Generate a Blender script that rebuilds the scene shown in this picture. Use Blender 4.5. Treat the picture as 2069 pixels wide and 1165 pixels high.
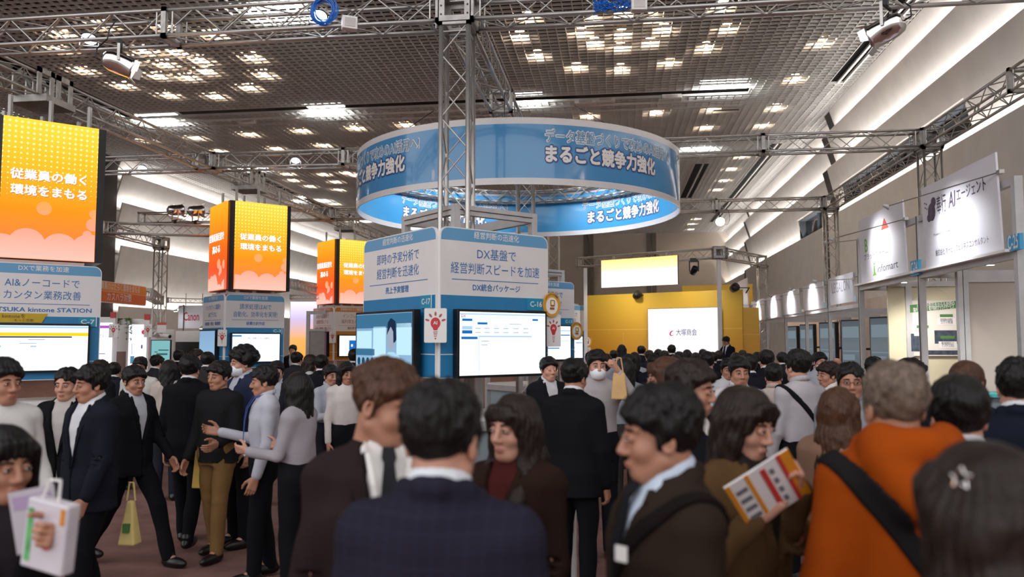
import bpy, math, random
import numpy as np
from mathutils import Vector, Matrix

for _o in list(bpy.data.objects):
    bpy.data.objects.remove(_o, do_unlink=True)
SC = bpy.context.scene
COL = SC.collection
PI = math.pi

# ------------------------------------------------------------------ camera
FOC = 1577.0                       # focal length in pixels of the 2069 x 1165 frame
CAMZ = 1.85
YAW = math.atan((1245 - 1034.5) / FOC)      # camera looks this far left of the hall's long axis (+Y)
PITCH = math.atan((688 - 582.5) / FOC)
cd = bpy.data.cameras.new('camera')
cam = bpy.data.objects.new('camera', cd)
COL.objects.link(cam)
cam.location = (0, 0, CAMZ)
cam.rotation_euler = (PI / 2 + PITCH, 0, YAW)
cd.sensor_fit = 'HORIZONTAL'
cd.sensor_width = 36.0
cd.lens = FOC * 36.0 / 2069.0
cd.clip_start = 0.05
cd.clip_end = 300
cd.dof.use_dof = True
cd.dof.focus_distance = 11.0
cd.dof.aperture_fstop = 27.44 / 1000 / 0.015
SC.camera = cam

# ------------------------------------------------------------------ view + world (the unseen rest of the hall behind the camera)
SC.view_settings.view_transform = 'Standard'
SC.view_settings.look = 'None'
SC.view_settings.gamma = 1.0
SC.view_settings.use_curve_mapping = False
SC.view_settings.exposure = 0.22
W = bpy.data.worlds.new('world')
SC.world = W
W.use_nodes = True
_bg = W.node_tree.nodes['Background']
_bg.inputs[1].default_value = 2.2
_g = W.node_tree.nodes.new('ShaderNodeTexCoord')                # dark crowd and carpet below eye level, pale walls and lamps above
_s = W.node_tree.nodes.new('ShaderNodeSeparateXYZ')
_r = W.node_tree.nodes.new('ShaderNodeValToRGB')
_m = W.node_tree.nodes.new('ShaderNodeMapRange')
_m.inputs[1].default_value = -0.5
_m.inputs[2].default_value = 0.9
W.node_tree.links.new(_g.outputs['Generated'], _s.inputs[0])
W.node_tree.links.new(_s.outputs['Z'], _m.inputs[0])
W.node_tree.links.new(_m.outputs[0], _r.inputs[0])
_e = _r.color_ramp.elements
_e[0].position, _e[0].color = 0.0, (0.10, 0.08, 0.075, 1)
_e[1].position, _e[1].color = 1.0, (0.42, 0.42, 0.43, 1)
_q = _e.new(0.36)
_q.color = (0.16, 0.155, 0.15, 1)
_q = _e.new(0.48)
_q.color = (0.84, 0.84, 0.85, 1)
W.node_tree.links.new(_r.outputs[0], _bg.inputs[0])
DOWNLIGHT_POWER = 120.0
FLOOD_POWER = 34.0
COVE_POWER = 200.0


# ------------------------------------------------------------------ pixel rays, used to read real positions off the photograph
_F = Vector((-math.sin(YAW) * math.cos(PITCH), math.cos(YAW) * math.cos(PITCH), math.sin(PITCH)))
_R = Vector((math.cos(YAW), math.sin(YAW), 0))
_U = _R.cross(_F)
CAMP = Vector((0, 0, CAMZ))


def ray(px, py):
    return _F + _R * ((px - 1034.5) / FOC) + _U * ((582.5 - py) / FOC)


def atZ(px, py, z):
    d = ray(px, py)
    return CAMP + d * ((z - CAMZ) / d.z)


def atY(px, py, y):
    d = ray(px, py)
    return CAMP + d * (y / d.y)


def atX(px, py, x):
    d = ray(px, py)
    return CAMP + d * (x / d.x)


def atD(px, py, dist):
    """point at horizontal distance dist along the view axis"""
    d = ray(px, py)
    h = Vector((-math.sin(YAW), math.cos(YAW), 0))
    return CAMP + d * (dist / d.dot(h))


# ------------------------------------------------------------------ materials
def lin(h):
    h = h.lstrip('#')
    r = []
    for i in (0, 2, 4):
        c = int(h[i:i + 2], 16) / 255
        r.append(c / 12.92 if c <= 0.04045 else ((c + 0.055) / 1.055) ** 2.4)
    return tuple(r)


MATS = {}


def pm(name, col, rough=0.6, metal=0.0, var=0.08, scale=8.0, bump=0.0, bscale=60.0, coat=0.0, spec=0.5, sheen=0.0):
    """principled material with a faint procedural variation of colour and optional bump"""
    if name in MATS:
        return MATS[name]
    if isinstance(col, str):
        col = lin(col)
    m = bpy.data.materials.new(name)
    m.use_nodes = True
    nt = m.node_tree
    b = nt.nodes['Principled BSDF']
    b.inputs['Roughness'].default_value = rough
    b.inputs['Metallic'].default_value = metal
    b.inputs['Coat Weight'].default_value = coat
    b.inputs['Specular IOR Level'].default_value = spec
    if sheen:
        b.inputs['Sheen Weight'].default_value = sheen
    tc = nt.nodes.new('ShaderNodeTexCoord')
    nz = nt.nodes.new('ShaderNodeTexNoise')
    nz.inputs['Scale'].default_value = scale
    nz.inputs['Detail'].default_value = 4
    nt.links.new(tc.outputs['Object'], nz.inputs['Vector'])
    rp = nt.nodes.new('ShaderNodeValToRGB')
    rp.color_ramp.elements[0].position = 0.3
    rp.color_ramp.elements[1].position = 0.7
    rp.color_ramp.elements[0].color = tuple(max(0, c * (1 - var)) for c in col) + (1,)
    rp.color_ramp.elements[1].color = tuple(min(1, c * (1 + var)) for c in col) + (1,)
    nt.links.new(nz.outputs['Fac'], rp.inputs['Fac'])
    nt.links.new(rp.outputs['Color'], b.inputs['Base Color'])
    if bump:
        n2 = nt.nodes.new('ShaderNodeTexNoise')
        n2.inputs['Scale'].default_value = bscale
        n2.inputs['Detail'].default_value = 3
        nt.links.new(tc.outputs['Object'], n2.inputs['Vector'])
        bp = nt.nodes.new('ShaderNodeBump')
        bp.inputs['Strength'].default_value = bump
        bp.inputs['Distance'].default_value = 0.01
        nt.links.new(n2.outputs['Fac'], bp.inputs['Height'])
        nt.links.new(bp.outputs['Normal'], b.inputs['Normal'])
    MATS[name] = m
    return m


def em(name, col, strength=1.0):
    """something that gives off light"""
    if name in MATS:
        return MATS[name]
    if isinstance(col, str):
        col = lin(col)
    m = bpy.data.materials.new(name)
    m.use_nodes = True
    nt = m.node_tree
    nt.nodes.clear()
    o = nt.nodes.new('ShaderNodeOutputMaterial')
    e = nt.nodes.new('ShaderNodeEmission')
    e.inputs[0].default_value = tuple(col) + (1,)
    e.inputs[1].default_value = strength
    nt.links.new(e.outputs[0], o.inputs[0])
    MATS[name] = m
    return m


def em_grad(name, stops, strength=1.0, axis='Z', lo=0.0, hi=1.0, dots=None):
    """screen picture: colour gradient along a local axis, optional grid of light dots towards the top"""
    if name in MATS:
        return MATS[name]
    m = bpy.data.materials.new(name)
    m.use_nodes = True
    nt = m.node_tree
    nt.nodes.clear()
    o = nt.nodes.new('ShaderNodeOutputMaterial')
    e = nt.nodes.new('ShaderNodeEmission')
    e.inputs[1].default_value = strength
    nt.links.new(e.outputs[0], o.inputs[0])
    tc = nt.nodes.new('ShaderNodeTexCoord')
    sp = nt.nodes.new('ShaderNodeSeparateXYZ')
    nt.links.new(tc.outputs['Object'], sp.inputs[0])
    mr = nt.nodes.new('ShaderNodeMapRange')
    mr.inputs[1].default_value = lo
    mr.inputs[2].default_value = hi
    nt.links.new(sp.outputs[axis], mr.inputs[0])
    rp = nt.nodes.new('ShaderNodeValToRGB')
    els = rp.color_ramp.elements
    els[0].position, els[0].color = stops[0][0], lin(stops[0][1]) + (1,)
    els[1].position, els[1].color = stops[-1][0], lin(stops[-1][1]) + (1,)
    for p, c in stops[1:-1]:
        q = els.new(p)
        q.color = lin(c) + (1,)
    nt.links.new(mr.outputs[0], rp.inputs[0])
    out = rp.outputs['Color']
    if dots:
        period, rad, z0, col = dots
        ds = []
        for ax in ('X', 'Z'):
            mm = nt.nodes.new('ShaderNodeMath')
            mm.operation = 'PINGPONG'
            mm.inputs[1].default_value = period / 2
            nt.links.new(sp.outputs[ax], mm.inputs[0])
            pw = nt.nodes.new('ShaderNodeMath')
            pw.operation = 'POWER'
            pw.inputs[1].default_value = 2
            nt.links.new(mm.outputs[0], pw.inputs[0])
            ds.append(pw)
        ad = nt.nodes.new('ShaderNodeMath')
        ad.operation = 'ADD'
        nt.links.new(ds[0].outputs[0], ad.inputs[0])
        nt.links.new(ds[1].outputs[0], ad.inputs[1])
        rr = nt.nodes.new('ShaderNodeMapRange')        # dot radius shrinks downwards
        rr.inputs[1].default_value = z0
        rr.inputs[2].default_value = hi
        rr.inputs[3].default_value = 0.0
        rr.inputs[4].default_value = rad * rad
        nt.links.new(sp.outputs['Z'], rr.inputs[0])
        lt = nt.nodes.new('ShaderNodeMath')
        lt.operation = 'LESS_THAN'
        nt.links.new(ad.outputs[0], lt.inputs[0])
        nt.links.new(rr.outputs[0], lt.inputs[1])
        mx = nt.nodes.new('ShaderNodeMixRGB')
        mx.inputs[2].default_value = lin(col) + (1,)
        nt.links.new(lt.outputs[0], mx.inputs[0])
        nt.links.new(out, mx.inputs[1])
        out = mx.outputs[0]
    nt.links.new(out, e.inputs[0])
    MATS[name] = m
    return m


# ------------------------------------------------------------------ objects
def tag(o, label=None, cat=None, group=None, kind=None):
    if label:
        o['label'] = label
    if cat:
        o['category'] = cat
    if group:
        o['group'] = group
    if kind:
        o['kind'] = kind
    return o


def empty(name, loc=(0, 0, 0), rz=0.0, parent=None, rot=None):
    o = bpy.data.objects.new(name, None)
    o.empty_display_size = 0.1
    COL.objects.link(o)
    o.location = loc
    o.rotation_euler = rot if rot else (0, 0, rz)
    o.parent = parent
    return o


def thing(name, label, cat, loc=(0, 0, 0), rz=0.0, group=None, rot=None):
    return tag(empty(name, loc, rz, None, rot), label, cat, group)


def mesh_obj(name, me, parent=None, loc=(0, 0, 0), rot=(0, 0, 0)):
    o = bpy.data.objects.new(name, me)
    COL.objects.link(o)
    o.parent = parent
    o.location = loc
    o.rotation_euler = rot
    return o


class MB:
    """collects simple solids and links them as one mesh object"""

    def __init__(s):
        s.v, s.f, s.m = [], [], []
        s.mi = 0

    def add(s, vs, fs):
        n = len(s.v)
        s.v += [tuple(v) for v in vs]
        s.f += [tuple(i + n for i in f) for f in fs]
        s.m += [s.mi] * len(fs)
        return s

    def box(s, x0, y0, z0, x1, y1, z1, M=None):
        vs = [(x, y, z) for x in (x0, x1) for y in (y0, y1) for z in (z0, z1)]
        if M is not None:
            vs = [M @ Vector(v) for v in vs]
        return s.add(vs, [(0, 1, 3, 2), (4, 6, 7, 5), (0, 4, 5, 1), (2, 3, 7, 6), (0, 2, 6, 4), (1, 5, 7, 3)])

    def cbox(s, c, sx, sy, sz, M=None):
        return s.box(c[0] - sx / 2, c[1] - sy / 2, c[2] - sz / 2, c[0] + sx / 2, c[1] + sy / 2, c[2] + sz / 2, M)

    def bar(s, p0, p1, w, h, up=(0, 0, 1)):
        """rectangular bar between two points"""
        p0, p1 = Vector(p0), Vector(p1)
        d = (p1 - p0).normalized()
        u = Vector(up)
        if abs(d.dot(u)) > 0.95:
            u = Vector((1, 0, 0))
        a = d.cross(u).normalized() * w / 2
        b = a.cross(d).normalized() * h / 2
        vs = [p + i * a + j * b for p in (p0, p1) for i, j in ((-1, -1), (1, -1), (1, 1), (-1, 1))]
        return s.add(vs, [(0, 1, 2, 3), (7, 6, 5, 4), (0, 4, 5, 1), (1, 5, 6, 2), (2, 6, 7, 3), (3, 7, 4, 0)])

    def tube(s, p0, p1, r, n=8, r1=None, cap=True):
        p0, p1 = Vector(p0), Vector(p1)
        r1 = r if r1 is None else r1
        d = (p1 - p0).normalized()
        u = Vector((0, 0, 1)) if abs(d.z) < 0.95 else Vector((1, 0, 0))
        a = d.cross(u).normalized()
        b = d.cross(a)
        vs, fs = [], []
        for p, q in ((p0, r), (p1, r1)):
            for i in range(n):
                t = 2 * PI * i / n
                vs.append(p + (a * math.cos(t) + b * math.sin(t)) * q)
        for i in range(n):
            j = (i + 1) % n
            fs.append((i, j, n + j, n + i))
        if cap:
            fs.append(tuple(range(n - 1, -1, -1)))
            fs.append(tuple(range(n, 2 * n)))
        return s.add(vs, fs)

    def path(s, pts, r, n=6):
        for a, b in zip(pts[:-1], pts[1:]):
            s.tube(a, b, r, n)
        return s

    def lathe(s, prof, n=24, M=None, close=False):
        """prof: (radius, z) pairs turned about z"""
        vs, fs = [], []
        k = len(prof)
        for i in range(n):
            t = 2 * PI * i / n
            for r, z in prof:
                v = Vector((r * math.cos(t), r * math.sin(t), z))
                vs.append(M @ v if M is not None else v)
        for i in range(n):
            j = (i + 1) % n
            for a in range(k - 1):
                fs.append((i * k + a, j * k + a, j * k + a + 1, i * k + a + 1))
        return s.add(vs, fs)

    def prism(s, pts, y0, y1):
        """polygon in local x,z (counter-clockwise seen from -y) pushed from y0 (front) to y1"""
        n = len(pts)
        vs = [(x, y0, z) for x, z in pts] + [(x, y1, z) for x, z in pts]
        fs = [tuple(range(n)), tuple(range(2 * n - 1, n - 1, -1))]
        for i in range(n):
            j = (i + 1) % n
            fs.append((i, n + i, n + j, j))
        return s.add(vs, fs)

    def build(s, name, mat, parent=None, loc=(0, 0, 0), rot=(0, 0, 0), smooth=False, bevel=0.0):
        me = bpy.data.meshes.new(name)
        me.from_pydata(s.v, [], s.f)
        mats = mat if isinstance(mat, (list, tuple)) else [mat]
        for m in mats:
            me.materials.append(m)
        if len(mats) > 1:
            me.polygons.foreach_set('material_index', s.m)
        if smooth:
            me.polygons.foreach_set('use_smooth', [True] * len(me.polygons))
        me.update()
        o = mesh_obj(name, me, parent, loc, rot)
        if bevel:
            b = o.modifiers.new('bevel', 'BEVEL')
            b.width = bevel
            b.segments = 2
            b.limit_method = 'ANGLE'
        return o


def rrect(x0, z0, x1, z1, r=0.0, corners='tlrb', n=6):
    """rectangle outline with rounded corners named in `corners`: a=bottom left b=bottom right c=top right d=top left"""
    out = []
    for key, cx, cz, a0 in (('a', x0, z0, PI), ('b', x1, z0, 1.5 * PI), ('c', x1, z1, 0), ('d', x0, z1, .5 * PI)):
        if r > 0 and key in corners:
            ox = cx + r if cx == x0 else cx - r
            oz = cz + r if cz == z0 else cz - r
            for i in range(n + 1):
                t = a0 + .5 * PI * i / n
                out.append((ox + r * math.cos(t), oz + r * math.sin(t)))
        else:
            out.append((cx, cz))
    return out


def clip_poly(pts, x0, z0, x1, z1):
    def cut(p, ins, it):
        out = []
        for i in range(len(p)):
            a, b = p[i - 1], p[i]
            if ins(b):
                if not ins(a):
                    out.append(it(a, b))
                out.append(b)
            elif ins(a):
                out.append(it(a, b))
        return out
    def ix(x): return lambda a, b: (x, a[1] + (b[1] - a[1]) * (x - a[0]) / (b[0] - a[0]))
    def iz(z): return lambda a, b: (a[0] + (b[0] - a[0]) * (z - a[1]) / (b[1] - a[1]), z)
    for ins, it in ((lambda q: q[0] >= x0, ix(x0)), (lambda q: q[0] <= x1, ix(x1)), (lambda q: q[1] >= z0, iz(z0)), (lambda q: q[1] <= z1, iz(z1))):
        if not pts:
            return pts
        pts = cut(pts, ins, it)
    return pts


def disc(cx, cz, r, n=28, rz=None):
    rz = rz or r
    return [(cx + r * math.cos(2 * PI * i / n), cz + rz * math.sin(2 * PI * i / n)) for i in range(n)]


def text_mesh(s, size, bold=0.0, sx=1.0, align='CENTER', line=1.0, ext=0.0, res=2):
    """lettering as a flat mesh in its own x,y plane; bold strokes are thickened by shifted layers"""
    cu = bpy.data.curves.new('lettering', 'FONT')
    cu.body = s
    cu.size = size
    cu.align_x = align
    cu.align_y = 'CENTER'
    cu.space_line = line
    cu.resolution_u = res
    o = bpy.data.objects.new('lettering', cu)
    COL.objects.link(o)
    dg = bpy.context.evaluated_depsgraph_get()
    dg.update()
    me = bpy.data.meshes.new_from_object(o.evaluated_get(dg))
    bpy.data.objects.remove(o, do_unlink=True)
    bpy.data.curves.remove(cu)
    me.materials.clear()
    if bold > 0.006 and len(me.vertices):
        n = 10 if bold > .05 else 6
        vs = [v.co.copy() for v in me.vertices]
        fs = [tuple(p.vertices) for p in me.polygons]
        nv, nf = [], []
        for k in range(n):
            a = 2 * PI * k / n
            d = Vector((math.cos(a), math.sin(a), 0)) * bold * size
            off = len(nv)
            nv += [v + d + Vector((0, 0, .00012 * k)) for v in vs]
            nf += [tuple(i + off for i in q) for q in fs]
        me2 = bpy.data.meshes.new('lettering')
        me2.from_pydata(nv, [], nf)
        bpy.data.meshes.remove(me)
        me = me2
    return me


def text(s, size, x, z, y, mat, parent, bold=0.0, width=None, align='CENTER', name='lettering', rot=0.0, line=1.0, shear=0.0):
    """lettering upright on a face that looks along local -y; width squeezes it to a given length"""
    me = text_mesh(s, size, bold, 1.0, align, line)
    if width and len(me.vertices):
        xs = [v.co.x for v in me.vertices]
        k = width / max(1e-6, max(xs) - min(xs))
        me.transform(Matrix.Diagonal((k, 1, 1, 1)))
    if shear:
        me.transform(Matrix(((1, shear, 0, 0), (0, 1, 0, 0), (0, 0, 1, 0), (0, 0, 0, 1))))
    me.materials.append(mat)
    return mesh_obj(name, me, parent, (x, y, z), (PI / 2, -rot, 0))


def copy_tree(o, parent=None):
    c = o.copy()
    COL.objects.link(c)
    c.parent = parent
    for ch in list(KIDS.get(o.name, [])) or list(o.children):
        copy_tree(ch, c)
    return c


KIDS = {}

# common materials
M_ALU = pm('aluminium_truss', (0.52, 0.50, 0.48), 0.42, 0.9, 0.12, 5)
M_ALU2 = pm('aluminium_profile', (0.52, 0.51, 0.51), 0.5, 0.25, 0.08, 5)
M_PLATE = pm('cast_truss_plate', (0.46, 0.44, 0.42), 0.55, 0.6, 0.18, 9, 0.15, 60)
M_WHITE = pm('white_paint', '#e9e6e4', 0.45, 0, 0.03, 4)
M_BLACK = pm('black_plastic', '#0b0b0d', 0.35, 0, 0.1, 10)
M_DARK = pm('dark_metal', '#26262a', 0.45, 0.4, 0.1, 10)
M_CHROME = pm('polished_metal', (0.75, 0.72, 0.70), 0.12, 1.0, 0.05, 6)
M_BLUEBOARD = pm('board_blue', '#66a2cc', 0.42, 0, 0.03, 3)
M_BLUELOW = pm('board_deep_blue', '#2a7fb4', 0.42, 0, 0.03, 3)
M_BOARDWHITE = pm('board_white', '#e6e1e1', 0.45, 0, 0.02, 3)
M_TXBLUE = pm('letter_blue', '#2f74b4', 0.5, 0, 0.02, 3)
M_TXWHITE = pm('letter_white', '#eceaea', 0.5, 0, 0.02, 3)
M_TXDARK = pm('letter_dark', '#2a2a33', 0.5, 0, 0.02, 3)
M_ORANGEB = pm('board_orange', '#c9812b', 0.45, 0, 0.04, 3)
M_TXORANGE = pm('letter_brown', '#a8642e', 0.5, 0, 0.02, 3)
M_RED = pm('sign_red', '#c53230', 0.45, 0, 0.04, 3)
M_TEAL = pm('plate_teal', '#2190b5', 0.4, 0, 0.03, 3)


# ================================================================== the hall
CEIL = 11.95
M_WALL = pm('wall_panel', '#dad6d3', 0.75, 0, 0.05, 1.5, 0.05, 30)
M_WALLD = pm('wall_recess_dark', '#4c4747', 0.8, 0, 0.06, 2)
M_BACK = pm('back_wall_panel', '#cfc4b8', 0.75, 0, 0.06, 0.6)
M_LOUVRE = pm('ceiling_louvre', '#e4e2e0', 0.55, 0.1, 0.05, 2)
M_VOID = pm('ceiling_void', '#0d0c0c', 0.9, 0, 0.1, 2)
M_CARPET = pm('carpet', '#80605a', 0.95, 0, 0.22, 3.0, 0.3, 200, spec=0.1)

f = MB()
f.box(-29, -12, -0.2, 13, 78, 0)
tag(f.build('floor', M_CARPET), kind='structure')

# open louvre ceiling: two sets of thin upright blades, cut away where long black service slots run
SLOTS = []                                     # x0, x1, y0, y1


def slot_px(p0, p1, w, axis):
    a, b = atZ(p0[0], p0[1], CEIL), atZ(p1[0], p1[1], CEIL)
    if axis == 'X':
        y = (a.y + b.y) / 2
        SLOTS.append((min(a.x, b.x), max(a.x, b.x), y - w / 2, y + w / 2))
    else:
        x = (a.x + b.x) / 2
        SLOTS.append((x - w / 2, x + w / 2, min(a.y, b.y), max(a.y, b.y)))


YT = atZ(820, 213, CEIL).y                     # long cross slot
XL = atZ(160, 186, CEIL).x
SLOTS.append((XL, atZ(1520, 172, CEIL).x, YT - 0.45, YT + 0.25))
SLOTS.append((XL - 0.5, XL + 0.3, 6, YT + 0.25))
slot_px((1678, 169), (1790, 65), 0.55, 'Y')
SLOTS[-1] = (SLOTS[-1][0], SLOTS[-1][1], 8, SLOTS[-1][3])
slot_px((1582, 289), (1432, 450), 0.6, 'Y')
slot_px((1428, 330), (1378, 402), 0.8, 'Y')
slot_px((1440, 226), (1495, 222), 0.5, 'X')
slot_px((535, 365), (640, 410), 0.8, 'Y')
SLOTS[-1] = (SLOTS[-1][0], SLOTS[-1][1], SLOTS[-1][2], SLOTS[-1][3] + 6)


def spans(lo, hi, cuts):
    out = [(lo, hi)]
    for a, b in cuts:
        nx = []
        for p, q in out:
            if b <= p or a >= q:
                nx.append((p, q))
            else:
                if a > p:
                    nx.append((p, a))
                if b < q:
                    nx.append((b, q))
        out = nx
    return out


g = MB()
CX0, CX1, CY0, CY1 = -27.6, 10.3, 7.0, 74
y = CY0
while y < CY1:
    for a, b in spans(CX0, CX1, [(s[0], s[1]) for s in SLOTS if s[2] < y < s[3]]):
        g.box(a, y, CEIL, b, y + 0.016, CEIL + 0.078)
    y += 0.29
x = CX0
while x < CX1:
    for a, b in spans(CY0, CY1, [(s[2], s[3]) for s in SLOTS if s[0] < x < s[1]]):
        g.box(x, a, CEIL + 0.001, x + 0.016, b, CEIL + 0.077)
    x += 0.31
for s in SLOTS:                                # bright edge trims of the slots
    g.box(s[0], s[2] - 0.03, CEIL - 0.01, s[1], s[2], CEIL + 0.08)
    g.box(s[0], s[3], CEIL - 0.01, s[1], s[3] + 0.03, CEIL + 0.08)
    g.box(s[0] - 0.03, s[2], CEIL - 0.01, s[0], s[3], CEIL + 0.08)
    g.box(s[1], s[2], CEIL - 0.01, s[1] + 0.03, s[3], CEIL + 0.08)
tag(g.build('ceiling', M_LOUVRE), kind='structure')
v = MB()
v.box(-29, 4, CEIL + 1.0, 13, 78, CEIL + 1.1)
tag(v.build('ceiling_slab', M_VOID), kind='structure')
tr = MB()                                      # pale track rails hanging in the slots
for s in SLOTS[2:5]:
    tr.box((s[0] + s[1]) / 2 + 0.02, s[2] + 0.1, CEIL - 0.02, (s[0] + s[1]) / 2 + 0.10, s[3] - 0.1, CEIL + 0.06)
s = SLOTS[0]
tr.box(s[0], s[3] + 0.55, CEIL - 0.10, s[1], s[3] + 0.62, CEIL - 0.02)
tr.box(s[0], s[3] + 1.5, CEIL - 0.07, s[1], s[3] + 1.56, CEIL)
tag(tr.build('trim_1', M_WHITE), kind='structure')


# saw-tooth walls: leaning panels, each with a light cove behind its top edge
def cove_wall(name, side, xw, y0, y1, tops, zc, wins=(), mat=None, lit=True):
    """side +1 right wall, -1 left wall; tops = z of panel top edges from low to high; zc ceiling"""
    m = MB()
    edges = [(-0.05, tops[0])] + [(tops[i] - 0.35, tops[i + 1]) for i in range(len(tops) - 1)] + [(tops[-1] - 0.35, zc)]
    for k, (zb, zt) in enumerate(edges):
        lean = 0.2 * min(zt - zb, 2.6)
        xb, xt = xw + side * lean, xw
        if k == 0:
            xb = xw + side * 0.1
        if k == len(edges) - 1:
            xb, xt = xw + side * 0.62, xw + side * 0.15
        elif k > 0:
            xb = xw + side * 0.62
        segs = [(y0, y1)]
        for (a, b) in [(a, b) for (kk, a, b, _, _) in wins if kk == k]:
            segs = spans(y0, y1, [(a, b)])
        for a, b in segs:
            m.prism([(xb, zb), (xt, zt), (xt + side * 0.08, zt), (xb + side * 0.08, zb)][::(1 if side > 0 else -1)], a, b)
        for (kk, a, b, za, zb2) in wins:
            if kk == k:
                def xx(z): return xb + (xt - xb) * (z - zb) / (zt - zb)
                for p, q in ((zb, za), (zb2, zt)):
                    m.prism([(xx(p), p), (xx(q), q), (xx(q) + side * 0.08, q), (xx(p) + side * 0.08, p)][::(1 if side > 0 else -1)], a, b)
    # vertical joints
    o = m.build(name, mat or M_WALL)
    tag(o, kind='structure')
    bk = MB()
    bk.box(xw + side * 0.82, y0, -0.05, xw + side * 0.9, y1, zc + 0.1)
    tag(bk.build(name + '_backing_panel', M_WALL), kind='structure')
    # cove strips: warm white line lights lying in the trough behind each panel's top
    for z in tops if lit else ():
        ld = bpy.data.lights.new('cove_strip', 'AREA')
        ld.shape = 'RECTANGLE'
        ld.size = (y1 - y0) * 0.99
        ld.size_y = 0.06
        ld.energy = COVE_POWER * (y1 - y0) / 20.0
        ld.color = (1.0, 0.95, 0.89)
        lo = bpy.data.objects.new('cove_strip', ld)
        COL.objects.link(lo)
        lo.location = (xw + side * 0.2, (y0 + y1) / 2, z - 0.16)
        d = Vector((side * 0.3, 0, 1.0)).normalized()
        # local -Z = d, local X along world Y
        zax = -d
        xax = Vector((0, 1, 0))
        yax = zax.cross(xax)
        lo.matrix_world = Matrix.Translation(lo.location) @ Matrix((xax, yax, zax)).transposed().to_4x4()


XW = 9.2
Z1, Z2, Z3 = CAMZ + 9.05, CAMZ + 7.5, CAMZ + 5.34
YS1 = atX(1668, 256, XW).y
YS2 = atX(1505, 405, XW + 0.55).y
WA, WB = atX(1936, 190, XW + 0.1), atX(1690, 365, XW + 0.1)
WC, WD = atX(1662, 400, XW + 0.65), atX(1606, 427, XW + 0.65)
wz0, wz1 = CAMZ + 5.75, CAMZ + 6.6
cove_wall('wall_right', 1, XW, -6, YS1, [Z3, Z2, Z1], CEIL, [(1, WA.y, WB.y, wz0, wz1)])
cove_wall('wall_right_middle', 1, XW + 0.5, YS1 + 1.0, YS2, [Z3, Z2, Z1], CEIL, [(1, WC.y, WD.y, CAMZ + 5.45, CAMZ + 6.6)])
cove_wall('wall_right_far', 1, XW + 0.85, YS2 + 1.0, 74, [Z3, Z2, Z1], CEIL)
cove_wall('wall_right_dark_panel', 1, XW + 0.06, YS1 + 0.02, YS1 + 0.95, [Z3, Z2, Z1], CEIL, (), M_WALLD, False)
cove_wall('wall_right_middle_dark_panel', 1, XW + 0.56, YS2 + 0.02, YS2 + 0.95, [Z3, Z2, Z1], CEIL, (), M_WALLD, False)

M_GLASS = pm('dark_window_glass', '#14181a', 0.06, 0, 0.05, 3, spec=0.8)
M_REVEAL = pm('window_reveal', '#59616a', 0.6, 0, 0.05, 3)
for i, (ya, yb, za, zb, xo) in enumerate(((WA.y, WB.y, wz0, wz1, 0.0), (WC.y, WD.y, CAMZ + 5.45, CAMZ + 6.6, 0.5))):
    w = MB()
    w.box(XW + xo + 0.72, ya, za, XW + xo + 0.76, yb, zb)
    wo = tag(w.build('window_%d' % (i + 1), M_GLASS), kind='structure')
    w = MB()
    x0, x1 = XW + xo + 0.40, XW + xo + 0.72
    w.box(x0, ya, zb - 0.04, x1, yb, zb)
    w.box(x0, ya, za, x1, yb, za + 0.04)
    w.box(x0, ya - 0.04, za, x1, ya, zb)
    w.box(x0, yb, za, x1, yb + 0.04, zb)
    n = max(2, int((yb - ya) / 4))
    for k in range(1, n):
        yy = ya + (yb - ya) * k / n
        w.box(x1 - 0.1, yy - 0.04, za, x1, yy + 0.04, zb)
    w.build('window_frame', M_REVEAL, wo)

XLW = -27.0
YL0 = atX(249, 406, XLW).y
cove_wall('wall_left', -1, XLW, YL0, 74, [CAMZ + 1.9, CAMZ + 5.25, CAMZ + 7.65, CAMZ + 9.3], CEIL)
m = MB()
m.box(XLW - 0.9, 4, 0, XLW - 0.8, YL0 - 0.1, CEIL)
tag(m.build('wall_left_near', pm('wall_left_grey', '#8d8782', 0.8, 0, 0.05, 1.5)), kind='structure')
m = MB()
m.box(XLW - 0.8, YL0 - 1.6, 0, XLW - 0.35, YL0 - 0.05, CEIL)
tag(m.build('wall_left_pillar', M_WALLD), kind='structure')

YB = 74.0
m = MB()
m.box(-28, YB, 0, 11, YB + 0.2, CEIL + 0.2)
tag(m.build('wall_back', M_BACK), kind='structure')
m = MB()
for px in (1190, 1317):
    c = atY(px, 600, YB)
    m.box(c.x - 0.45, YB - 0.12, 0, c.x - 0.05, YB, CEIL)
    m.box(c.x + 0.05, YB - 0.12, 0, c.x + 0.45, YB, CEIL)
tag(m.build('trim_2', pm('back_wall_post', '#7d766f', 0.7, 0, 0.05, 2)), kind='structure')


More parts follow.
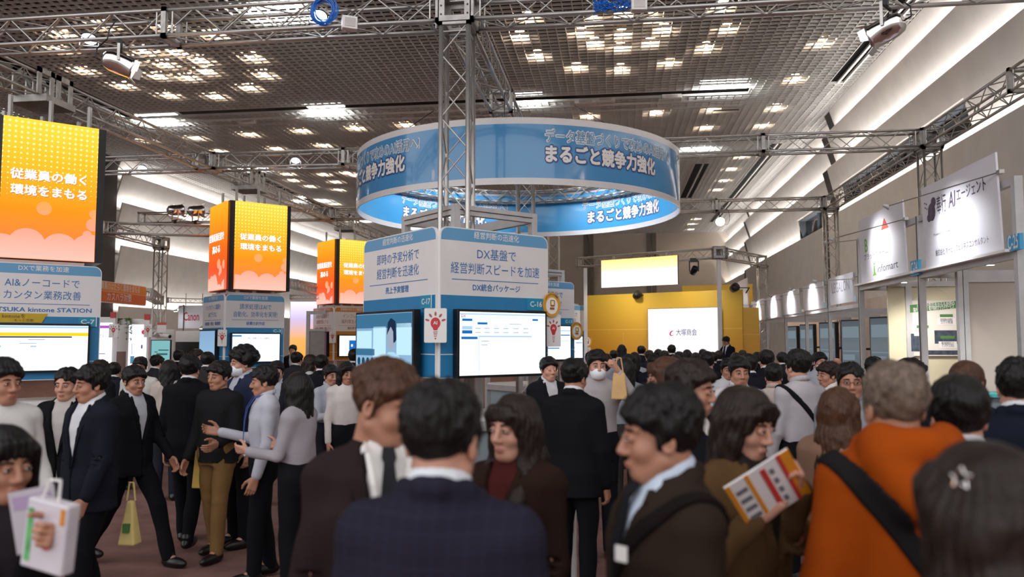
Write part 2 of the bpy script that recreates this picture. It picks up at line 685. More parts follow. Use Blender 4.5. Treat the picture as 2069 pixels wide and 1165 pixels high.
# ------------------------------------------------------------------ ceiling lamps above the louvre
M_LAMPW = em('downlight_glow', (1.0, 0.79, 0.56), DOWNLIGHT_POWER)
M_FLOODW = em('floodlight_glow', (0.96, 1.0, 0.96), FLOOD_POWER)
M_CAN = pm('lamp_can', '#c9a57f', 0.5, 0.3, 0.05, 4)
lamp_can, lamp_disc = MB(), MB()
lamp_can.lathe([(0.155, -0.03), (0.16, 0.05), (0.15, 0.16), (0.0, 0.2)], 20)
lamp_disc.lathe([(0.145, -0.005), (0.0, -0.012)], 20)
DOWN = [(127, 70), (204, 51), (117, 98), (290, 103), (352, 105), (261, 120), (333, 130), (318, 153), (378, 156), (405, 122), (415, 144),
        (247, 173), (166, 142), (340, 192), (434, 194), (511, 117), (534, 151), (503, 177), (429, 70), (330, 53), (395, 278), (503, 271),
        (608, 264), (293, 283), (443, 305), (558, 300), (652, 293), (580, 351), (592, 364), (626, 376), (654, 352), (678, 367), (683, 383),
        (700, 349), (718, 354), (1199, 40), (1259, 28), (1175, 66), (1201, 88), (1256, 68), (1254, 95), (1050, 74), (1086, 113), (1067, 35),
        (1165, 136), (1254, 140), (1190, 234), (820, 252), (718, 258), (1320, 35), (1342, 60), (1314, 86), (1352, 126), (1459, 15),
        (1470, 57), (1427, 97), (1324, 227), (1440, 221), (1660, 87), (1607, 160), (1568, 218), (1425, 257), (1542, 253), (1499, 316),
        (1478, 341), (1464, 364), (1449, 383), (1408, 442), (1395, 463), (1323, 466), (1274, 466), (1399, 452), (560, 420), (676, 412)]
where = lambda px, py: ('left' if px < 740 else 'right') + (' near cluster' if py < 200 else ' far cluster')
_lc, _ld = None, None
import collections
_rows = collections.Counter()
for i, (px, py) in enumerate(DOWN):
    p = atZ(px, py, CEIL)
    if p.y > 72:
        continue
    side = 'left' if px < 740 else 'middle' if px < 1390 else 'right'
    g = ('over the front left truss' if side == 'left' and py < 210 else 'above the orange screen cubes' if side == 'left' else
         'above the blue ring banner' if py < 145 and side == 'middle' else 'beyond the blue ring' if side == 'middle' else 'beside the right wall')
    t = thing('ceiling_downlight', 'warm round downlight glowing through the ceiling louvre ' + g, 'ceiling light',
              (p.x, p.y, CEIL + 0.2), 0, 'warm downlights ' + g)
    if _lc is None:
        _lc = lamp_can.build('lamp_can', M_CAN, t, smooth=True)
        _ld = lamp_disc.build('lamp_glow', M_LAMPW, t)
    else:
        a = _lc.copy(); COL.objects.link(a); a.parent = t
        a = _ld.copy(); COL.objects.link(a); a.parent = t
# the same kind of lamp goes on over the part of the hall behind the camera
FLOOD = [((320, 235), 2.6, 'over the left truss where the black slots meet'), ((655, 213), 2.2, 'left of the centre column beside the cross slot'),
         ((1068, 190), 1.5, 'just right of the hanging centre truss'), ((1462, 165), 2.4, 'at the right end of the cross slot'),
         ((500, 331), 2.6, 'behind the second left truss'), ((628, 398), 3.0, 'beside the far left slot'),
         ((1410, 291), 2.2, 'above the truss right of the blue ring'), ((735, 440), 3.0, 'under the left edge of the blue ring'),
         ((1180, 376), 2.4, 'seen through the blue ring'), ((560, 8), 2.4, 'at the top edge above the front truss')]
_fl = MB(); _fl.box(-0.5, -0.5, -0.02, 0.5, 0.5, 0.0)
_fb = MB(); _fb.box(-0.52, -0.54, 0.0, 0.52, 0.54, 0.12)
for (px, py), w, wh in FLOOD:
    p = atZ(px, py, CEIL + 0.25)
    t = thing('ceiling_floodlight', 'white floodlight ' + wh, 'floodlight', (p.x, p.y, CEIL + 0.27), 0, 'white floodlights above the louvre')
    a = _fl.build('lamp_glow', M_FLOODW, t); a.scale = (w * .75, .62, 1)
    a = _fb.build('lamp_housing', M_WHITE, t); a.scale = (w * .75, .62, 1)


# ================================================================== trusses
TH = 3.6
TS = 0.31                                      # chord spacing
TB = CAMZ + TH                                 # underside of the horizontal trusses
TZ = TB + 0.024 + TS / 2                       # centre line
XL_T, XC_T, XR_T = -8.55, -1.78, 5.87
Y1_T, Y2_T, Y3_T = 8.6, 15.4, 22.3


def truss(label, p0, p1, group, s=TS, r=0.024, rb=0.0095, step=None, name='lattice_truss', up=(0, 0, 1), ends=True, mat=None):
    p0, p1 = Vector(p0), Vector(p1)
    mat = mat or M_ALU
    t = thing(name, label, 'truss', p0, 0, group)
    d = p1 - p0
    L = d.length
    d.normalize()
    u = Vector(up) if abs(d.z) < 0.9 else Vector((0, 1, 0))
    a = d.cross(u).normalized()
    b = a.cross(d).normalized()
    h = s / 2
    cor = [(-1, -1), (1, -1), (1, 1), (-1, 1)]
    for i, j in cor:
        m = MB()
        m.tube(a * h * i + b * h * j, a * h * i + b * h * j + d * L, r, 10)
        m.build('chord', mat, t, smooth=True)
    m = MB()
    n = max(2, round(L / (step or s * 1.15)))
    st = L / n
    for k in range(4):
        c0, c1 = cor[k], cor[(k + 1) % 4]
        q0 = a * h * c0[0] + b * h * c0[1]
        q1 = a * h * c1[0] + b * h * c1[1]
        for i in range(n):
            e, f2 = (q0, q1) if (i + k) % 2 else (q1, q0)
            m.tube(e + d * st * i, f2 + d * st * (i + 1), rb, 5, cap=False)
        for z in (0.10, L - 0.10):
            m.tube(q0 + d * z, q1 + d * z, rb * 1.2, 5, cap=False)
    m.build('bracing', mat, t, smooth=True)
    if ends:
        for z in (0.0, L - 0.03):
            m = MB()
            o = h + r + 0.008
            w = 0.055
            for i, j in ((-1, 0), (1, 0)):
                m.bar(a * (o - w / 2) * i - b * o + d * (z + .015), a * (o - w / 2) * i + b * o + d * (z + .015), w, 0.03, d)
                m.bar(b * (o - w / 2) * i - a * o + d * (z + .015), b * (o - w / 2) * i + a * o + d * (z + .015), w, 0.03, d)
            m.build('end_frame', M_PLATE, t)
    return t


def corner_block(label, c, group, s=TS, name='truss_corner_block'):
    t = thing(name, label, 'truss block', Vector(c) - Vector((0, 0, s / 2 + .04)), 0, group)
    o = s / 2 + 0.034
    m = MB()
    w, th = 0.075, 0.012
    z = s / 2 + .04
    for ax in range(3):
        for sg in (-1, 1):
            def P(u, v, q):
                l = [0, 0, 0]
                l[ax] = sg * q
                l[(ax + 1) % 3] = u
                l[(ax + 2) % 3] = v
                return (l[0], l[1], l[2] + z)
            for u0, v0, u1, v1 in ((-o, -o, o, -o + w), (-o, o - w, o, o), (-o, -o + w, -o + w, o - w), (o - w, -o + w, o, o - w)):
                vs = [P(u, v, q) for u in (u0, u1) for v in (v0, v1) for q in (o - th, o)]
                m.add(vs, [(0, 1, 3, 2), (4, 6, 7, 5), (0, 4, 5, 1), (2, 3, 7, 6), (0, 2, 6, 4), (1, 5, 7, 3)])
    m.build('block_plates', M_PLATE, t)
    m = MB()
    for ax in range(3):
        for sg in (-1, 1):
            for u in (-.1, 0, .1):
                for v in (-o + w / 2, o - w / 2):
                    p = [0, 0, 0]
                    p[ax] = sg * o
                    p[(ax + 1) % 3] = u
                    p[(ax + 2) % 3] = v
                    q = list(p)
                    q[ax] += sg * .004
                    m.tube((p[0], p[1], p[2] + z), (q[0], q[1], q[2] + z), .011, 8)
    m.build('bolts', M_DARK, t)
    return t


G1, G2, G3, GC = 'truss grid over the booths', 'truss columns under the grid', 'corner blocks of the truss grid', 'small booth trusses'
B = TS / 2 + 0.034
# front cross truss
xj = atZ(317, 66, TB).x
truss('front cross truss at the top left, carrying a chrome spotlight', (XL_T + B, Y1_T, TZ), (xj, Y1_T, TZ), G1)
truss('front cross truss carrying the round blue cable coil, left of the centre column', (xj, Y1_T, TZ), (XC_T - B, Y1_T, TZ), G1)
truss('front cross truss at the top edge right of the centre column, carrying blue cables', (XC_T + B, Y1_T, TZ), (XR_T - B, Y1_T, TZ), G1)
corner_block('corner block on top of the front centre column', (XC_T, Y1_T, TZ), G3)
# second cross truss
xa, xb = atZ(700, 338, TB).x, atZ(1545, 304, TB).x
truss('second cross truss running left behind the big orange screen, carrying a white work lamp', (-15.2, Y2_T, TZ), (XL_T - B, Y2_T, TZ), G1)
truss('second cross truss between the left junction and the blue ring', (XL_T + B, Y2_T, TZ), (xa, Y2_T, TZ), G1)
truss('short second cross truss running behind the blue ring to the column', (xa, Y2_T, TZ), (XC_T - B, Y2_T, TZ), G1)
truss('second cross truss coming out of the blue ring on its right', (XC_T + B, Y2_T, TZ), (xb, Y2_T, TZ), G1)
truss('second cross truss ending at the right junction above the white signs', (xb, Y2_T, TZ), (XR_T - B, Y2_T, TZ), G1)
# third cross truss
xc = atZ(1443, 433, TB).x
truss('far cross truss left of the third orange screen cube', (-14.6, Y3_T, TZ), (XL_T - B, Y3_T, TZ), G1)
truss('far cross truss from the left row to behind the blue ring', (XL_T + B, Y3_T, TZ), (XC_T - B, Y3_T, TZ), G1)
truss('far cross truss behind and right of the blue ring', (XC_T + B, Y3_T, TZ), (xc, Y3_T, TZ), G1)
truss('far cross truss ending at the far right junction', (xc, Y3_T, TZ), (XR_T - B, Y3_T, TZ), G1)
# long trusses
truss('long left truss carrying the big orange screen cube', (XL_T, 8.9, TZ), (XL_T, Y2_T - B, TZ), G1)
truss('long left truss carrying the second orange screen cube', (XL_T, Y2_T + B, TZ), (XL_T, Y3_T - B, TZ), G1)
truss('long left truss running far back over the third orange screen cube', (XL_T, Y3_T + B, TZ), (XL_T, 31, TZ), G1)
truss('long centre truss running from the front column to over the blue ring', (XC_T, Y1_T + B, TZ), (XC_T, 12.0, TZ), G1)
truss('long centre truss hidden behind the top of the blue ring', (XC_T, 12.0, TZ), (XC_T, Y2_T - B, TZ), G1)
truss('long right truss above the C-25 sign at the right edge', (XR_T, 8.4, TZ), (XR_T, 12.0, TZ), G1)
truss('long right truss just before the right junction', (XR_T, 12.0, TZ), (XR_T, Y2_T - B, TZ), G1)
truss('long right truss between the two right junctions', (XR_T, Y2_T + B, TZ), (XR_T, Y3_T - B, TZ), G1)
for x, y, l in ((XL_T, Y2_T, 'left junction of the second cross truss'), (XC_T, Y2_T, 'junction over the column inside the blue ring'), (XR_T, Y2_T, 'right junction above the white booth signs'),
                (XL_T, Y3_T, 'far left junction over the third orange cube'), (XC_T, Y3_T, 'far centre junction hidden by the blue ring'), (XR_T, Y3_T, 'far right junction over its slim column')):
    corner_block('truss corner block at the ' + l, (x, y, TZ), G3)
truss('tall truss column rising from the C-16 tower in the centre', (XC_T, Y1_T, 0), (XC_T, Y1_T, TZ - B), G2, r=.028, up=(0, 1, 0))
truss('truss column standing inside the blue ring', (XC_T, Y2_T, 0), (XC_T, Y2_T, TZ - B), G2)
truss('far centre truss column seen just right of the C-16 board', (XC_T, Y3_T, 0), (XC_T, Y3_T, TZ - B), G2)
truss('right truss column behind the C-25 sign', (XR_T, Y2_T, 0), (XR_T, Y2_T, TZ - B), G2)
truss('far right truss column left of the row of lit signs', (XR_T, Y3_T, 0), (XR_T, Y3_T, TZ - B), G2)

# ------------------------------------------------------------------ spotlights, work lamps, cables on the trusses
M_COIL = pm('blue_cable', '#1e6fd0', 0.35, 0, 0.1, 20)
M_PARLIT = em('spot_lens_glow', (1.0, 0.72, 0.5), 6.0)
M_LEDLAMP = em('work_lamp_glow', (0.72, 0.86, 1.0), 13.0)
_par = None


def par_can(label, loc, rz, tilt=0.35, up=False, lit=None, group='chrome stage spotlights', drop=0.28):
    """short chrome can in a yoke; loc = clamp point; hangs (or stands when up)"""
    t = thing('stage_spotlight', label, 'spotlight', loc, rz, group)
    sg = 1 if up else -1
    m = MB()
    m.cbox((0, 0, sg * 0.04), .05, .05, .10)
    m.cbox((0, 0, sg * 0.09), .03, .29, .02)
    m.build('clamp', M_DARK, t)
    m = MB()
    for s in (-1, 1):
        m.bar((0, s * .145, sg * .08), (0, s * .145, sg * drop), .03, .006, (0, 1, 0))
    m.build('yoke', M_ALU, t)
    c = (0, 0, sg * drop)
    body = MB()
    body.lathe([(0.0, -.19), (.065, -.185), (.105, -.15), (.126, -.08), (.13, 0), (.13, .14), (.138, .145), (.138, .17), (.12, .17)], 28)
    b = body.build('can', M_CHROME, t, c, (0, PI / 2 + tilt, 0), smooth=True)
    m = MB()
    m.lathe([(.12, .155), (0, .15)], 28)
    m.build('lens', lit or M_PARLIT, b)
    m = MB()
    for k in range(4):
        R = Matrix.Rotation(k * PI / 2, 4, 'Z')
        m.add([R @ Vector(v) for v in ((.132, -.075, .165), (.132, .075, .165), (.165, .06, .235), (.165, -.06, .235), (.136, -.075, .165), (.136, .075, .165), (.169, .06, .235), (.169, -.06, .235))],
              [(0, 1, 2, 3), (7, 6, 5, 4), (0, 4, 5, 1), (1, 5, 6, 2), (2, 6, 7, 3), (3, 7, 4, 0)])
    m.build('barn_door', M_CHROME, b)
    m = MB()
    pts = [Vector((-.18, .05, sg * drop + .02)), Vector((-.26, .05, sg * drop + .05)), Vector((-.25, .03, sg * drop + .16)), Vector((-.14, 0, sg * drop + .28)), Vector((-.12, 0, .12 if not up else .4)), Vector((-.05, 0, .25 if not up else .02))]
    if not up:
        m.path(pts, .008, 6)
        m.build('power_cable', M_BLACK, t)
    return t


p = atZ(262, 92, TB)
par_can('chrome stage spotlight hanging under the front truss at the upper left', (p.x, Y1_T - TS / 2, TB - 0.01), 0.5, 0.3)
p = atY(1778, -30, Y1_T)
par_can('chrome stage spotlight hanging in the upper right corner before the ceiling', (p.x, Y1_T - TS / 2, TB - 0.0), 2.5, 0.3, drop=0.34)


def work_lamp(label, loc, rz=0.0, k=1.0):
    t = thing('work_lamp', label, 'lamp', loc, rz, 'white work lamps on the trusses')
    m = MB()
    m.lathe([(0, .05), (.05 * k, .05), (.09 * k, .02), (.1 * k, 0), (.09 * k, -.004)], 20)
    h = m.build('lamp_head', M_DARK, t, (0, 0, .09), (-0.5, 0, 0), smooth=True)
    m = MB()
    m.lathe([(.088 * k, -.003), (0, -.006)], 20)
    m.build('lens', M_LEDLAMP, h)
    m = MB()
    m.tube((-.11 * k, 0, .09), (-.11 * k, 0, .0), .008)
    m.tube((.11 * k, 0, .09), (.11 * k, 0, .0), .008)
    m.tube((-.11 * k, 0, .0), (.11 * k, 0, .0), .008)
    m.build('stand', M_ALU, t)
    return t


for (px, py, yy), l in (((180, 86, Y1_T), 'white work lamp glowing in the front truss near the top left'), ((645, 33, Y1_T), 'white work lamp glowing inside the blue cable coil'),
                        ((288, 340, Y2_T), 'white work lamp on the second truss right of the big orange screen'), ((597, 324, Y2_T), 'white work lamp on the second truss left of the blue ring')):
    p = atY(px, py, yy)
    work_lamp(l, (p.x, yy, max(TB + .01, p.z - .09)), 0.3)

# cable coil + loose blue cables
p = atY(655, 22, Y1_T - .2)
m = MB()
rng = random.Random(4)
for k in range(9):
    r0, ox, oz = .125 + rng.uniform(-.02, .03), rng.uniform(-.02, .02), rng.uniform(-.02, .02)
    yy = rng.uniform(-.02, .02)
    pts = [Vector((ox + r0 * math.cos(t), yy + .012 * math.sin(3 * t + k), oz + r0 * 1.1 * math.sin(t))) for t in [2 * PI * i / 30 for i in range(31)]]
    m.path(pts, .0065, 5)
tag(m.build('cable_coil', M_COIL, None, p), 'round coil of blue cable hung on the front truss', 'cable')
p = atY(1240, 6, Y1_T - .2)
m = MB()
for k in range(12):
    oz = rng.uniform(-.06, .06)
    ph = rng.uniform(0, 6)
    pts = [Vector((-.22 + .44 * i / 16, rng.uniform(-.03, .03), oz + .035 * math.sin(ph + i * .8))) for i in range(17)]
    m.path(pts, .0065, 5)
tag(m.build('cable_bundle', M_COIL, None, p), 'loose bundle of blue cables lying on the top right truss', 'cable')
for (px, py, yy, rz), l in (((706, 50, Y1_T - .22, .5), 'small white box speaker on the front truss left of the column'), ((1291, 12, Y1_T - .22, 0.1), 'small white box at the top edge beside the blue cable bundle')):
    p = atY(px, py, yy)
    t = thing('junction_box', l, 'box', (p.x, p.y, p.z - .06), rz, 'white boxes on the front truss')
    m = MB(); m.cbox((0, 0, .075), .17, .1, .15)
    m.build('box_body', M_WHITE, t, bevel=.008)
    m = MB(); m.cbox((0, -.052, .075), .12, .006, .10)
    m.build('cover', pm('box_cover', '#c9c2be', .5), t)
    m = MB(); m.bar((0, .05, .15), (0, .18, .22), .03, .01)
    m.build('bracket', M_ALU, t)

# bare glaring lamp hanging by the far right truss, and the pale service boxes along the long ceiling slot
q = atY(1455, 447, Y3_T - .25)
t = thing('glaring_lamp', 'glaring round lamp hanging under the far cross truss before the right wall', 'lamp', q)
MB().lathe([(0, .10), (.10, .09), (.13, 0), (.12, -.03)], 20, Matrix.Rotation(-1.1, 4, 'X')).build('lamp_head', M_DARK, t, smooth=True)
MB().lathe([(.12, -.02), (.08, -.06), (0, -.075)], 20, Matrix.Rotation(-1.1, 4, 'X')).build('lens', em('lamp_glare_warm', (1.0, .86, .66), 30.0), t, smooth=True)
MB().tube((0, .05, .05), (0, .22, TB - q.z), .012).build('stem', M_DARK, t)
MB().path([Vector((.16 + .10 * math.sin(a), .0, .12 + .22 * math.cos(a))) for a in [i * .3 for i in range(12)]], .006, 5).build('power_cable', M_BLACK, t)
for px, py, w, l in ((1183, 208, .9, 'above the top rim of the blue ring'), (1223, 204, .8, 'beside the first box above the blue ring'), (1357, 197, .8, 'before the flood light at the slot end'),
                     (500, 247, .8, 'over the left truss'), (590, 240, .7, 'between the two left floodlights')):
    q = atZ(px, py, CEIL - .12)
    t = thing('service_box', 'pale service box under the long ceiling slot ' + l, 'box', (q.x, q.y, CEIL - .165), 0, 'service boxes along the ceiling slot')
    MB().box(-w / 2, -.12, 0, w / 2, .12, .16).build('box_body', M_WHITE, t, bevel=.01)
    MB().box(-w * .3, -.125, .03, w * .3, -.12, .13).build('cover', pm('box_cover', '#c9c2be', .5), t)


# ================================================================== screen cubes, display towers, ring
CUBE_W, CUBE_Z0, CUBE_Z1 = 1.165, 2.99, 4.99
M_SCR_Y = em_grad('screen_yellow_orange', [(0, '#ff9a72'), (.10, '#ff7a3c'), (.35, '#ff8a1c'), (.7, '#ffb52c'), (1, '#ffcf45')], 1.15, 'Z', 0, 2.0, (.074, .017, .8, '#fff0a0'))
M_SCR_R = em_grad('screen_red_orange', [(0, '#ff6c50'), (.25, '#ff5428'), (.5, '#ff6a1e'), (.8, '#ff9420'), (1, '#ffa92b')], 1.1, 'Z', 0, 2.0)
M_CLOUD = em_grad('screen_cloud', [(0, '#ffb9aa'), (.6, '#ff9a80'), (1, '#ffa050')], 1.1, 'Z', 0, .8)
M_SCRTXT = em('screen_lettering', '#ffffff', 1.1)
M_SCRTXS = em('screen_lettering_shade', '#d8662a', 1.0)


def screen_face(parent, ang, off, w, z0, z1, mat, lines, cloudseed, name='screen_panel'):
    """one lit face of a hanging cube; local x = reading direction, -y outward"""
    h = z1 - z0
    m = MB()
    m.box(0, 0, 0, w, .05, h)
    p = m.build(name, mat, parent, off, (0, 0, ang))
    cl = MB()
    rg = random.Random(cloudseed)
    for cx, cz, r in [(rg.uniform(0, w), rg.uniform(-.05, .22), rg.uniform(.12, .26)) for _ in range(9)] + [(rg.uniform(.3 * w, w), rg.uniform(.3, .75), rg.uniform(.04, .12)) for _ in range(5)]:
        pts = clip_poly(disc(cx, cz, r), .005, .005, w - .005, h - .005)
        if len(pts) > 2:
            cl.prism(pts, -.004 - .0005 * len(cl.f) / 60, 0)
    cl.build('cloud_picture', M_CLOUD, p)
    for i, (tx, zc) in enumerate(lines):
        wd = w * (.94 if len(tx) == 7 else .80) if len(tx) > 4 else w * .48
        sz = .19 if ang < 0 else .150
        text(tx, sz * 1.02, w / 2 + .006, zc - .006, -.009, M_SCRTXS, p, .045, wd, name='lettering_shade')
        text(tx, sz, w / 2, zc, -.012, M_SCRTXT, p, .035, wd)
    return p


def screen_cube(label, near, legs_to):
    t = thing('hanging_screen_cube', label, 'led screen', near, 0, 'orange screen cubes')
    W, e = CUBE_W, 0.045
    c, s = math.cos(PI / 4), math.sin(PI / 4)
    z0 = CUBE_Z0 - near[2]
    H = CUBE_Z1 - CUBE_Z0
    # black cabinet
    D = W + 2 * .12
    m = MB()
    R = Matrix.Rotation(PI / 4, 4, 'Z')
    m.box(0, 0, 0, D, D, H, Matrix.Translation((0, 0, z0)) @ R)
    m.build('cabinet', M_BLACK, t)
    o = .06
    # right face
    screen_face(t, PI / 4, (c * .11 + s * o, s * .11 - c * o, z0 + .01), W + .02, 0, H - .02, M_SCR_Y, (('従業員の働く', 1.17), ('環境をまもる', .95)), 5)
    # left face, read from its far end towards the near corner
    L = W + .02 + .11
    screen_face(t, -PI / 4, (-c * L - s * o, s * L - c * o, z0 + .01), W + .02, 0, H - .02, M_SCR_R, (('従業員満足度を', 1.20), ('高める', .92)), 8)
    # hanger legs up to the truss and posts down to the tower
    for a, b in ((.2, .2), (D - .2, .2), (.2, D - .2), (D - .2, D - .2), (D / 2, .2), (D / 2, D - .2)):
        q = R @ Vector((a, b, 0))
        MB().cbox((q.x, q.y, z0 + H + (legs_to - CUBE_Z1) / 2), .045, .045, legs_to - CUBE_Z1).build('hanger_leg', M_ALU2, t)
    for a, b in ((.25, .12), (D - .35, .12), (.12, .4), (.12, D - .3), (D - .3, D - .3), (.62, .12)):
        q = R @ Vector((a, b, 0))
        MB().cbox((q.x, q.y, z0 - .15), .07, .07, .30).build('support_post', M_ALU2, t)
    return t


XT, YTW = -8.53, [9.7, 16.4, 23.1]
for k, lab in enumerate(('big orange hanging screen cube at the left edge', 'orange hanging screen cube in the middle of the left row', 'orange hanging screen cube half hidden behind the C-17 board')):
    n = (XT, YTW[k] - .1, CUBE_Z0)
    screen_cube(lab, n, TB - .1)
    cy = YTW[k] + .8
    m = MB()
    t = thing('cube_mount', 'grey mounting bracket between the long left truss and ' + ('the big orange cube', 'the second orange cube', 'the third orange cube')[k], 'bracket', (XT, cy, TB - .1), 0, 'cube mounts')
    m.cbox((0, 0, .05), .62, .62, .10)
    m.build('mount_tray', M_PLATE, t)
    for dy in (-.2, .2):
        for sx in (-.2, .2):
            m = MB()
            m.box(sx - .012, dy - .17, .10, sx + .012, dy - .09, .50)
            m.box(sx - .012, dy + .09, .10, sx + .012, dy + .17, .50)
            m.box(sx - .012, dy - .17, .42, sx + .012, dy + .17, .50)
            m.build('mount_frame', M_PLATE, t)


# ------------------------------------------------------------------ display boards
M_SCRWHITE = em_grad('monitor_white', [(0, '#f4faff'), (1, '#e4f1ff')], 1.1, 'Z', 0, .66)
M_SCRBLUE = em_grad('monitor_pale_blue', [(0, '#9cc6e4'), (1, '#8fb4da')], .8, 'Z', 0, .66)
M_UIBLUE = em('ui_blue', '#1c6fc0', .9)
M_UIPALE = em('ui_pale', '#a9cbe8', 1.0)
M_UIGREY = em('ui_grey', '#8a93a0', .9)
M_UIYEL = em('ui_yellow', '#f2d21e', 1.0)
M_UIDARK = em('ui_dark', '#434854', .8)
M_UIRED = em('ui_red', '#c93050', .9)


def board(parent, w, z0, zw, zh, z1, off, ang, col_top, col_low, name='sign_board'):
    """printed board: coloured header, white field, coloured lower part; local x reading direction"""
    m = MB()
    m.mi = 0
    m.prism(rrect(0, z0, w, z1, .10, 'cd'), 0, .035)
    m.mi = 1
    m.prism(rrect(.012, zh, w - .012, z1 - .012, .09, 'cd'), -.002, 0)
    m.mi = 2
    m.prism(rrect(.012, z0 + .01, w - .012, zw), -.002, 0)
    m.mi = 3
    m.prism(rrect(.012, zw, w - .012, zh), -.0015, 0)
    m.mi = 0
    m.prism(rrect(.012, 1.62 + (z1 - 3.0), w - .012, 1.63 + (z1 - 3.0)), -.003, 0)
    return m.build(name, [M_WHITE, col_top, col_low, M_BOARDWHITE], parent, off, (0, 0, ang))


def monitor(label, origin, ang, u0, u1, z0, z1, scr, draw=None, off=.05):
    """wall monitor on a board face; origin/ang = the board's frame"""
    t = thing('monitor', label, 'monitor', (origin[0], origin[1], z0), ang, 'monitors on the display towers')
    w, h = u1 - u0, z1 - z0
    m = MB()
    m.prism(rrect(u0, 0, u1, h, .01), -off - .05, -off + .04)
    m.build('bezel', M_BLACK, t, bevel=.006)
    m = MB()
    b = .028
    m.prism(rrect(0, 0, w - 2 * b, h - 2 * b), -.002, 0)
    s = m.build('screen', scr, t, (u0 + b, -off - .05, b))
    m = MB()
    m.box(u0 + w * .3, -off + .04, h * .3, u0 + w * .7, 0.0, h * .7)
    m.build('wall_bracket', M_DARK, t)
    if draw:
        draw(s, w - 2 * b, h - 2 * b)
    return t


def rects(parent, name, mat, lst, y=-.004):
    m = MB()
    for r in lst:
        m.prism(rrect(*r), y, -.001)
    return m.build(name, mat, parent)


def ui_app(s, w, h):
    rects(s, 'window_graphics', M_UIBLUE, [(.03, h - .10, .16, h - .075), (.23, h - .135, .36, h - .112), (.03, h - .235, .16, h - .2), (.02, h - .295, .23, h - .268), (w - .19, h - .085, w - .11, h - .065)])
    rects(s, 'window_shading', M_UIPALE, [(.03, h - .19, .16, h - .155), (.25, h - .272, .98, h - .258), (0, h - .062, w, h - .06), (.245, 0, .249, h - .25), (.0, h - .03, w, h - .018)])
    rects(s, 'window_text', M_UIGREY, [(x, z, x + .07, z + .006) for x in (.2, .32, .45, .58, .72, .86) for z in (h - .18, h - .225)] + [(.28, h - .32, .38, h - .314), (.28, h - .36, .36, h - .354), (.66, h - .13, .83, h - .125)])
    text('DX', .04, .045, h - .048, -.005, M_UIRED, s, .02)


def ui_kintone(s, w, h):
    rects(s, 'window_graphics', M_UIYEL, [(0, h - .145, w, h - .10)])
    rects(s, 'window_shading', M_UIPALE, [(0, h - .035, w, h - .012), (.03, h - .30, .09, h - .275), (w * .38, h - .3, w * .44, h - .28)])
    rects(s, 'window_text', M_UIDARK, [(0, h - .17, w * .82, h - .15), (.4, h - .2, .6, h - .194), (.3, h - .25, .5, h - .245)])


def ui_slide(s, w, h):
    rects(s, 'window_graphics', M_UIBLUE, [(.0, h - .06, .2, h - .03)])
    text('新しい経費システムの自動化', .045, w * .55, h - .10, -.004, M_UIRED, s, 0, w * .45)


def ui_table(s, w, h):
    rects(s, 'window_graphics', M_UIBLUE, [(.3, h - .2, w - .32, h - .18), (w - .26, h - .19, w - .02, h - .17), (.3, h - .33, w - .3, h - .31), (.3, h - .45, w - .3, h - .43)])
    rects(s, 'window_shading', M_UIPALE, [(.3, h - .1, w, h - .08), (.0, 0, .24, h), (w - .26, h - .3, w - .05, h - .29)])


def ui_card(s, w, h):
    rects(s, 'picture_card', M_UIBLUE, [(w * .3, .18, w * .78, h - .14)])
    text('HQ', .10, w * .60, h * .52, -.006, M_SCRTXT, s, .03)
    rects(s, 'window_text', M_SCRTXT, [(w * .36, h * .46, w * .41, h * .58)], -.006)


def ui_video(s, w, h):
    """office scene with a presenter"""
    rects(s, 'picture_ceiling', em('video_blue', '#4f8fb8', .55), [(0, h * .78, w, h * .99), (0, h * .36, w * .36, h * .46)])
    rects(s, 'picture_window', em('video_light', '#bfe6f6', .95), [(w * .33, h * .34, w * .56, h * .80), (w * .75, h * .38, w * .99, h * .84), (.02, h * .47, w * .30, h * .74)])
    m = MB()
    for i in range(6):
        m.prism(disc(w * (.06 + .085 * i), h * .27, w * .026, 14, h * .06), -.006, -.002)
    m.build('picture_chairs', em('video_chairs', '#2f6487', .5), s)
    m = MB()
    m.prism(clip_poly([(w * .44, 0), (w * .88, 0), (w * .80, h * .36), (w * .70, h * .42), (w * .62, h * .42), (w * .52, h * .34)], .002, .002, w - .002, h), -.008, -.002)
    m.build('picture_shirt', em('video_shirt', '#a9d4ec', .95), s)
    m = MB()
    m.prism(disc(w * .66, h * .62, w * .062, 20, h * .17), -.012, -.002)
    m.build('picture_face', em('video_skin', '#a9b4c8', .8), s)
    m = MB()
    m.prism([(w * .595, h * .68), (w * .61, h * .86), (w * .66, h * .92), (w * .73, h * .87), (w * .745, h * .60), (w * .71, h * .55), (w * .705, h * .72), (w * .66, h * .80)][::-1], -.014, -.002)
    m.build('picture_hair', em('video_hair', '#2b3f5e', .5), s)


def number_plate(parent, tx, x, z, w=.27, h=.16, mat=None):
    m = MB()
    m.prism(rrect(x - w / 2, z - h / 2, x + w / 2, z + h / 2), -.022, 0)
    p = m.build('booth_number_plate', mat or M_TEAL, parent)
    text(tx, h * .62, x, z, -.024, M_TXWHITE, p, .02, w * .74)
    m = MB()
    m.prism(rrect(x + w / 2 - .012, z - h / 2, x + w / 2, z + h / 2), -.024, -.022)
    m.build('plate_edge', M_WHITE, p)
    return p


M_BULBRED = pm('bulb_red', '#c8303a', .4, 0, .04, 5)


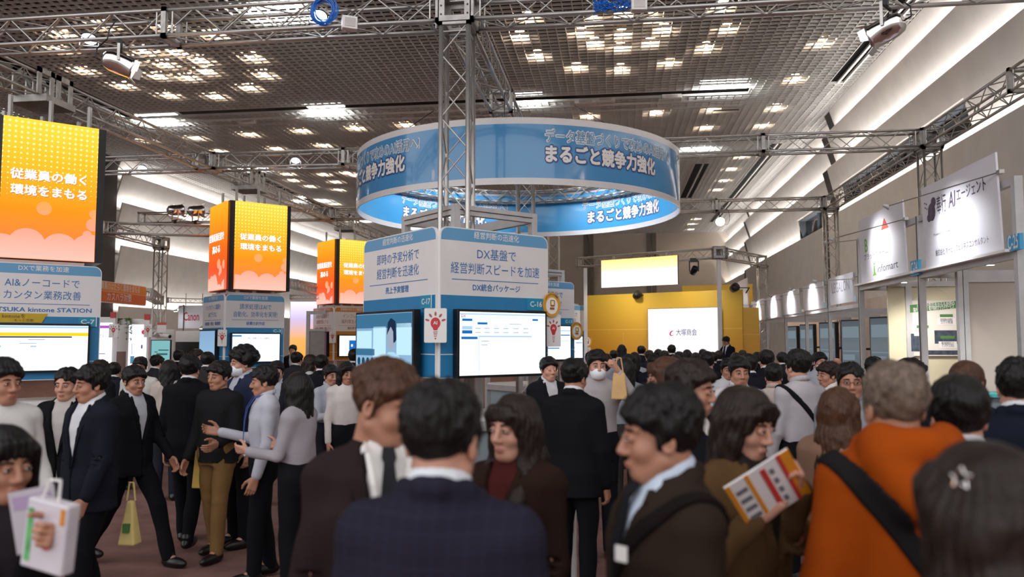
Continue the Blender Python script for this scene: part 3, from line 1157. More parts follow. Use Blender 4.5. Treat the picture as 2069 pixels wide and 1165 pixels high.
def bulb_sign(label, loc, ang, w=.24, h=.36):
    t = thing('bulb_sign', label, 'sign', loc, ang, 'white signs with a red light bulb')
    m = MB()
    m.prism(rrect(-w / 2, 0, w / 2, h, .015, 'abcd', 4), -.012, .004)
    m.build('card', M_WHITE, t)
    k = w / .24
    m = MB()
    m.prism(disc(0, h * .57, .052 * k, 24, .06 * k), -.015, -.011)
    m.prism([(-.036 * k, h * .47), (-.018 * k, h * .36), (.018 * k, h * .36), (.036 * k, h * .47)], -.0148, -.011)
    m.build('bulb_picture', M_BULBRED, t)
    m = MB()
    for i in range(5):
        a = PI / 2 + (i - 2) * .62
        cx, cz = .092 * k * math.cos(a), h * .57 + .098 * k * math.sin(a)
        R = Matrix.Rotation(a - PI / 2, 2)
        for r0, yy in ((1.0, -.014), ):
            o, q = [], []
            for (px, pz) in disc(0, 0, .012 * k, 12, .024 * k):
                v = R @ Vector((px, pz)); o.append((cx + v.x, cz + v.y))
            m.prism(o, yy, -.011)
    for i in range(4):
        z = h * .33 - i * .016 * k
        m.prism(rrect(-.024 * k + .003 * i, z - .009 * k, .024 * k - .003 * i, z - .002), -.014, -.011)
    m.prism([(-.012, h * .33 - .07 * k), (0, h * .33 - .09 * k), (.012, h * .33 - .07 * k)], -.014, -.011)
    m.build('ray_picture', pm('bulb_line', '#b05a5c', .5), t)
    text('AI', .05 * k, 0, h * .57, -.017, M_TXWHITE, t, .02)
    m = MB(); m.box(-.02, .004, h * .4, .02, .12, h * .6)
    m.build('fixing_bracket', M_DARK, t)
    return t


def stage_badge(label, loc, ang, r=.155):
    t = thing('round_badge', label, 'sign', loc, ang, 'round yellow badges on the towers')
    m = MB(); m.prism(disc(0, 0, r, 36, r * 1.22), -.012, .004)
    m.build('badge_rim', pm('badge_gold', '#d79a2e', .45, 0, .06, 10), t)
    m = MB(); m.prism(disc(0, -.012, r * .68, 32, r * .83), -.015, -.011)
    m.build('badge_field', M_WHITE, t)
    m = MB()
    m.prism(rrect(-.03 * r / .155, -.02, .045 * r / .155, .075 * r / .155, .012, 'abcd', 4), -.02, -.014)
    m.prism(rrect(-.04 * r / .155, -.075 * r / .155, .04 * r / .155, -.03, .008, 'abcd', 4), -.02, -.014)
    m.build('computer_picture', pm('badge_brown', '#9c5a24', .5), t)
    m = MB()
    m.prism(rrect(-.018 * r / .155, 0, .028 * r / .155, .06 * r / .155), -.022, -.019)
    m.build('computer_screen_picture', pm('badge_cream', '#f3e3b0', .5), t)
    # arched words
    tx = 'メインステージで発表!'
    n = len(tx)
    for i, ch in enumerate(tx):
        a = PI / 2 + .95 - 1.9 * i / (n - 1)
        q = text(ch, r * .22, r * .84 * math.cos(a), r * 1.02 * math.sin(a), -.015, M_TXDARK, t, .01, name='arched_lettering', rot=a - PI / 2)
    return t


C45, S45 = math.cos(PI / 4), math.sin(PI / 4)


def tower(label, near, wr, wl, dz, right, left, scheme='blue', frame_top=None, fsh=(0, .20)):
    """square display tower standing on a corner towards the aisle. near = (x, y) of the near board edge"""
    t = thing('display_tower', label, 'display stand', (near[0], near[1], 0), 0, 'display towers in the aisle')
    z0, zw, zh, z1 = 1.25 + dz, 2.14 + dz, 2.735 + dz, 2.88 + dz
    ct, cl, tw = (M_BLUEBOARD, M_BLUELOW, M_TXBLUE) if scheme == 'blue' else (M_ORANGEB, M_ORANGEB, M_TXORANGE)
    g = .03
    # boards
    br = board(t, wr, z0, zw, zh, z1, (C45 * g, S45 * g, 0), PI / 4, ct, cl)
    bl = board(t, wl, z0, zw, zh, z1, (-C45 * (wl + g), S45 * (wl + g), 0), -PI / 4, ct, cl)
    for b, w, d in ((br, wr, right), (bl, wl, left)):
        if not d:
            continue
        text(d['head'], .085, w / 2, (zh + z1) / 2, -.004, M_TXWHITE, b, .012, w * d.get('hw', .42))
        for i, (tx, wd) in enumerate(d['main']):
            text(tx, .135, w * d.get('mx', .5), zh - .135 - .17 * i, -.004, tw, b, .004, w * wd)
        m = MB(); m.prism(rrect(w * .1, zh - .425, w * .9, zh - .417), -.0035, 0)
        m.build('printed_rule', tw, b)
        text(d['sub'], .085, w / 2, zh - .505, -.004, tw, b, .018, w * d.get('sw', .5))
        if d.get('no'):
            number_plate(b, d['no'], w - .17 - d.get('nx', 0), zw - .07, .24, .14, M_TEAL if scheme == 'blue' else M_RED)
    # aluminium frame
    fz = frame_top or z1 + .05
    D = 1.1
    R = Matrix.Translation((fsh[0], fsh[1], 0)) @ Matrix.Rotation(PI / 4, 4, 'Z')
    for a, b in ((0, 0), (D, 0), (0, D), (D, D)):
        m = MB()
        m.box(a - .04, b - .04, 0, a + .04, b + .04, fz, R)
        m.box(a - .006, b - .0415, z1 - .2, a + .006, b - .038, fz, R)
        m.build('frame_post', M_ALU2, t)
    for z in (fz - .055, .9):
        for q in ((.04, -.035, D - .04, .035), (.04, D - .035, D - .04, D + .035), (-.035, .04, .035, D - .04), (D - .035, .04, D + .035, D - .04)):
            MB().box(q[0], q[1], z - .055, q[2], q[3], z + .055, R).build('frame_beam', M_ALU2, t)
    m = MB()
    m.box(.03, -.045, fz - .058, D - .03, -.036, fz - .052, R)
    m.box(-.045, .03, fz - .058, -.036, D - .03, fz - .052, R)
    m.build('beam_groove', M_DARK, t)
    m = MB()
    for b, w in ((br, wr), (bl, wl)):
        M = Matrix.Translation(b.location) @ Matrix.Rotation(b.rotation_euler.z, 4, 'Z')
        for u in (.25, w - .25):
            m.box(u - .03, .03, z0 + .1, u + .03, .16, z0 + .16, M)
            m.box(u - .03, .03, z1 - .3, u + .03, .16, z1 - .24, M)
    m.build('board_bracket', M_DARK, t)
    m = MB()
    m.box(-.03, -.03, .955, D + .03, D + .03, .985, R)
    m.build('counter_top', M_WHITE, t)
    m = MB()
    m.box(.045, .045, .02, D - .045, D - .045, .84, R)
    m.build('base_cabinet', pm('cabinet_grey_blue', '#9fb0b8', .6, 0, .05, 3), t)
    return t, br, bl, (z0, zw, zh, z1)


def frame_of(near, ang, w):
    g = .03
    if ang > 0:
        return (near[0] + C45 * g, near[1] + S45 * g)
    return (near[0] - C45 * (w + g), near[1] + S45 * (w + g))


def on_face(near, ang, w, u, y, z):
    o = frame_of(near, ang, w)
    c, s = math.cos(ang), math.sin(ang)
    return (o[0] + c * u - s * y, o[1] + s * u + c * y, z)


p = atD(884.5, 500, 8.27)
N16 = (p.x, p.y)
WR, WL = 1.5, 1.69
t16, *_ = tower('tall display tower with the C-16 and C-17 boards in the centre', N16, WR, WL, .2,
                dict(head='経営判断の迅速化', main=(('DX基盤で', .36), ('経営判断スピードを加速', .82)), sub='DX統合パッケージ', sw=.44, no='C-16', nx=.03),
                dict(head='経営判断の迅速化', main=(('即時の予実分析で', .58), ('経営判断を迅速化', .58)), sub='売上予実管理', sw=.32, no='C-17'), frame_top=3.36, fsh=(.12, .34))
monitor('black monitor under the C-16 board showing a white program window', frame_of(N16, 1, WR), PI / 4, .16, 1.40, 1.45, 2.19, M_SCRWHITE, ui_app)
monitor('black monitor under the C-17 board showing a presenter in an office', frame_of(N16, -1, WL), -PI / 4, .1, 1.48, 1.38, 2.19, M_SCRBLUE, ui_video, off=.10)
bulb_sign('white light bulb sign at the corner between the C-17 and C-16 monitors', (N16[0], N16[1] - .08, 1.83), .15, .235, .36)
bulb_sign('white light bulb sign on the right edge of the C-16 board', on_face(N16, PI / 4, WR, WR + .05, -.03, 1.78), PI / 5, .2, .38)
stage_badge('round yellow badge on the right edge of the C-16 board', on_face(N16, PI / 4, WR, WR + .01, -.05, 2.27), PI / 5, .118)

W3R, W3L = 1.33, 1.58
NEARS = [(XT, y - .25) for y in YTW]
tower('display tower with the C-7 board under the big orange cube', NEARS[0], 1.47, W3L, 0.05,
      dict(head='DXで業務を加速', main=(('AI&ノーコードで', .62), ('カンタン業務改善', .64)), sub='OTSUKA kintone STATION', sw=.84, no='C-7', hw=.42, mx=.5), None)
mo = monitor('monitor under the C-7 board showing a white page with a yellow bar', frame_of(NEARS[0], 1, 1.47), PI / 4, .14, 1.33, 1.41, 2.09, M_SCRWHITE, ui_kintone)
t = thing('kintone_strip', 'yellow slanted strip on the C-7 board above the monitor', 'sign', on_face(NEARS[0], PI / 4, 1.47, 0.1, -.012, 2.10), PI / 4)
m = MB(); m.prism([(0, 0), (.63, 0), (.70, .13), (0, .13)], -.004, .006)
m.build('strip', pm('strip_yellow', '#c9a61a', .5), t)
text('kintoneを', .07, .3, .085, -.006, M_TXDARK, t, .005)
text('もっと活用!', .045, .42, .03, -.006, M_TXDARK, t)
tower('display tower with the C-3 board under the second orange cube', NEARS[1], W3R, W3L, 0.0,
      dict(head='DXで業務を加速', main=(('請求処理はAIで', .54), ('自動化、効率化を実現!', .74)), sub='経費仕訳作成', sw=.31, no='C-3', hw=.40),
      dict(head='DXで業務を加速', main=(('バックオフィス業務を', .7), ('AIでラクに', .4)), sub='経理業務・受発注・契約書管理', sw=.72, no='C-4'))
monitor('monitor under the C-3 board showing a white slide', frame_of(NEARS[1], 1, W3R), PI / 4, .10, 1.22, 1.36, 2.03, M_SCRWHITE, ui_slide)
monitor('pale blue monitor on the shaded left face of the C-3 tower', frame_of(NEARS[1], -1, W3L), -PI / 4, .12, 1.33, 1.36, 2.10, M_SCRBLUE, None)
bulb_sign('white light bulb sign on the corner of the C-3 tower', (NEARS[1][0], NEARS[1][1] - .06, 1.73), .1, .2, .36)
tower('orange display tower under the third orange cube', NEARS[2], W3R, W3L, 0.0,
      dict(head='従業員のはたらく環境をまもる', main=(('インフレ時代の', .6), ('福利厚生の新定番', .66)), sub='福利厚生管理', sw=.36, no=None, hw=.7),
      dict(head='従業員のはたらく環境をまもる', main=(('採用から定着まで', .62), ('組織を強くする', .56)), sub='人材採用・組織診断・評価システム', sw=.8, no='C-2', hw=.7), 'orange')
monitor('monitor on the orange tower showing a blue card picture', frame_of(NEARS[2], 1, W3R), PI / 4, .10, 1.22, 1.36, 2.03, M_SCRWHITE, ui_card)


def ui_career(s, w, h):
    text('あなたのキャリアは、', .11, w / 2, h * .55, -.004, M_UIPALE, s, 0, w * .75)
    text('可能性とは', .07, w / 2, h * .3, -.004, M_UIPALE, s, 0, w * .4)


monitor('dark purple monitor on the left face of the orange tower', frame_of(NEARS[2], -1, W3L), -PI / 4, .12, 1.35, 1.36, 2.12, em('screen_plum', '#5a3a4c', .8), ui_career)
bulb_sign('white light bulb sign on the corner of the orange tower', (NEARS[2][0], NEARS[2][1] - .06, 1.78), .1, .2, .36)

# towers behind C-16
p = atD(1160, 572, 16.1)
N13 = (p.x - C45 * 1.45, p.y - S45 * 1.45)
tower('display tower with the C-13 board behind the C-16 tower', N13, 1.42, 1.5, .17,
      dict(head='DXで業務を加速', main=(('書類の電子化で', .56), ('効率を向上!', .5)), sub='電子化パッケージ', sw=.5, no='C-13', hw=.42), None, frame_top=3.3)
monitor('monitor under the C-13 board showing a white and blue table', frame_of(N13, 1, 1.42), PI / 4, .1, 1.25, 1.45, 2.17, M_SCRWHITE, ui_table)
stage_badge('round yellow badge on the right edge of the C-13 board', on_face(N13, PI / 4, 1.42, 1.43, -.05, 2.05), PI / 5, .15)
p = atD(1182, 617, 22.9)
N10 = (p.x - C45 * 1.45, p.y - S45 * 1.45)
tower('far blue display tower peeking out right of the C-13 board', N10, 1.42, 1.5, 0.0,
      dict(head='DXで業務を加速', main=(('請求書の電子化で', .56), ('業務を効率化', .5)), sub='業務支援', sw=.3, hw=.42), None)
monitor('small pale monitor on the far blue tower beside the yellow stage', frame_of(N10, 1, 1.42), PI / 4, .1, 1.25, 1.33, 2.0, M_SCRWHITE, ui_table)
stage_badge('small round yellow badge on the far blue tower', on_face(N10, PI / 4, 1.42, 1.46, -.05, 1.84), PI / 5, .15)
bulb_sign('small light bulb sign on the far blue tower beside the stage', on_face(N10, PI / 4, 1.42, 1.48, -.03, 1.3), PI / 5, .2, .36)

# ------------------------------------------------------------------ hanging ring banner
RC, RR, RZ0, RZ1 = Vector((-1.72, 13.7, 0)), 2.83, 4.07, 5.04
RT = thing('ring_banner', 'large hanging blue ring banner with white borders above the towers', 'banner', (RC.x, RC.y, RZ0))


def ring_skin(name, r, inward, mats, parent):
    m = MB()
    n = 120
    H = RZ1 - RZ0
    for mi, (a, b) in enumerate(((0, .095), (.095, H - .095), (H - .095, H))):
        m.mi = 0 if mi != 1 else 1
        vs, fs = [], []
        for i in range(n):
            t = 2 * PI * i / n
            for z in (a, b):
                vs.append((r * math.cos(t), r * math.sin(t), z))
        for i in range(n):
            j = (i + 1) % n
            q = (2 * i, 2 * j, 2 * j + 1, 2 * i + 1)
            fs.append(q[::-1] if inward else q)
        m.add(vs, fs)
    return m.build(name, mats, parent, smooth=True)


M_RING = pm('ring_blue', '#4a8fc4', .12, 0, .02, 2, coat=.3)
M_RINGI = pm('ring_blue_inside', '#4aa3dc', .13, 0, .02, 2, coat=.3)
M_RINGW = pm('ring_white', '#dcd8d8', .2, 0, .02, 2)
M_OUTL = pm('ring_letter_outline', '#2c4f86', .3, 0, .02, 2)
M_RTX = pm('ring_letter_white', '#efe9e6', .3, 0, .02, 2)
M_RTB = pm('ring_letter_blue', '#6fa5cc', .3, 0, .02, 2)
outer = ring_skin('outer_face', RR, False, [M_RINGW, M_RING], RT)
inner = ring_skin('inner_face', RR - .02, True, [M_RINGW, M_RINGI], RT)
m = MB()
for z in (0, RZ1 - RZ0):
    n = 120
    vs, fs = [], []
    for i in range(n):
        t = 2 * PI * i / n
        vs += [(RR * math.cos(t), RR * math.sin(t), z), ((RR - .02) * math.cos(t), (RR - .02) * math.sin(t), z)]
    for i in range(n):
        j = (i + 1) % n
        fs.append((2 * i, 2 * i + 1, 2 * j + 1, 2 * j))
    m.add(vs, fs)
m.build('edge_strip', M_RINGW, RT)


def ring_text(tx, size, bold, width, zc, th, r, inward, mat, parent, name):
    """letters wrapped round the ring, centred at angle th measured from the side facing the camera"""
    me = text_mesh(tx, size, bold)
    xs = [v.co.x for v in me.vertices]
    k = width / (max(xs) - min(xs))
    for v in me.vertices:
        x, yv = v.co.x * k, v.co.y
        a = th + (x / r if not inward else -x / r)
        if inward:
            v.co = (r * math.sin(a), r * math.cos(PI - a) if False else -r * math.cos(a), zc + yv)
        else:
            v.co = (r * math.sin(a), -r * math.cos(a), zc + yv)
    me.materials.append(mat)
    return mesh_obj(name, me, parent)


H = RZ1 - RZ0
T1, T2 = 'データ基盤づくりで攻めのAI活用へ!', 'まるごと競争力強化'
for tm, tt in ((.61, .70), (-.875, -.855), (2.2, 2.25), (-2.4, -2.38)):
    for tx, sz, wd, z, b1, m1, b0, m0, th in ((T1, .20, 2.47, H * .715, .012, M_RTB, .075, M_RTX, tt), (T2, .265, 2.0, H * .44, .045, M_RTX, .13, M_OUTL, tm)):
        ring_text(tx, sz, b0, wd * 1.012, z, th, RR + .003, False, m0, outer, 'lettering_outline')
        ring_text(tx, sz, b1, wd, z, th, RR + .006, False, m1, outer, 'lettering')
for tm, tt in ((PI - .77, PI - .82), (PI + .73, PI + .65), (.6, .65), (-.75, -.7)):
    for tx, sz, wd, z, b1, m1, b0, m0, th in ((T1, .20, 2.47, H * .62, .012, M_RTB, .075, M_RTX, tt), (T2, .265, 2.0, H * .34, .045, M_RTX, .13, M_OUTL, tm)):
        ring_text(tx, sz, b0, wd * 1.012, z, th, RR - .023, True, m0, inner, 'lettering_outline')
        ring_text(tx, sz, b1, wd, z, th, RR - .026, True, m1, inner, 'lettering')
# curved truss that carries the ring
t = thing('curved_truss', 'curved silver truss carrying the blue ring banner from inside', 'truss', (RC.x, RC.y, 4.78))
for rr in (RR - .10, RR - .32):
    for z in (0, .22):
        m = MB()
        m.path([Vector((rr * math.cos(a), rr * math.sin(a), z)) for a in [2 * PI * i / 72 for i in range(73)]], .022, 8)
        m.build('chord', M_ALU, t, smooth=True)
m = MB()
n = 60
for i in range(n):
    a0, a1 = 2 * PI * i / n, 2 * PI * (i + 1) / n
    for r0, r1, z0, z1 in ((RR - .32, RR - .32, 0, .22), (RR - .10, RR - .10, 0, .22), (RR - .32, RR - .10, 0, 0), (RR - .32, RR - .10, .22, .22)):
        if i % 2:
            r0, r1, z0, z1 = r1, r0, z1, z0
        m.tube((r0 * math.cos(a0), r0 * math.sin(a0), z0), (r1 * math.cos(a1), r1 * math.sin(a1), z1), .009, 5, cap=False)
m.build('bracing', M_ALU, t, smooth=True)
m = MB()
for a in (.1, PI / 2 - .05, PI - .1, 1.5 * PI + .05, PI * .75, PI * .25, 1.25 * PI, 1.75 * PI):
    rr = RR - .21
    m.tube((rr * math.cos(a), rr * math.sin(a), .22), (rr * math.cos(a) * (.6 if abs(math.cos(a)) > .3 else 1), rr * math.sin(a), TB - 4.78 + .02), .006, 5)
m.build('hanging_wire', M_DARK, t)

for dx, rz, l in ((-.5, 2.6, 'white lamp hidden inside the left half of the ring banner'), (.5, -2.6, 'white lamp hidden inside the right half of the ring banner')):  # unseen lamps added to brighten the ring's inner face
    work_lamp(l, (RC.x + dx, Y2_T - .6, TB - .55), rz)
    ld = bpy.data.lights.new('added_ring_lamp', 'SPOT')
    ld.energy = 200
    ld.spot_size = 2.6
    ld.spot_blend = .8
    ld.shadow_soft_size = .09
    ld.color = (.9, .95, 1.0)
    lo = bpy.data.objects.new('added_ring_lamp', ld)
    COL.objects.link(lo)
    lo.location = (RC.x + dx, Y2_T - .75, TB - .5)
    lo.rotation_euler = (Vector((dx * 2.2, .5, -.45))).to_track_quat('-Z', 'Y').to_euler()


# ================================================================== right hand booths
FX = 4.0
M_BOOTHW = pm('booth_wall', '#b3a69c', .7, 0, .05, 2)
M_CREAM = pm('booth_wall_cream', '#cfc6a9', .7, 0, .05, 2)
M_SIGN = pm('sign_white', '#e4e1e8', .5, 0, .015, 2)
M_LAMPG = em('sign_lamp_glow', (.93, .97, 1.0), 40.0)
M_PURPLE = pm('logo_purple', '#4a3a58', .5, 0, .1, 8)
M_GREEN = pm('logo_green', '#79b84a', .5, 0, .05, 8)
M_DKGREEN = pm('poster_green', '#4e7a43', .6, 0, .05, 8)


def arm_spot(label, base, head, aim, energy, r=.032):
    """small spotlight on a long thin arm that lights a fascia sign"""
    t = thing('arm_spotlight', label, 'spotlight', base, 0, 'arm spotlights on the booth signs')
    h = Vector(head) - Vector(base)
    m = MB()
    m.tube((0, 0, 0), h, .007, 6)
    m.cbox((0, 0, 0), .05, .07, .04)
    m.build('arm', M_ALU, t)
    d = (Vector(aim) - Vector(head)).normalized()
    q = d.to_track_quat('-Z', 'Y')
    m = MB()
    m.lathe([(0, .05), (r * .6, .05), (r * .7, .02), (r, -.03), (r * .95, -.032)], 16)
    hd = m.build('lamp_head', M_ALU2, t, h, (0, 0, 0), smooth=True)
    hd.rotation_euler = q.to_euler()
    m = MB()
    m.lathe([(r * .92, -.029), (0, -.034)], 16)
    m.build('lens', M_LAMPG, hd)
    ld = bpy.data.lights.new('sign_spot', 'SPOT')
    ld.energy = energy
    ld.spot_size = 1.9
    ld.spot_blend = .9
    ld.shadow_soft_size = .03
    ld.color = (.93, .96, 1.0)
    lo = bpy.data.objects.new('sign_spot', ld)
    COL.objects.link(lo)
    lo.location = Vector(head) + d * .04
    lo.rotation_euler = q.to_euler()
    return t


def fascia(label, l, r, bl, cat='sign', x=FX, name='fascia_sign', group='white signs over the right booths', tilt=.03):
    """sign board on the booth front: l, r = top left/right pixels, bl = bottom-left pixel"""
    a, b, c = atX(l[0], l[1], x), atX(r[0], r[1], x), atX(bl[0], bl[1], x)
    y0, y1 = b.y, a.y                          # near end, far end
    z0, z1 = c.z, (a.z + b.z) / 2
    t = thing(name, label, cat, (x, y1, z0), -PI / 2, group)
    w, h = y1 - y0, z1 - z0
    m = MB()
    m.prism(rrect(0, 0, w, h), -.01, .012)
    s = m.build('sign_panel', M_SIGN, t, (0, 0, 0), (tilt, 0, 0))
    m = MB()
    m.box(w * .2, .012, h * .2, w * .24, .05, h * .8)
    m.box(w * .76, .012, h * .2, w * .8, .05, h * .8)
    m.build('fixing_bracket', M_ALU2, t)
    return t, s, w, h, y0, y1, z0, z1


# C-25 and its neighbours
t, s, w, h, y0, y1, z0, z1 = fascia('large white sign with a purple logo beside the C-25 plate', (1867, 381), (2018.7, 308), (1876, 540))
k = w / 2.2
text('奉行', .24, w * .30, h * .69, -.013, M_PURPLE, s, .012, w * .14)
text('AI', .26, w * .455, h * .70, -.013, M_PURPLE, s, .02, w * .09, shear=.15)
text('エージェント', .17, w * .70, h * .72, -.013, M_PURPLE, s, .012, w * .36)
m = MB()
m.prism(disc(w * .15, h * .66, w * .055, 24, h * .11), -.014, -.01)
m.prism(disc(w * .185, h * .77, w * .035, 24, h * .06), -.0145, -.01)
m.prism(disc(w * .105, h * .60, w * .03, 20, h * .05), -.0143, -.01)
for x, z in ((.05, .80), (.075, .78), (.055, .74), (.08, .72)):
    m.prism(disc(w * x, h * z, .012, 10), -.014, -.01)
m.build('logo_picture', M_PURPLE, s)
text('株式会社 オービックビジネスコンサルタント', .09, w * .52, h * .14, -.013, M_TXDARK, s, .0, w * .70)
text('Powered by cloud', .05, w * .28, h * .37, -.013, M_TXDARK, s, 0, w * .24)
hy = (y0 + y1) / 2 + .15
arm_spot('arm spotlight in front of the C-25 sign', (FX - .02, y0 - .05, z1 - .22), (FX - .75, hy, z1 - .36), (FX, hy - .1, z0 + .25 * h), 78)
Y25 = (y0, y1, z0, z1)

t, s, w, h, y0, y1, z0, z1 = fascia('white sign with a green letter B and a red peak beside the C-24 plate', (1738.6, 446.8), (1829, 402.3), (1744, 570))
text('B', .30, w * .17, h * .55, -.013, M_GREEN, s, .015)
text('プラットフォーム', .11, w * .38, h * .37, -.013, M_TXDARK, s, 0, w * .55)
m = MB()
m.prism([(w * .54, h * .70), (w * .70, h * .70), (w * .62, h * .86)], -.014, -.01)
m.build('peak_picture', pm('logo_red', '#e0503c', .5, 0, .05, 8), s)
m = MB()
m.prism(disc(w * .335, h * .24, .018, 12), -.014, -.01)
m.prism([(w * .32, h * .07), (w * .345, h * .07), (w * .345, h * .21), (w * .325, h * .21)], -.014, -.01)
m.prism([(w * .29, h * .06), (w * .38, h * .06), (w * .345, h * .12)], -.0142, -.01)
m.build('figure_picture', M_GREEN, s)
text('infomart', .16, w * .62, h * .14, -.013, M_TXDARK, s, 0, w * .44)
hy = (y0 + y1) / 2
arm_spot('arm spotlight in front of the infomart sign', (FX - .02, y0 - .05, z1 - .28), (FX - .70, hy + .1, z1 - .40), (FX, hy, z0 + .4 * h), 58)
arm_spot('arm spotlight shining at the left end of the infomart sign', (FX - .02, y1 + .03, z1 - .3), (FX - .5, y1 + .25, z1 - .33), (FX, y1 + 1.0, z0 + .1), 8)
Y24 = (y0, y1, z0, z1)
for lab, l, r, bl, tx, e in (('white LEGALON sign, fourth sign from the C-25 plate', (1677.6, 562), (1724, 550), (1679, 616.5), 'LEGALON', 2.5),
                             ('glaring white sign left of the LEGALON sign', (1624, 580), (1664.5, 567), (1628, 627.5), None, 26),
                             ('glaring white sign, second left of the LEGALON sign', (1584, 592), (1615, 584), (1587, 636), None, 26),
                             ('glaring white sign, third left of the LEGALON sign', (1552, 602), (1577, 596), (1554, 643), None, 26),
                             ('glaring white sign at the far end of the booth row', (1522, 612), (1544.6, 606), (1526.5, 648), None, 26)):
    t, s, w, h, y0, y1, z0, z1 = fascia(lab, l, r, bl)
    if tx:
        text(tx, .26, w * .5, h * .58, -.013, pm('letter_grey', '#a8a6ae', .5), s, .012, w * .76)
    m = MB()
    m.prism(rrect(w, h * -.02, w + .16, h * .2), -.016, 0)
    pl = m.build('number_plate', pm('plate_pale', '#bcd3e6', .5), s)
    hy = (y0 + y1) / 2
    arm_spot('small arm spotlight over the ' + lab[6 if lab[0] == 'w' else 0:].replace('sign, fourth sign from the C-25 plate', 'sign'), (FX - .02, y0 - .05, z1 - .12), (FX - .45, hy, z1 - .10), (FX, hy, z0 + .4 * h), e * 2.2)
t, s, w, h, y0, y1, z0, z1 = fascia('tall white sign beside the yellow stage', (1488, 571.5), (1512, 561), (1492.5, 636))
m = MB()
m.prism([(w * .25, h * .16), (w * .75, h * .16), (w * .5, h * .24)], -.014, -.01)
m.build('logo_picture', pm('logo_faint', '#b9b6c4', .5), s)
m = MB(); m.box(w * .5 - .04, .03, -z0, w * .5 + .04, .11, h * .6); m.build('sign_post', M_ALU2, t)
hy = (y0 + y1) / 2
arm_spot('arm spotlight glowing left of the tall sign by the stage', (FX - .05, y1, z1 - .55), (FX - .7, y1 - .1, z1 - .55), (FX, hy, z0 + .5 * h), 10)

# aluminium booth frames: each post and beam line belongs to one booth front
posts_px = [(2064, 0), (1863, 1), (1740, 2), (1676, 3), (1629, 3), (1587, 3), (1549, 3), (1519, 3)]
ZF0, ZF1 = Y25[2] - .02, 3.52
ys = [atX(px, 600, FX + .05).y for px, _ in posts_px]
names = ['C-25 booth', 'infomart booth', 'LEGALON booth', 'first glaring booth left of LEGALON', 'second glaring booth left of LEGALON', 'third glaring booth left of LEGALON', 'farthest glaring booth']
for i in range(len(ys) - 1):
    ya, yb = ys[i], ys[i + 1]
    big = i < 2
    zt = ZF1 if big else Y25[2] + .22
    t = thing('aluminium_booth', 'grey aluminium front frame of the ' + names[i], 'booth frame', (FX + .05, ya, 0), 0, 'aluminium booth fronts')
    L = yb - ya
    wd = .08 if big else .06
    m = MB()
    m.box(-wd / 2, L - wd / 2, 0, wd / 2, L + wd / 2, zt)
    if i == 0:
        m.build('post', M_ALU2, t)
        m = MB()
        m.box(-wd / 2, -wd / 2, 0, wd / 2, wd / 2, zt)
    m.build('post', M_ALU2, t)
    m = MB()
    m.box(-.006 - wd / 2, L - .004, 0, -wd / 2 + .002, L + .004, zt)
    m.build('post_groove', M_DARK, t)
    zl = ZF0 if big else Y25[2] - .3
    m = MB()
    m.box(-.03, wd / 2, zt - .08, .03, L - wd / 2, zt)
    m.box(-.03, wd / 2, zl - .09, .03, L - wd / 2, zl - .02)
    m.build('beam', M_ALU2, t)
    if big:
        m = MB()
        m.box(-.12, wd / 2, zl - .02, .30, L - wd / 2, zl + .01)
        m.build('white_soffit', M_WHITE, t)
    m = MB()
    m.box(.03, L - .03, zl - .09, 2.5, L + .03, zl - .03)
    m.build('side_beam', M_ALU2, t)
# number plates
for tx, (xa, ya_), (xb, yb_) in (('C-25', (2035, 481), (2062, 499)), ('C-24', (1840, 531), (1857, 551))):
    a, b = atX(xa, ya_, FX - .02), atX(xb, yb_, FX - .02)
    w, hgt = a.y - b.y, a.z - b.z
    t = thing('booth_number', 'light blue booth number plate reading ' + tx, 'sign', (FX - .02, a.y, b.z - .02), -PI / 2, 'booth number plates on the right')
    m = MB(); m.prism(rrect(0, 0, w, hgt + .04), -.006, .03)
    m.build('plate', pm('plate_sky', '#3f9fd0', .4, 0, .03, 3), t)
    text(tx, .2, w / 2, hgt / 2 + .02, -.009, M_TXWHITE, t, .015, w * .8)
# small lamps under the soffit
for px, py, l in ((2000, 523, 'the C-25 sign'), (1826, 561, 'the infomart sign')):
    p = atX(px, py, FX + .12)
    t = thing('soffit_spotlight', 'small silver spotlight hanging under ' + l, 'spotlight', p, 0, 'soffit spotlights')
    m = MB(); m.tube((0, 0, .0), (0, 0, ZF0 - p.z), .012, 8); m.build('stem', M_DARK, t)
    m = MB(); m.lathe([(.016, 0), (.02, -.03), (.045, -.07)], 16); m.build('shade', M_ALU2, t, smooth=True)
    m = MB(); m.lathe([(.044, -.068), (0, -.072)], 16); m.build('lens', M_LAMPG, t)
    ld = bpy.data.lights.new('soffit_spot', 'SPOT')
    ld.energy, ld.spot_size, ld.spot_blend, ld.shadow_soft_size, ld.color = 130, 2.6, .8, .04, (1.0, .96, .9)
    lo = bpy.data.objects.new('soffit_spot', ld)
    COL.objects.link(lo)
    lo.location = p - Vector((0, 0, .09))
    lo.rotation_euler = (0, -.45, 0)
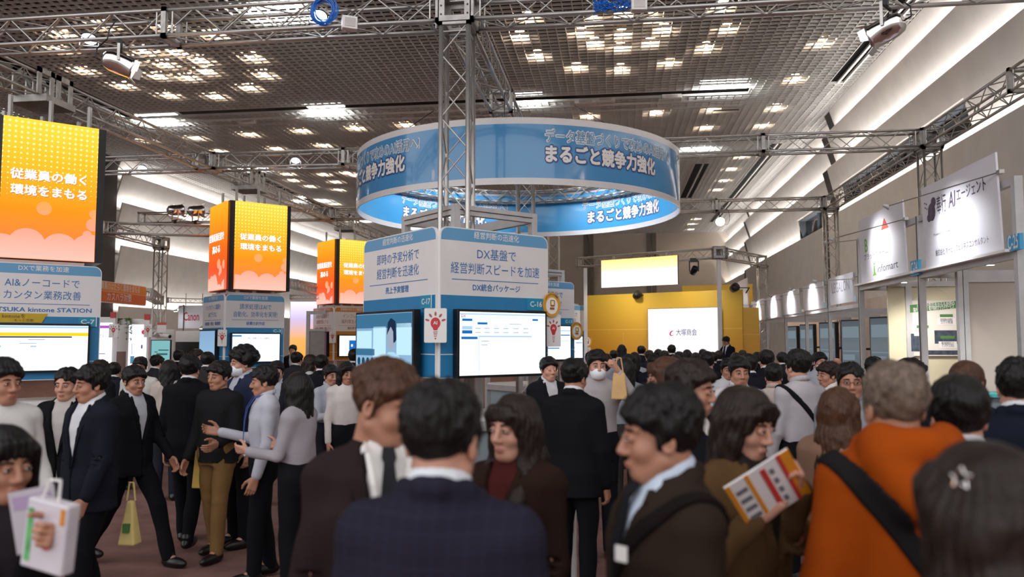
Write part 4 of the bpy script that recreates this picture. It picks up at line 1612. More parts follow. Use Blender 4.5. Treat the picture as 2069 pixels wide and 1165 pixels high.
# booth walls
m = MB(); m.box(6.9, 6.5, 0, 6.96, ys[1] + .3, 2.75)
m.build('', M_BOOTHW); bw = COL.objects[-1]; bw.name = 'booth_back_wall'; tag(bw, 'plain beige back wall of the C-25 booth', 'booth wall')
YA = 12.7
a = atY(1806, 600, YA); b = atY(1938, 600, YA)
t = thing('booth_side_wall', 'cream booth wall with the green banner poster', 'booth wall', (max(a.x - .35, FX + .16), YA, 0), 0, 'booth walls')
m = MB(); m.box(0, 0, 0, b.x - a.x + .5, .05, 2.72); m.build('wall_panel', M_CREAM, t)
m = MB(); m.box(.25, -.04, 0, .34, .0, 2.75); m.box(0, -.03, 2.68, b.x - a.x + .5, 0, 2.76); m.build('wall_post', M_ALU2, t)
YBw = 10.7
a = atY(1934, 600, YBw)
t = thing('booth_side_wall', 'broad blank beige booth wall at the right edge', 'booth wall', (a.x, YBw, 0), 0, 'booth walls')
m = MB(); m.box(.12, 0, 0, 2.6, .05, 2.72); m.build('wall_panel', M_BOOTHW, t)
m = MB(); m.box(0, -.03, 0, .06, .05, 2.78); m.box(.07, -.03, 0, .13, .05, 2.78); m.box(.13, -.02, 2.6, 2.6, 0, 2.75); m.build('wall_post', M_ALU2, t)
a = atY(1975, 760, YBw - .4)
t = thing('info_counter', 'dark teal topped counter against the beige wall at the right edge', 'counter', (a.x, YBw - .7, 0), 0)
m = MB(); m.box(0, 0, 0, 1.9, .5, 1.18); m.build('counter_body', pm('counter_grey', '#5a626a', .5), t)
m = MB(); m.box(-.02, -.03, 1.18, 1.92, .53, 1.22); m.build('counter_top', pm('counter_teal', '#2f8f93', .5), t)
# hanging poster
a = atY(1837.5, 607, YA - .03); b = atY(1933, 607, YA - .03)
pw = b.x - a.x
t = thing('hanging_poster', 'white poster with a slanted green banner on the cream booth wall', 'poster', (a.x, YA - .035, 1.62), 0)
ph = a.z - 1.62
m = MB(); m.prism(rrect(0, 0, pw, ph), -.004, .004); m.build('paper', pm('poster_paper', '#d9d2c9', .6, 0, .04, 4), t)
m = MB(); m.prism([(0, ph * .78), (pw, ph * .86), (pw, ph * .99), (0, ph * .92)], -.007, -.003); m.build('green_banner', M_DKGREEN, t)
text('従業員や取引先からも好評の', .07, pw * .55, ph * .915, -.009, M_TXWHITE, t, .01, pw * .8, rot=.09)
text('国内シェアNo.1 電子契約クラウドサービス', .07, pw * .5, ph * .855, -.009, M_TXWHITE, t, .01, pw * .86, rot=.09)
m = MB()
for x, z, w_ in ((.63, .70, .27), (.13, .50, .25), (.62, .31, .3)):
    m.prism(rrect(pw * x, ph * z, pw * (x + w_), ph * (z + .05)), -.008, -.003)
m.build('green_tags', M_DKGREEN, t)
m = MB(); m.prism(rrect(0, ph * .08, pw * .25, ph * .40), -.006, -.003); m.prism(rrect(pw * .5, ph * .22, pw, ph * .46), -.006, -.003); m.prism(rrect(pw * .25, ph * .02, pw * .98, ph * .10), -.006, -.003)
m.build('photo_area', pm('poster_photo', '#3d4654', .6, 0, .5, 18), t)
m = MB()
for x, z, w_ in ((.57, .56, .38), (.07, .36, .3), (.58, .14, .38)):
    m.prism(rrect(pw * x, ph * z, pw * (x + w_), ph * (z + .12)), -.009, -.003)
m.build('text_cards', M_BOARDWHITE, t)
for x, z, tx in ((.76, .645, '契約業務の効率化'), (.76, .60, 'コスト削減'), (.77, .225, '電子帳簿保存法や'), (.77, .18, 'インボイス対応'), (.22, .45, '内部統制')):
    text(tx, .05, pw * x, ph * z, -.011, M_TXDARK, t, 0, pw * .26)
m = MB(); m.tube((0, 0, ph), (pw * .5, .0, ph + .28), .002, 4); m.tube((pw, 0, ph), (pw * .5, 0, ph + .28), .002, 4); m.build('string', M_WHITE, t)
# curtain wall + portrait monitors deeper in the row
m = MB()
YC0, YC1 = 13.0, 30.0
n = 170
pts = []
for i in range(n + 1):
    yy = YC0 + (YC1 - YC0) * i / n
    pts.append((6.2 + .035 * math.sin(i * 1.5) + .02 * math.sin(i * .37), yy))
vs, fs = [], []
for x, yy in pts:
    vs += [(x, yy, 0), (x, yy, 2.9), (x + .03, yy, 0), (x + .03, yy, 2.9)]
for i in range(n):
    q = 4 * i
    fs += [(q, q + 4, q + 5, q + 1), (q + 2, q + 3, q + 7, q + 6), (q + 1, q + 5, q + 7, q + 3)]
m.add(vs, fs)
tag(m.build('curtain', pm('curtain_pink', '#dccac4', .8, 0, .05, 3), smooth=True), 'pale pink pleated curtain behind the booth monitors', 'curtain')
M_SCRDIM = em_grad('monitor_dim_blue', [(0, '#7f8994'), (.5, '#98a4ae'), (1, '#7a848e')], .40, 'Z', 0, .9)
for i, (px, yy, x) in enumerate(((1600, 21.0, 4.75), (1632, 18.8, 4.72), (1674, 16.8, 4.7), (1722, 14.8, 4.72), (1784, 13.0, 4.62))):
    p = atY(px, 680, yy)
    t = thing('portrait_monitor', 'upright grey blue monitor in the right booths, ' + ('farthest from the camera', 'second farthest', 'middle one of five', 'just left of the infomart booth', 'behind the infomart booth post')[i], 'monitor', (p.x, yy, 0), -1.2, 'upright monitors in the right booths')
    ww, hh, zb = .54, .95, 1.28
    m = MB(); m.prism(rrect(-ww / 2, zb, ww / 2, zb + hh), -.03, .05)
    b = m.build('bezel', M_DARK, t, (0, 0, 0), (0, 0, 0), bevel=.006)
    m = MB(); m.prism(rrect(-ww / 2 + .025, 0, ww / 2 - .025, hh - .05), -.034, -.029)
    sc = m.build('screen', M_SCRDIM, t, (0, 0, zb + .025))
    rects(sc, 'page_picture', em('dim_page', '#9fb2be', .45), [(-.22, .6, .22, .8), (-.22, .2, .1, .3), (-.22, .35, .22, .37)], -.037)
    m = MB(); m.box(-.03, .05, 0, .03, .11, zb + hh * .6); m.box(-.25, -.15, 0, .25, .3, .03); m.box(.0, .05, zb + .4, .04, .5, zb + .44); m.build('stand', M_DARK, t)

# ================================================================== stage
SA = atD(1183, 640, 24.2)
SB = atD(1458, 640, 21.6)
ANG = math.atan2(SB.y - SA.y, SB.x - SA.x)
SL = math.hypot(SB.x - SA.x, SB.y - SA.y)
ZST = 3.25


def on_stage(px, py, back=0.0):
    """point of the stage wall's plane (moved back along its normal) seen at a pixel: local x, z"""
    n = Vector((-math.sin(ANG), math.cos(ANG), 0))
    o = Vector((SA.x, SA.y, 0)) + n * back
    d = ray(px, py)
    k = (o - CAMP).dot(n) / d.dot(n)
    q = CAMP + d * k
    return (q - o).dot(Vector((math.cos(ANG), math.sin(ANG), 0))), q.z


M_YEL = bpy.data.materials.new('stage_yellow')
M_YEL.use_nodes = True
nt = M_YEL.node_tree
bs = nt.nodes['Principled BSDF']
bs.inputs['Roughness'].default_value = .45
tc = nt.nodes.new('ShaderNodeTexCoord'); sp = nt.nodes.new('ShaderNodeSeparateXYZ'); rp = nt.nodes.new('ShaderNodeValToRGB')
mr = nt.nodes.new('ShaderNodeMapRange'); mr.inputs[2].default_value = 3.2
nt.links.new(tc.outputs['Object'], sp.inputs[0]); nt.links.new(sp.outputs['Z'], mr.inputs[0]); nt.links.new(mr.outputs[0], rp.inputs[0]); nt.links.new(rp.outputs[0], bs.inputs['Base Color'])
rp.color_ramp.elements[0].color = lin('#e48c1c') + (1,)
rp.color_ramp.elements[1].color = lin('#dfb740') + (1,)
xr = on_stage(1500, 640)[0]
t = thing('stage_backdrop', 'wide yellow orange stage wall behind the white presentation screen', 'stage wall', (SA.x, SA.y, 0), ANG)
m = MB(); m.box(0, 0, 0, xr, .08, ZST); m.build('wall_panel', M_YEL, t)
m = MB(); m.box(0, -.004, on_stage(1250, 666)[1], xr, 0, on_stage(1250, 666)[1] + .02)
for u in (.3, .55):
    m.box(SL * u - .004, -.003, 0, SL * u + .004, 0, 2.1)
m.build('panel_joint', pm('joint_line', '#efc56a', .5), t)
# side wall right of the screen, turned towards the aisle
q = atD(1497, 640, 21.3)
t2 = thing('stage_wing', 'orange side wall at the right end of the stage', 'stage wall', (q.x, q.y, 0), -.15)
m = MB(); m.box(0, 0, 0, .48, .08, 2.75); m.build('wall_panel', M_YEL, t2)
m = MB(); m.box(0, -.004, 2.02, .48, 0, 2.035); m.build('panel_joint', pm('joint_line', '#efc56a', .5), t2)
q0, q1 = atD(1378, 577, 30), atD(1520, 571, 29)
t3 = thing('stage_header', 'yellow beam standing behind the stage wall', 'stage wall', (q0.x, q0.y, 0), math.atan2(q1.y - q0.y, q1.x - q0.x))
L3 = (q1 - q0).length
m = MB(); m.box(0, 0, 3.2, L3, .2, q0.z); m.build('header_panel', M_YEL, t3)
m = MB(); m.box(0, .05, 0, .1, .15, 3.2); m.box(L3 - .1, .05, 0, L3, .15, 3.2); m.build('header_post', M_ALU2, t3)
# white presentation screen
x0, z1 = on_stage(1308.5, 623.5, -.12)
x1, _ = on_stage(1453, 615.8, -.12)
t4 = thing('presentation_screen', 'bright white presentation screen with a red logo on the stage', 'screen', (SA.x + math.sin(ANG) * .12, SA.y - math.cos(ANG) * .12, 0), ANG)
m = MB(); m.box(x0, 0, 1.15, x1, .08, z1); m.build('screen_frame', M_DARK, t4)
m = MB(); m.prism(rrect(x0 + .01, 1.16, x1 - .01, z1 - .01), -.004, -.001); sc = m.build('screen_panel', em('screen_bright', '#f6f2ff', 1.0), t4)
cx, cz = on_stage(1387, 672, -.12)
text('大塚商会', .20, cx, cz, -.008, em('screen_navy', '#2b2a52', .8), sc, .006, .62)
lx, lz = on_stage(1358, 673, -.12)
m = MB()
o_, i_ = [], []
for i in range(15):
    a = 1.0 + 4.6 * i / 14
    w_ = .035 * math.sin(PI * i / 14) + .004
    o_.append((lx + .075 * math.cos(a) + .02 * math.sin(a), lz + .075 * math.sin(a)))
    i_.append((lx + (.075 - w_) * math.cos(a) + .02 * math.sin(a), lz + (.075 - w_) * math.sin(a)))
for i in range(14):
    m.prism([o_[i], o_[i + 1], i_[i + 1], i_[i]], -.009, -.005)
m.build('logo_picture', em('screen_red', '#d4213d', .9), sc)
m = MB(); m.box(x0, -.3, 0, x1, 2.2, .35)
tp = thing('stage_platform', 'low dark stage platform under the presentation screen', 'platform', (SA.x, SA.y - 2.6, 0), ANG)
m = MB(); m.box(.5, .3, 0, xr, 2.3, .28); m.build('platform_deck', M_DARK, tp)
# stage truss with the glaring banner
RG = atD(1452, 512, 20.3); RG.z = 4.14
LG = atD(1168, 547, 22.9); LG.z = 3.98
BG = atD(1540, 530, 22.4); BG.z = 4.12
LG.z = BG.z = RG.z
s_ = .25
truss('stage front truss carrying the glaring screen banner', LG, RG, GC, s_, .02, .008)
truss('short stage truss running back from the white post', RG + (BG - RG).normalized() * .2, BG, GC, s_, .02, .008)
corner_block('corner block on the white post of the stage truss', RG + Vector((0, 0, 0)), 'stage truss blocks', s_)
truss('stage truss column behind the tall white sign', Vector((BG.x, BG.y, 0)), BG - Vector((0, 0, .15)), GC, s_, .02, .008)
for q, l in ((RG, 'white square post standing right of the presentation screen'), (LG + (RG - LG).normalized() * .25, 'thin white post at the left end of the stage truss')):
    tag(MB().box(-.05, -.05, 0, .05, .05, q.z - .17).build('stage_post', M_WHITE, None, (q.x, q.y, 0)), l, 'post', 'white stage posts')
d = (RG - LG).normalized()
n = Vector((d.y, -d.x, 0)) * .2
AB = math.atan2(d.y, d.x)


def on_truss(px, py):
    nn = Vector((-d.y, d.x, 0)).normalized()
    o = LG + n
    r = ray(px, py)
    return CAMP + r * ((o - CAMP).dot(nn) / r.dot(nn))


a, b, c = on_truss(1215, 530), on_truss(1368.6, 511), on_truss(1216.5, 581)
t = thing('glaring_banner', 'glaring white and orange screen banner hung on the stage truss', 'led screen', (a.x, a.y, c.z), AB)
w, h = (Vector((b.x - a.x, b.y - a.y, 0))).length, (a.z + b.z) / 2 - c.z
m = MB(); m.box(0, 0, 0, w, .06, h); m.build('cabinet', M_DARK, t)
m = MB(); m.prism(rrect(0, 0, w, h), -.006, -.001)
m.build('screen_panel', em_grad('banner_glow', [(0, '#fffaf0'), (.55, '#fff6e0'), (.62, '#ffe2ac'), (1, '#ffc878')], 1.5, 'Z', 0, h), t)
m = MB()
for u in (.15, .85):
    m.box(w * u - .03, .06, h - .1, w * u + .03, .12, h + .1)
m.build('hanger', M_ALU2, t)
q = atD(1402, 533, 20.6)
t = thing('moving_head_light', 'black moving head light hanging under the stage truss', 'spotlight', (q.x, q.y, RG.z - .16))
m = MB(); m.cbox((0, 0, 0), .2, .14, .1); m.build('base_box', M_BLACK, t)
m = MB(); m.box(-.13, -.03, -.30, -.10, .03, -.02); m.box(.10, -.03, -.30, .13, .03, -.02); m.build('yoke', M_BLACK, t)
m = MB(); m.lathe([(0, -.12), (.08, -.1), (.09, .1), (.07, .13), (0, .13)], 18); m.build('head', M_BLACK, t, (0, 0, -.28), (.6, .5, 0), smooth=True)
for px, py, dd, l in ((1287, 596, 23.0, 'black round spotlight on the top edge of the yellow stage wall'), (1484, 581, 21.0, 'black round spotlight at the right end of the stage wall')):
    q = atD(px, py, dd)
    t = thing('stage_lamp', l, 'spotlight', q, 0, 'black lamps on the stage wall')
    m = MB(); m.lathe([(0, -.1), (.1, -.09), (.115, 0), (.115, .09), (0, .1)], 20); m.build('lamp_head', M_BLACK, t, (0, 0, 0), (1.2, 0, .5), smooth=True)
    m = MB(); m.tube((0, 0, 0), (.4, .1, .0), .012); m.tube((.4, .1, 0), (.4, .6, -.1), .02); m.build('arm', M_DARK, t)
for u, tgt in ((.30, .25), (.72, .75)):  # wash lights and their small housings, added to brighten the yellow wall
    c = LG + (RG - LG) * u
    ld = bpy.data.lights.new('added_stage_wash', 'SPOT')
    ld.energy, ld.spot_size, ld.spot_blend, ld.shadow_soft_size, ld.color = 110, 2.2, .9, .08, (1.0, .93, .8)
    lo = bpy.data.objects.new('added_stage_wash', ld)
    COL.objects.link(lo)
    lo.location = c + Vector((0, 0, -.28)) + n * .1
    aim = Vector((SA.x + math.cos(ANG) * SL * tgt, SA.y + math.sin(ANG) * SL * tgt, 1.9))
    lo.rotation_euler = (aim - lo.location).to_track_quat('-Z', 'Y').to_euler()
    tt = thing('added_truss_lamp', 'small black lamp under the stage truss ' + ('behind the glaring banner, far end' if u < .5 else 'behind the glaring banner, near end'), 'spotlight', lo.location + Vector((0, 0, .0)), 0, 'black lamps under the stage truss')
    MB().lathe([(0, .16), (.05, .15), (.07, .02), (.075, -.0), (.06, .005), (0, .02)], 16).build('lamp_head', M_BLACK, tt, (0, 0, .02), (.5, 0, 0), smooth=True)
    MB().box(-.015, -.015, .12, .015, .015, .26).build('clamp', M_DARK, tt)
# open round table on the aisle
q = atD(1130, 905, 5.9)
t = thing('standing_table', 'round white standing table behind the long haired woman', 'table', (q.x, q.y, 0))
m = MB(); m.lathe([(0, 1.02), (.30, 1.02), (.315, 1.01), (.315, .985), (.30, .975), (0, .975)], 36); m.build('table_top', M_WHITE, t, smooth=False)
m = MB(); m.box(-.04, -.1, 0, .12, .1, .98); m.build('pillar_leg', M_WHITE, t)
m = MB(); m.lathe([(0, .02), (.24, .02), (.25, 0)], 28); m.build('foot_plate', M_WHITE, t)
tag(MB().cbox((0, 0, .006), .25, .18, .012).build('leaflet_stack', pm('leaflet', '#b9c6d8', .6), None, (q.x, q.y - .02, 1.02), (0, 0, .4)), 'stack of pale leaflets on the round standing table', 'leaflets')


# ================================================================== booths beyond the left towers
A = atD(212, 461, 18.0); B2 = atD(470, 449, 18.6); C2 = atD(326, 490, 20.8)
zt = (A.z + C2.z) / 2
A.z = B2.z = C2.z = zt
s_ = .24
truss('small booth truss carrying two chrome spotlights left of the second cube', A, B2, GC, s_, .018, .008)
corner_block('corner block at the left end of the small booth truss', A - (B2 - A).normalized() * .14, 'small truss blocks', s_)
truss('small booth truss running back to its slim column', A + (C2 - A).normalized() * .2, C2 - (C2 - A).normalized() * .15, GC, s_, .018, .008)
corner_block('corner block on top of the slim column at the left', C2, 'small truss blocks', s_)
truss('slim truss column between the orange hanging sign and the big cube', Vector((C2.x, C2.y, 0)), C2 - Vector((0, 0, .16)), GC, s_, .018, .008)
dd = (B2 - A).normalized()
for u, l in ((.54, 'left of the pair of chrome spotlights standing on the small truss'), (.70, 'right of the pair of chrome spotlights standing on the small truss')):
    q = A + (B2 - A) * u
    par_can(l, (q.x, q.y, zt + s_ / 2 + .02), 1.0, -.15, up=True, group='pair of upright chrome spotlights', drop=.33)
a, b = atD(338, 606, 22), atD(470, 601, 23)
b.z = a.z
truss('thin low truss behind the C-3 tower', a, b, GC, .12, .01, .005)
a, b = atD(298, 592, 17.6), atD(322, 592, 20.6)
b.z = a.z
truss('short truss holding the orange hanging sign to the slim column', a, b, GC, .2, .014, .006)
# orange hanging sign
a, b = atD(190, 566, 15.3), atD(296, 577.5, 17.4)
w = math.hypot(b.x - a.x, b.y - a.y)
zb = atD(296, 618, 17.4).z
t = thing('orange_hanging_sign', 'orange overhead sign right of the C-7 board', 'sign', (a.x, a.y, zb), math.atan2(b.y - a.y, b.x - a.x))
h = (a.z + b.z) / 2 - zb
m = MB()
m.mi = 0
m.prism(rrect(0, 0, w, h, .05, 'bc'), 0, .05)
m.mi = 1
m.prism(rrect(0, .015, w - .015, h * .52, .04, 'b'), -.003, 0)
m.mi = 2
m.prism(rrect(0, h * .535, w - .015, h - .015, .04, 'c'), -.003, 0)
m.build('sign_panel', [M_WHITE, pm('sign_deep_orange', '#dc7426', .45, 0, .04, 3), pm('sign_amber', '#e39a28', .45, 0, .04, 3)], t)
text('従業員のはたらく環境をまもる', .16, w * .46, h * .755, -.006, M_TXWHITE, t, .012, w * .80)
text('カスハラ対策', .19, w * .46, h * .27, -.006, M_TXWHITE, t, .012, w * .46)
m = MB(); m.tube((w, .02, h * .8), (w + .35, .5, h * .8), .015); m.tube((w, .02, h * .2), (w + .35, .5, h * .2), .015); m.build('holder', M_ALU, t)

M_LIGHTBOX = em_grad('lightbox_white', [(0, '#e9f0ff'), (1, '#f4f6ff')], 1.25, 'Z', 0, 1.6)


def lightbox(label, x0, x1, ytop, dist, pics, tagtx):
    a, b = atD(x0, ytop, dist), atD(x1, ytop, dist)
    w = (b - a).length
    h = a.z - .55
    t = thing('lit_poster', label, 'poster', (a.x, a.y, .0), YAW + .05, 'glowing poster boxes')
    m = MB(); m.box(0, 0, 0, w, .12, a.z); m.build('poster_case', M_WHITE, t)
    m = MB(); m.prism(rrect(.05, 0, w - .05, h - .08), -.006, -.001); s = m.build('poster_sheet', M_LIGHTBOX, t, (0, 0, .5))
    for nm, mt, lst in pics:
        rects(s, nm, mt, [(w * p[0], (h - .08) * p[1], w * p[2], (h - .08) * p[3]) for p in lst], -.01)
    m = MB(); m.box(w * .78, -.02, a.z - .02, w * 1.02, .02, a.z + .11); m.build('red_number_tag', M_RED, t)
    return t, s, w, h


E_RED, E_BLU, E_PUR, E_GRY = em('poster_red', '#d4355a', .9), em('poster_blue', '#5f8fb0', .8), em('poster_purple', '#b05ac0', .9), em('poster_grey', '#6f7888', .8)
t, s, w, h = lightbox('glowing white poster just right of the C-7 board', 189, 232, 640, 17.5, [('poster_bar', E_PUR, [(.1, .93, .9, .965)]), ('poster_text', E_GRY, [(.2, .6, .6, .61), (.2, .5, .75, .51), (.2, .4, .7, .41)]), ('poster_figure', E_GRY, [(.18, .66, .26, .74)])], '')
text('ラブキャン!', .085, w * .5, h * .79, -.012, E_GRY, s, .005, w * .62)
bulb_sign('white light bulb sign at the right edge of the first glowing poster', (t.location.x + w + .05, t.location.y - .04, 1.92), YAW, .2, .3)
t, s, w, h = lightbox('glowing white poster with a red disc right of the hanging plant', 257, 301, 644, 18, [('poster_square', E_BLU, [(.2, .48, .38, .58)]), ('poster_text', E_GRY, [(.25, .6, .27, .75), (.6, .5, .7, .54), (.66, .68, .74, .73)])], '')
text('メガソフト', .06, w * .36, h * .84, -.012, E_GRY, s, .0, w * .4)
m = MB(); m.prism(disc(w * .78, h * .86, w * .11, 24), -.012, -.004); m.build('red_disc', E_RED, s)
bulb_sign('white light bulb sign at the right edge of the second glowing poster', (t.location.x + w + .05, t.location.y - .04, 1.93), YAW, .18, .3)
# white wall with the hanging plant
a, b = atD(230, 655, 18.2), atD(262, 655, 18.2)
t = thing('booth_partition', 'white partition with a brown lower half behind the hanging plant', 'booth wall', (a.x - .1, a.y, 0), YAW)
m = MB(); m.box(0, .05, 1.6, .6, .1, 2.25); m.build('upper_panel', M_WHITE, t)
m = MB(); m.box(0, .04, 0, .6, .1, 1.6); m.build('lower_panel', pm('partition_brown', '#8c7268', .7), t)
q = atD(250, 688, 17.9)
t = thing('hanging_plant', 'green trailing plant hanging between the two glowing posters', 'plant', (q.x, q.y, q.z))
m = MB(); m.lathe([(0, .36), (.10, .36), (.13, .48), (.12, .48), (.09, .4), (0, .4)], 16); m.build('pot', M_WHITE, t)
rg = random.Random(3)
m = MB()
st = MB()
for k in range(16):
    ang = rg.uniform(0, 2 * PI); ln = rg.uniform(.15, .5)
    prev = Vector((.06 * math.cos(ang), .06 * math.sin(ang), .48))
    for i in range(7):
        f_ = (i + 1) / 7
        cur = Vector((math.cos(ang) * (.06 + .13 * min(1, f_ * 2)), math.sin(ang) * (.06 + .13 * min(1, f_ * 2)), .48 + .06 * math.sin(f_ * 3) - ln * f_ * f_))
        st.tube(prev, cur, .003, 4)
        for q_ in range(3):
            o = Vector((rg.uniform(-1, 1), rg.uniform(-1, 1), rg.uniform(-.9, .3))).normalized()
            s2 = o.cross(Vector((0, 0, 1))).normalized() * rg.uniform(.014, .024)
            L = rg.uniform(.04, .075)
            nn = o.cross(s2).normalized() * .006
            m.add([cur, cur + o * L * .5 + s2 + nn, cur + o * L, cur + o * L * .5 - s2 + nn, cur + o * L * .5 - nn], [(0, 1, 4), (1, 2, 4), (2, 3, 4), (3, 0, 4), (0, 3, 2, 1)])
        prev = cur
m.build('leaves', pm('plant_green', '#4c7a35', .5, 0, .35, 30), t)
st.build('stems', pm('plant_stem', '#5c7a3a', .6), t)
# white booth: security cameras, monitors, Canon sign
a = atD(303, 665, 20); b = atD(345, 700, 20)
t = thing('camera_wall', 'low white booth wall carrying security cameras', 'booth wall', (a.x, a.y, 0), YAW)
W_ = 1.9
m = MB(); m.box(0, 0, 0, .62, .1, a.z); m.build('wall_panel', M_WHITE, t)
q = atD(313, 672, 19.9)
c = thing('dome_camera', 'white dome security camera with a black eye on the booth wall', 'camera', q)
m = MB(); m.lathe([(.11, .1), (.11, .0), (.085, -.06), (0, -.08)], 20, Matrix.Rotation(PI / 2 - .3, 4, 'X')); m.build('housing', M_WHITE, c, smooth=True)
m = MB(); m.lathe([(.055, -.075), (.03, -.10), (0, -.105)], 16, Matrix.Rotation(PI / 2 - .3, 4, 'X') @ Matrix.Rotation(.5, 4, 'Y')); m.build('lens', M_BLACK, c, smooth=True)
q = atD(336, 678, 19.7)
c = thing('bullet_camera', 'white bullet security camera pointing right', 'camera', q)
m = MB(); m.tube((-.14, 0, .02), (.12, -.05, -.02), .05, 16); m.tube((-.14, 0, .02), (-.22, .05, .05), .02, 8); m.build('housing', M_WHITE, c, smooth=False)
m = MB(); m.tube((.12, -.05, -.02), (.14, -.053, -.022), .042, 16); m.build('lens', M_BLACK, c)
a, b = atD(318, 651, 19.6), atD(336, 672, 19.6)
t = thing('price_card', 'white card with an orange header above the security cameras', 'sign', (a.x, a.y, b.z), YAW)
m = MB(); m.prism(rrect(0, 0, b.x - a.x, a.z - b.z), -.004, .004); m.build('card', M_WHITE, t)
m = MB(); m.prism(rrect(0, (a.z - b.z) * .76, b.x - a.x, a.z - b.z), -.008, -.003); m.build('card_header', pm('card_orange', '#c9573a', .5), t)
m = MB(); m.tube((.1, .01, 0), (.1, .3, -.1), .01); m.build('card_arm', M_ALU, t)
a, b = atD(306, 686, 19.5), atD(345.5, 730, 19.5)
t = thing('surveillance_monitor', 'monitor with a green camera view under the security cameras', 'monitor', (a.x, a.y, b.z), YAW)
w, h = b.x - a.x, a.z - b.z
m = MB(); m.prism(rrect(0, 0, w, h), -.03, .03); m.build('bezel', M_DARK, t)
m = MB(); m.prism(rrect(.02, .02, w - .02, h - .02), -.034, -.029); s = m.build('screen', em('monitor_aqua', '#86c3c6', .8), t)
rects(s, 'view_picture', em('monitor_aqua_dark', '#3f6f75', .6), [(w * .3, h * .3, w * .85, h * .38), (w * .4, h * .5, w * .9, h * .55), (w * .2, h * .42, w * .35, h * .46)], -.038)
m = MB(); m.box(w * .45, 0, -b.z, w * .55, .05, 0); m.box(w * .2, -.12, -b.z, w * .8, .15, -b.z + .02); m.build('stand', M_DARK, t)
a, b = atD(340, 668, 21), atD(412, 668, 21)
t = thing('white_booth', 'white booth front with a wide black screen below the red lettered sign', 'booth', (a.x, a.y, 0), YAW)
w = (b - a).length
m = MB(); m.box(0, 0, 0, w, .8, a.z); m.build('booth_body', M_WHITE, t)
m = MB(); m.prism(rrect(.08, .8, w - .1, 1.82), -.03, .0); m.build('black_screen', M_BLACK, t)
text('···', .2, w * .6, 1.5, -.034, M_TXORANGE, t)
a, b, c = atD(362, 617, 22.5), atD(425, 619, 22.5), atD(362, 663, 22.5)
t = thing('hanging_sign_white', 'white hanging sign with red lettering between the slim column and C-3 tower', 'sign', (a.x, a.y, c.z), YAW - .1)
w, h = (b - a).length, a.z - c.z
m = MB(); m.prism(rrect(0, 0, w, h), -.03, .03); m.build('sign_panel', M_SIGN, t)
text('Canon', h * .52, w * .44, h * .5, -.034, pm('letter_red', '#c23a44', .5), t, .02, w * .52)
m = MB(); m.tube((.2, 0, h), (.2, 0, h + .35), .008); m.tube((w - .2, 0, h), (w - .2, 0, h + .35), .008); m.build('hanging_wire', M_DARK, t)
for px, py, l in ((355, 629, 'at the left edge of the red lettered hanging sign'), (406, 664, 'under the red lettered hanging sign')):
    q = atD(px, py, 22.1)
    t = thing('clip_lamp', 'small white lamp ' + l, 'spotlight', q, 0, 'small lamps by the red lettered sign')
    m = MB(); m.lathe([(0, .06), (.04, .05), (.06, 0)], 14); m.build('shade', M_ALU2, t, smooth=True)
    m = MB(); m.lathe([(.058, .002), (0, -.003)], 14); m.build('lens', M_LAMPG, t)
    m = MB(); m.tube((0, 0, .05), (.05, .33, .2), .01); m.tube((.05, .33, .2), (.05, .33, -q.z), .012); m.build('arm', M_DARK, t)
# tall lit orange poster behind the C-3 tower, with its gateway frame (the cartoon figure on it is left out)
a, b = atD(586, 606, 25), atD(642, 606, 25)
t = thing('lit_wall_poster', 'tall glowing white to orange poster right of the C-3 tower', 'poster', (a.x, a.y, 0), YAW)
w = (b - a).length
m = MB(); m.box(0, 0, 0, w, .12, a.z); m.build('poster_case', M_WHITE, t)
m = MB(); m.prism(rrect(.02, 0, w - .02, a.z - .55), -.006, -.001)
m.build('poster_sheet', em_grad('poster_sunset', [(0, '#e8983c'), (.45, '#efaa5c'), (.72, '#c9b8dc'), (1, '#f4f2ff')], 1.1, 'Z', .3, 2.7), t, (0, 0, .5))
a2, b2 = atD(586, 600, 24.8), atD(650, 599, 24.8)
b2.z = a2.z
truss('small lilac lit truss on top of the glowing orange poster', a2, b2, GC, .12, .012, .006)
a3, b3 = atD(593, 573, 22), atD(650, 565, 26)
b3.z = a3.z
truss('small truss running back behind the third orange cube', a3, b3, GC, .22, .016, .007)
a, b = atD(619, 628, 24), atD(645, 628, 24)
t = thing('gateway_frame', 'grey gateway frame in front of the glowing orange poster', 'booth frame', (a.x, a.y, 0), YAW)
w = (b - a).length
m = MB(); m.box(0, 0, 0, .1, .1, a.z); m.box(.1, 0, a.z - .1, w + .2, .1, a.z); m.box(.1, 0, a.z - .62, w + .2, .1, a.z - .55); m.build('frame_profile', M_ALU2, t)
m = MB(); m.box(.1, .04, 0, w + .2, .06, a.z - .62); m.build('panel', pm('gate_panel', '#a8a49e', .6), t)
# counter under the C-7 board
t = thing('demo_counter', 'pale grey demo counter below the C-7 board', 'counter', (NEARS[0][0] + .35, NEARS[0][1] - .25, 0), PI / 4)
m = MB(); m.box(.1, 0, 0, 1.4, .42, .98); m.build('counter_body', pm('counter_pale', '#c9cdca', .6), t)
m = MB(); m.box(.08, -.03, .98, 1.43, .45, 1.02); m.build('counter_top', M_WHITE, t)
tag(MB().box(0, 0, 0, .3, .012, .24).build('blue_leaflet', pm('leaflet_blue', '#a9c9e0', .6), None, (NEARS[0][0] + 1.0, NEARS[0][1] + .42, 1.02), (-.25, 0, PI / 4)), 'light blue leaflet standing on the pale counter under the C-7 board', 'leaflet')


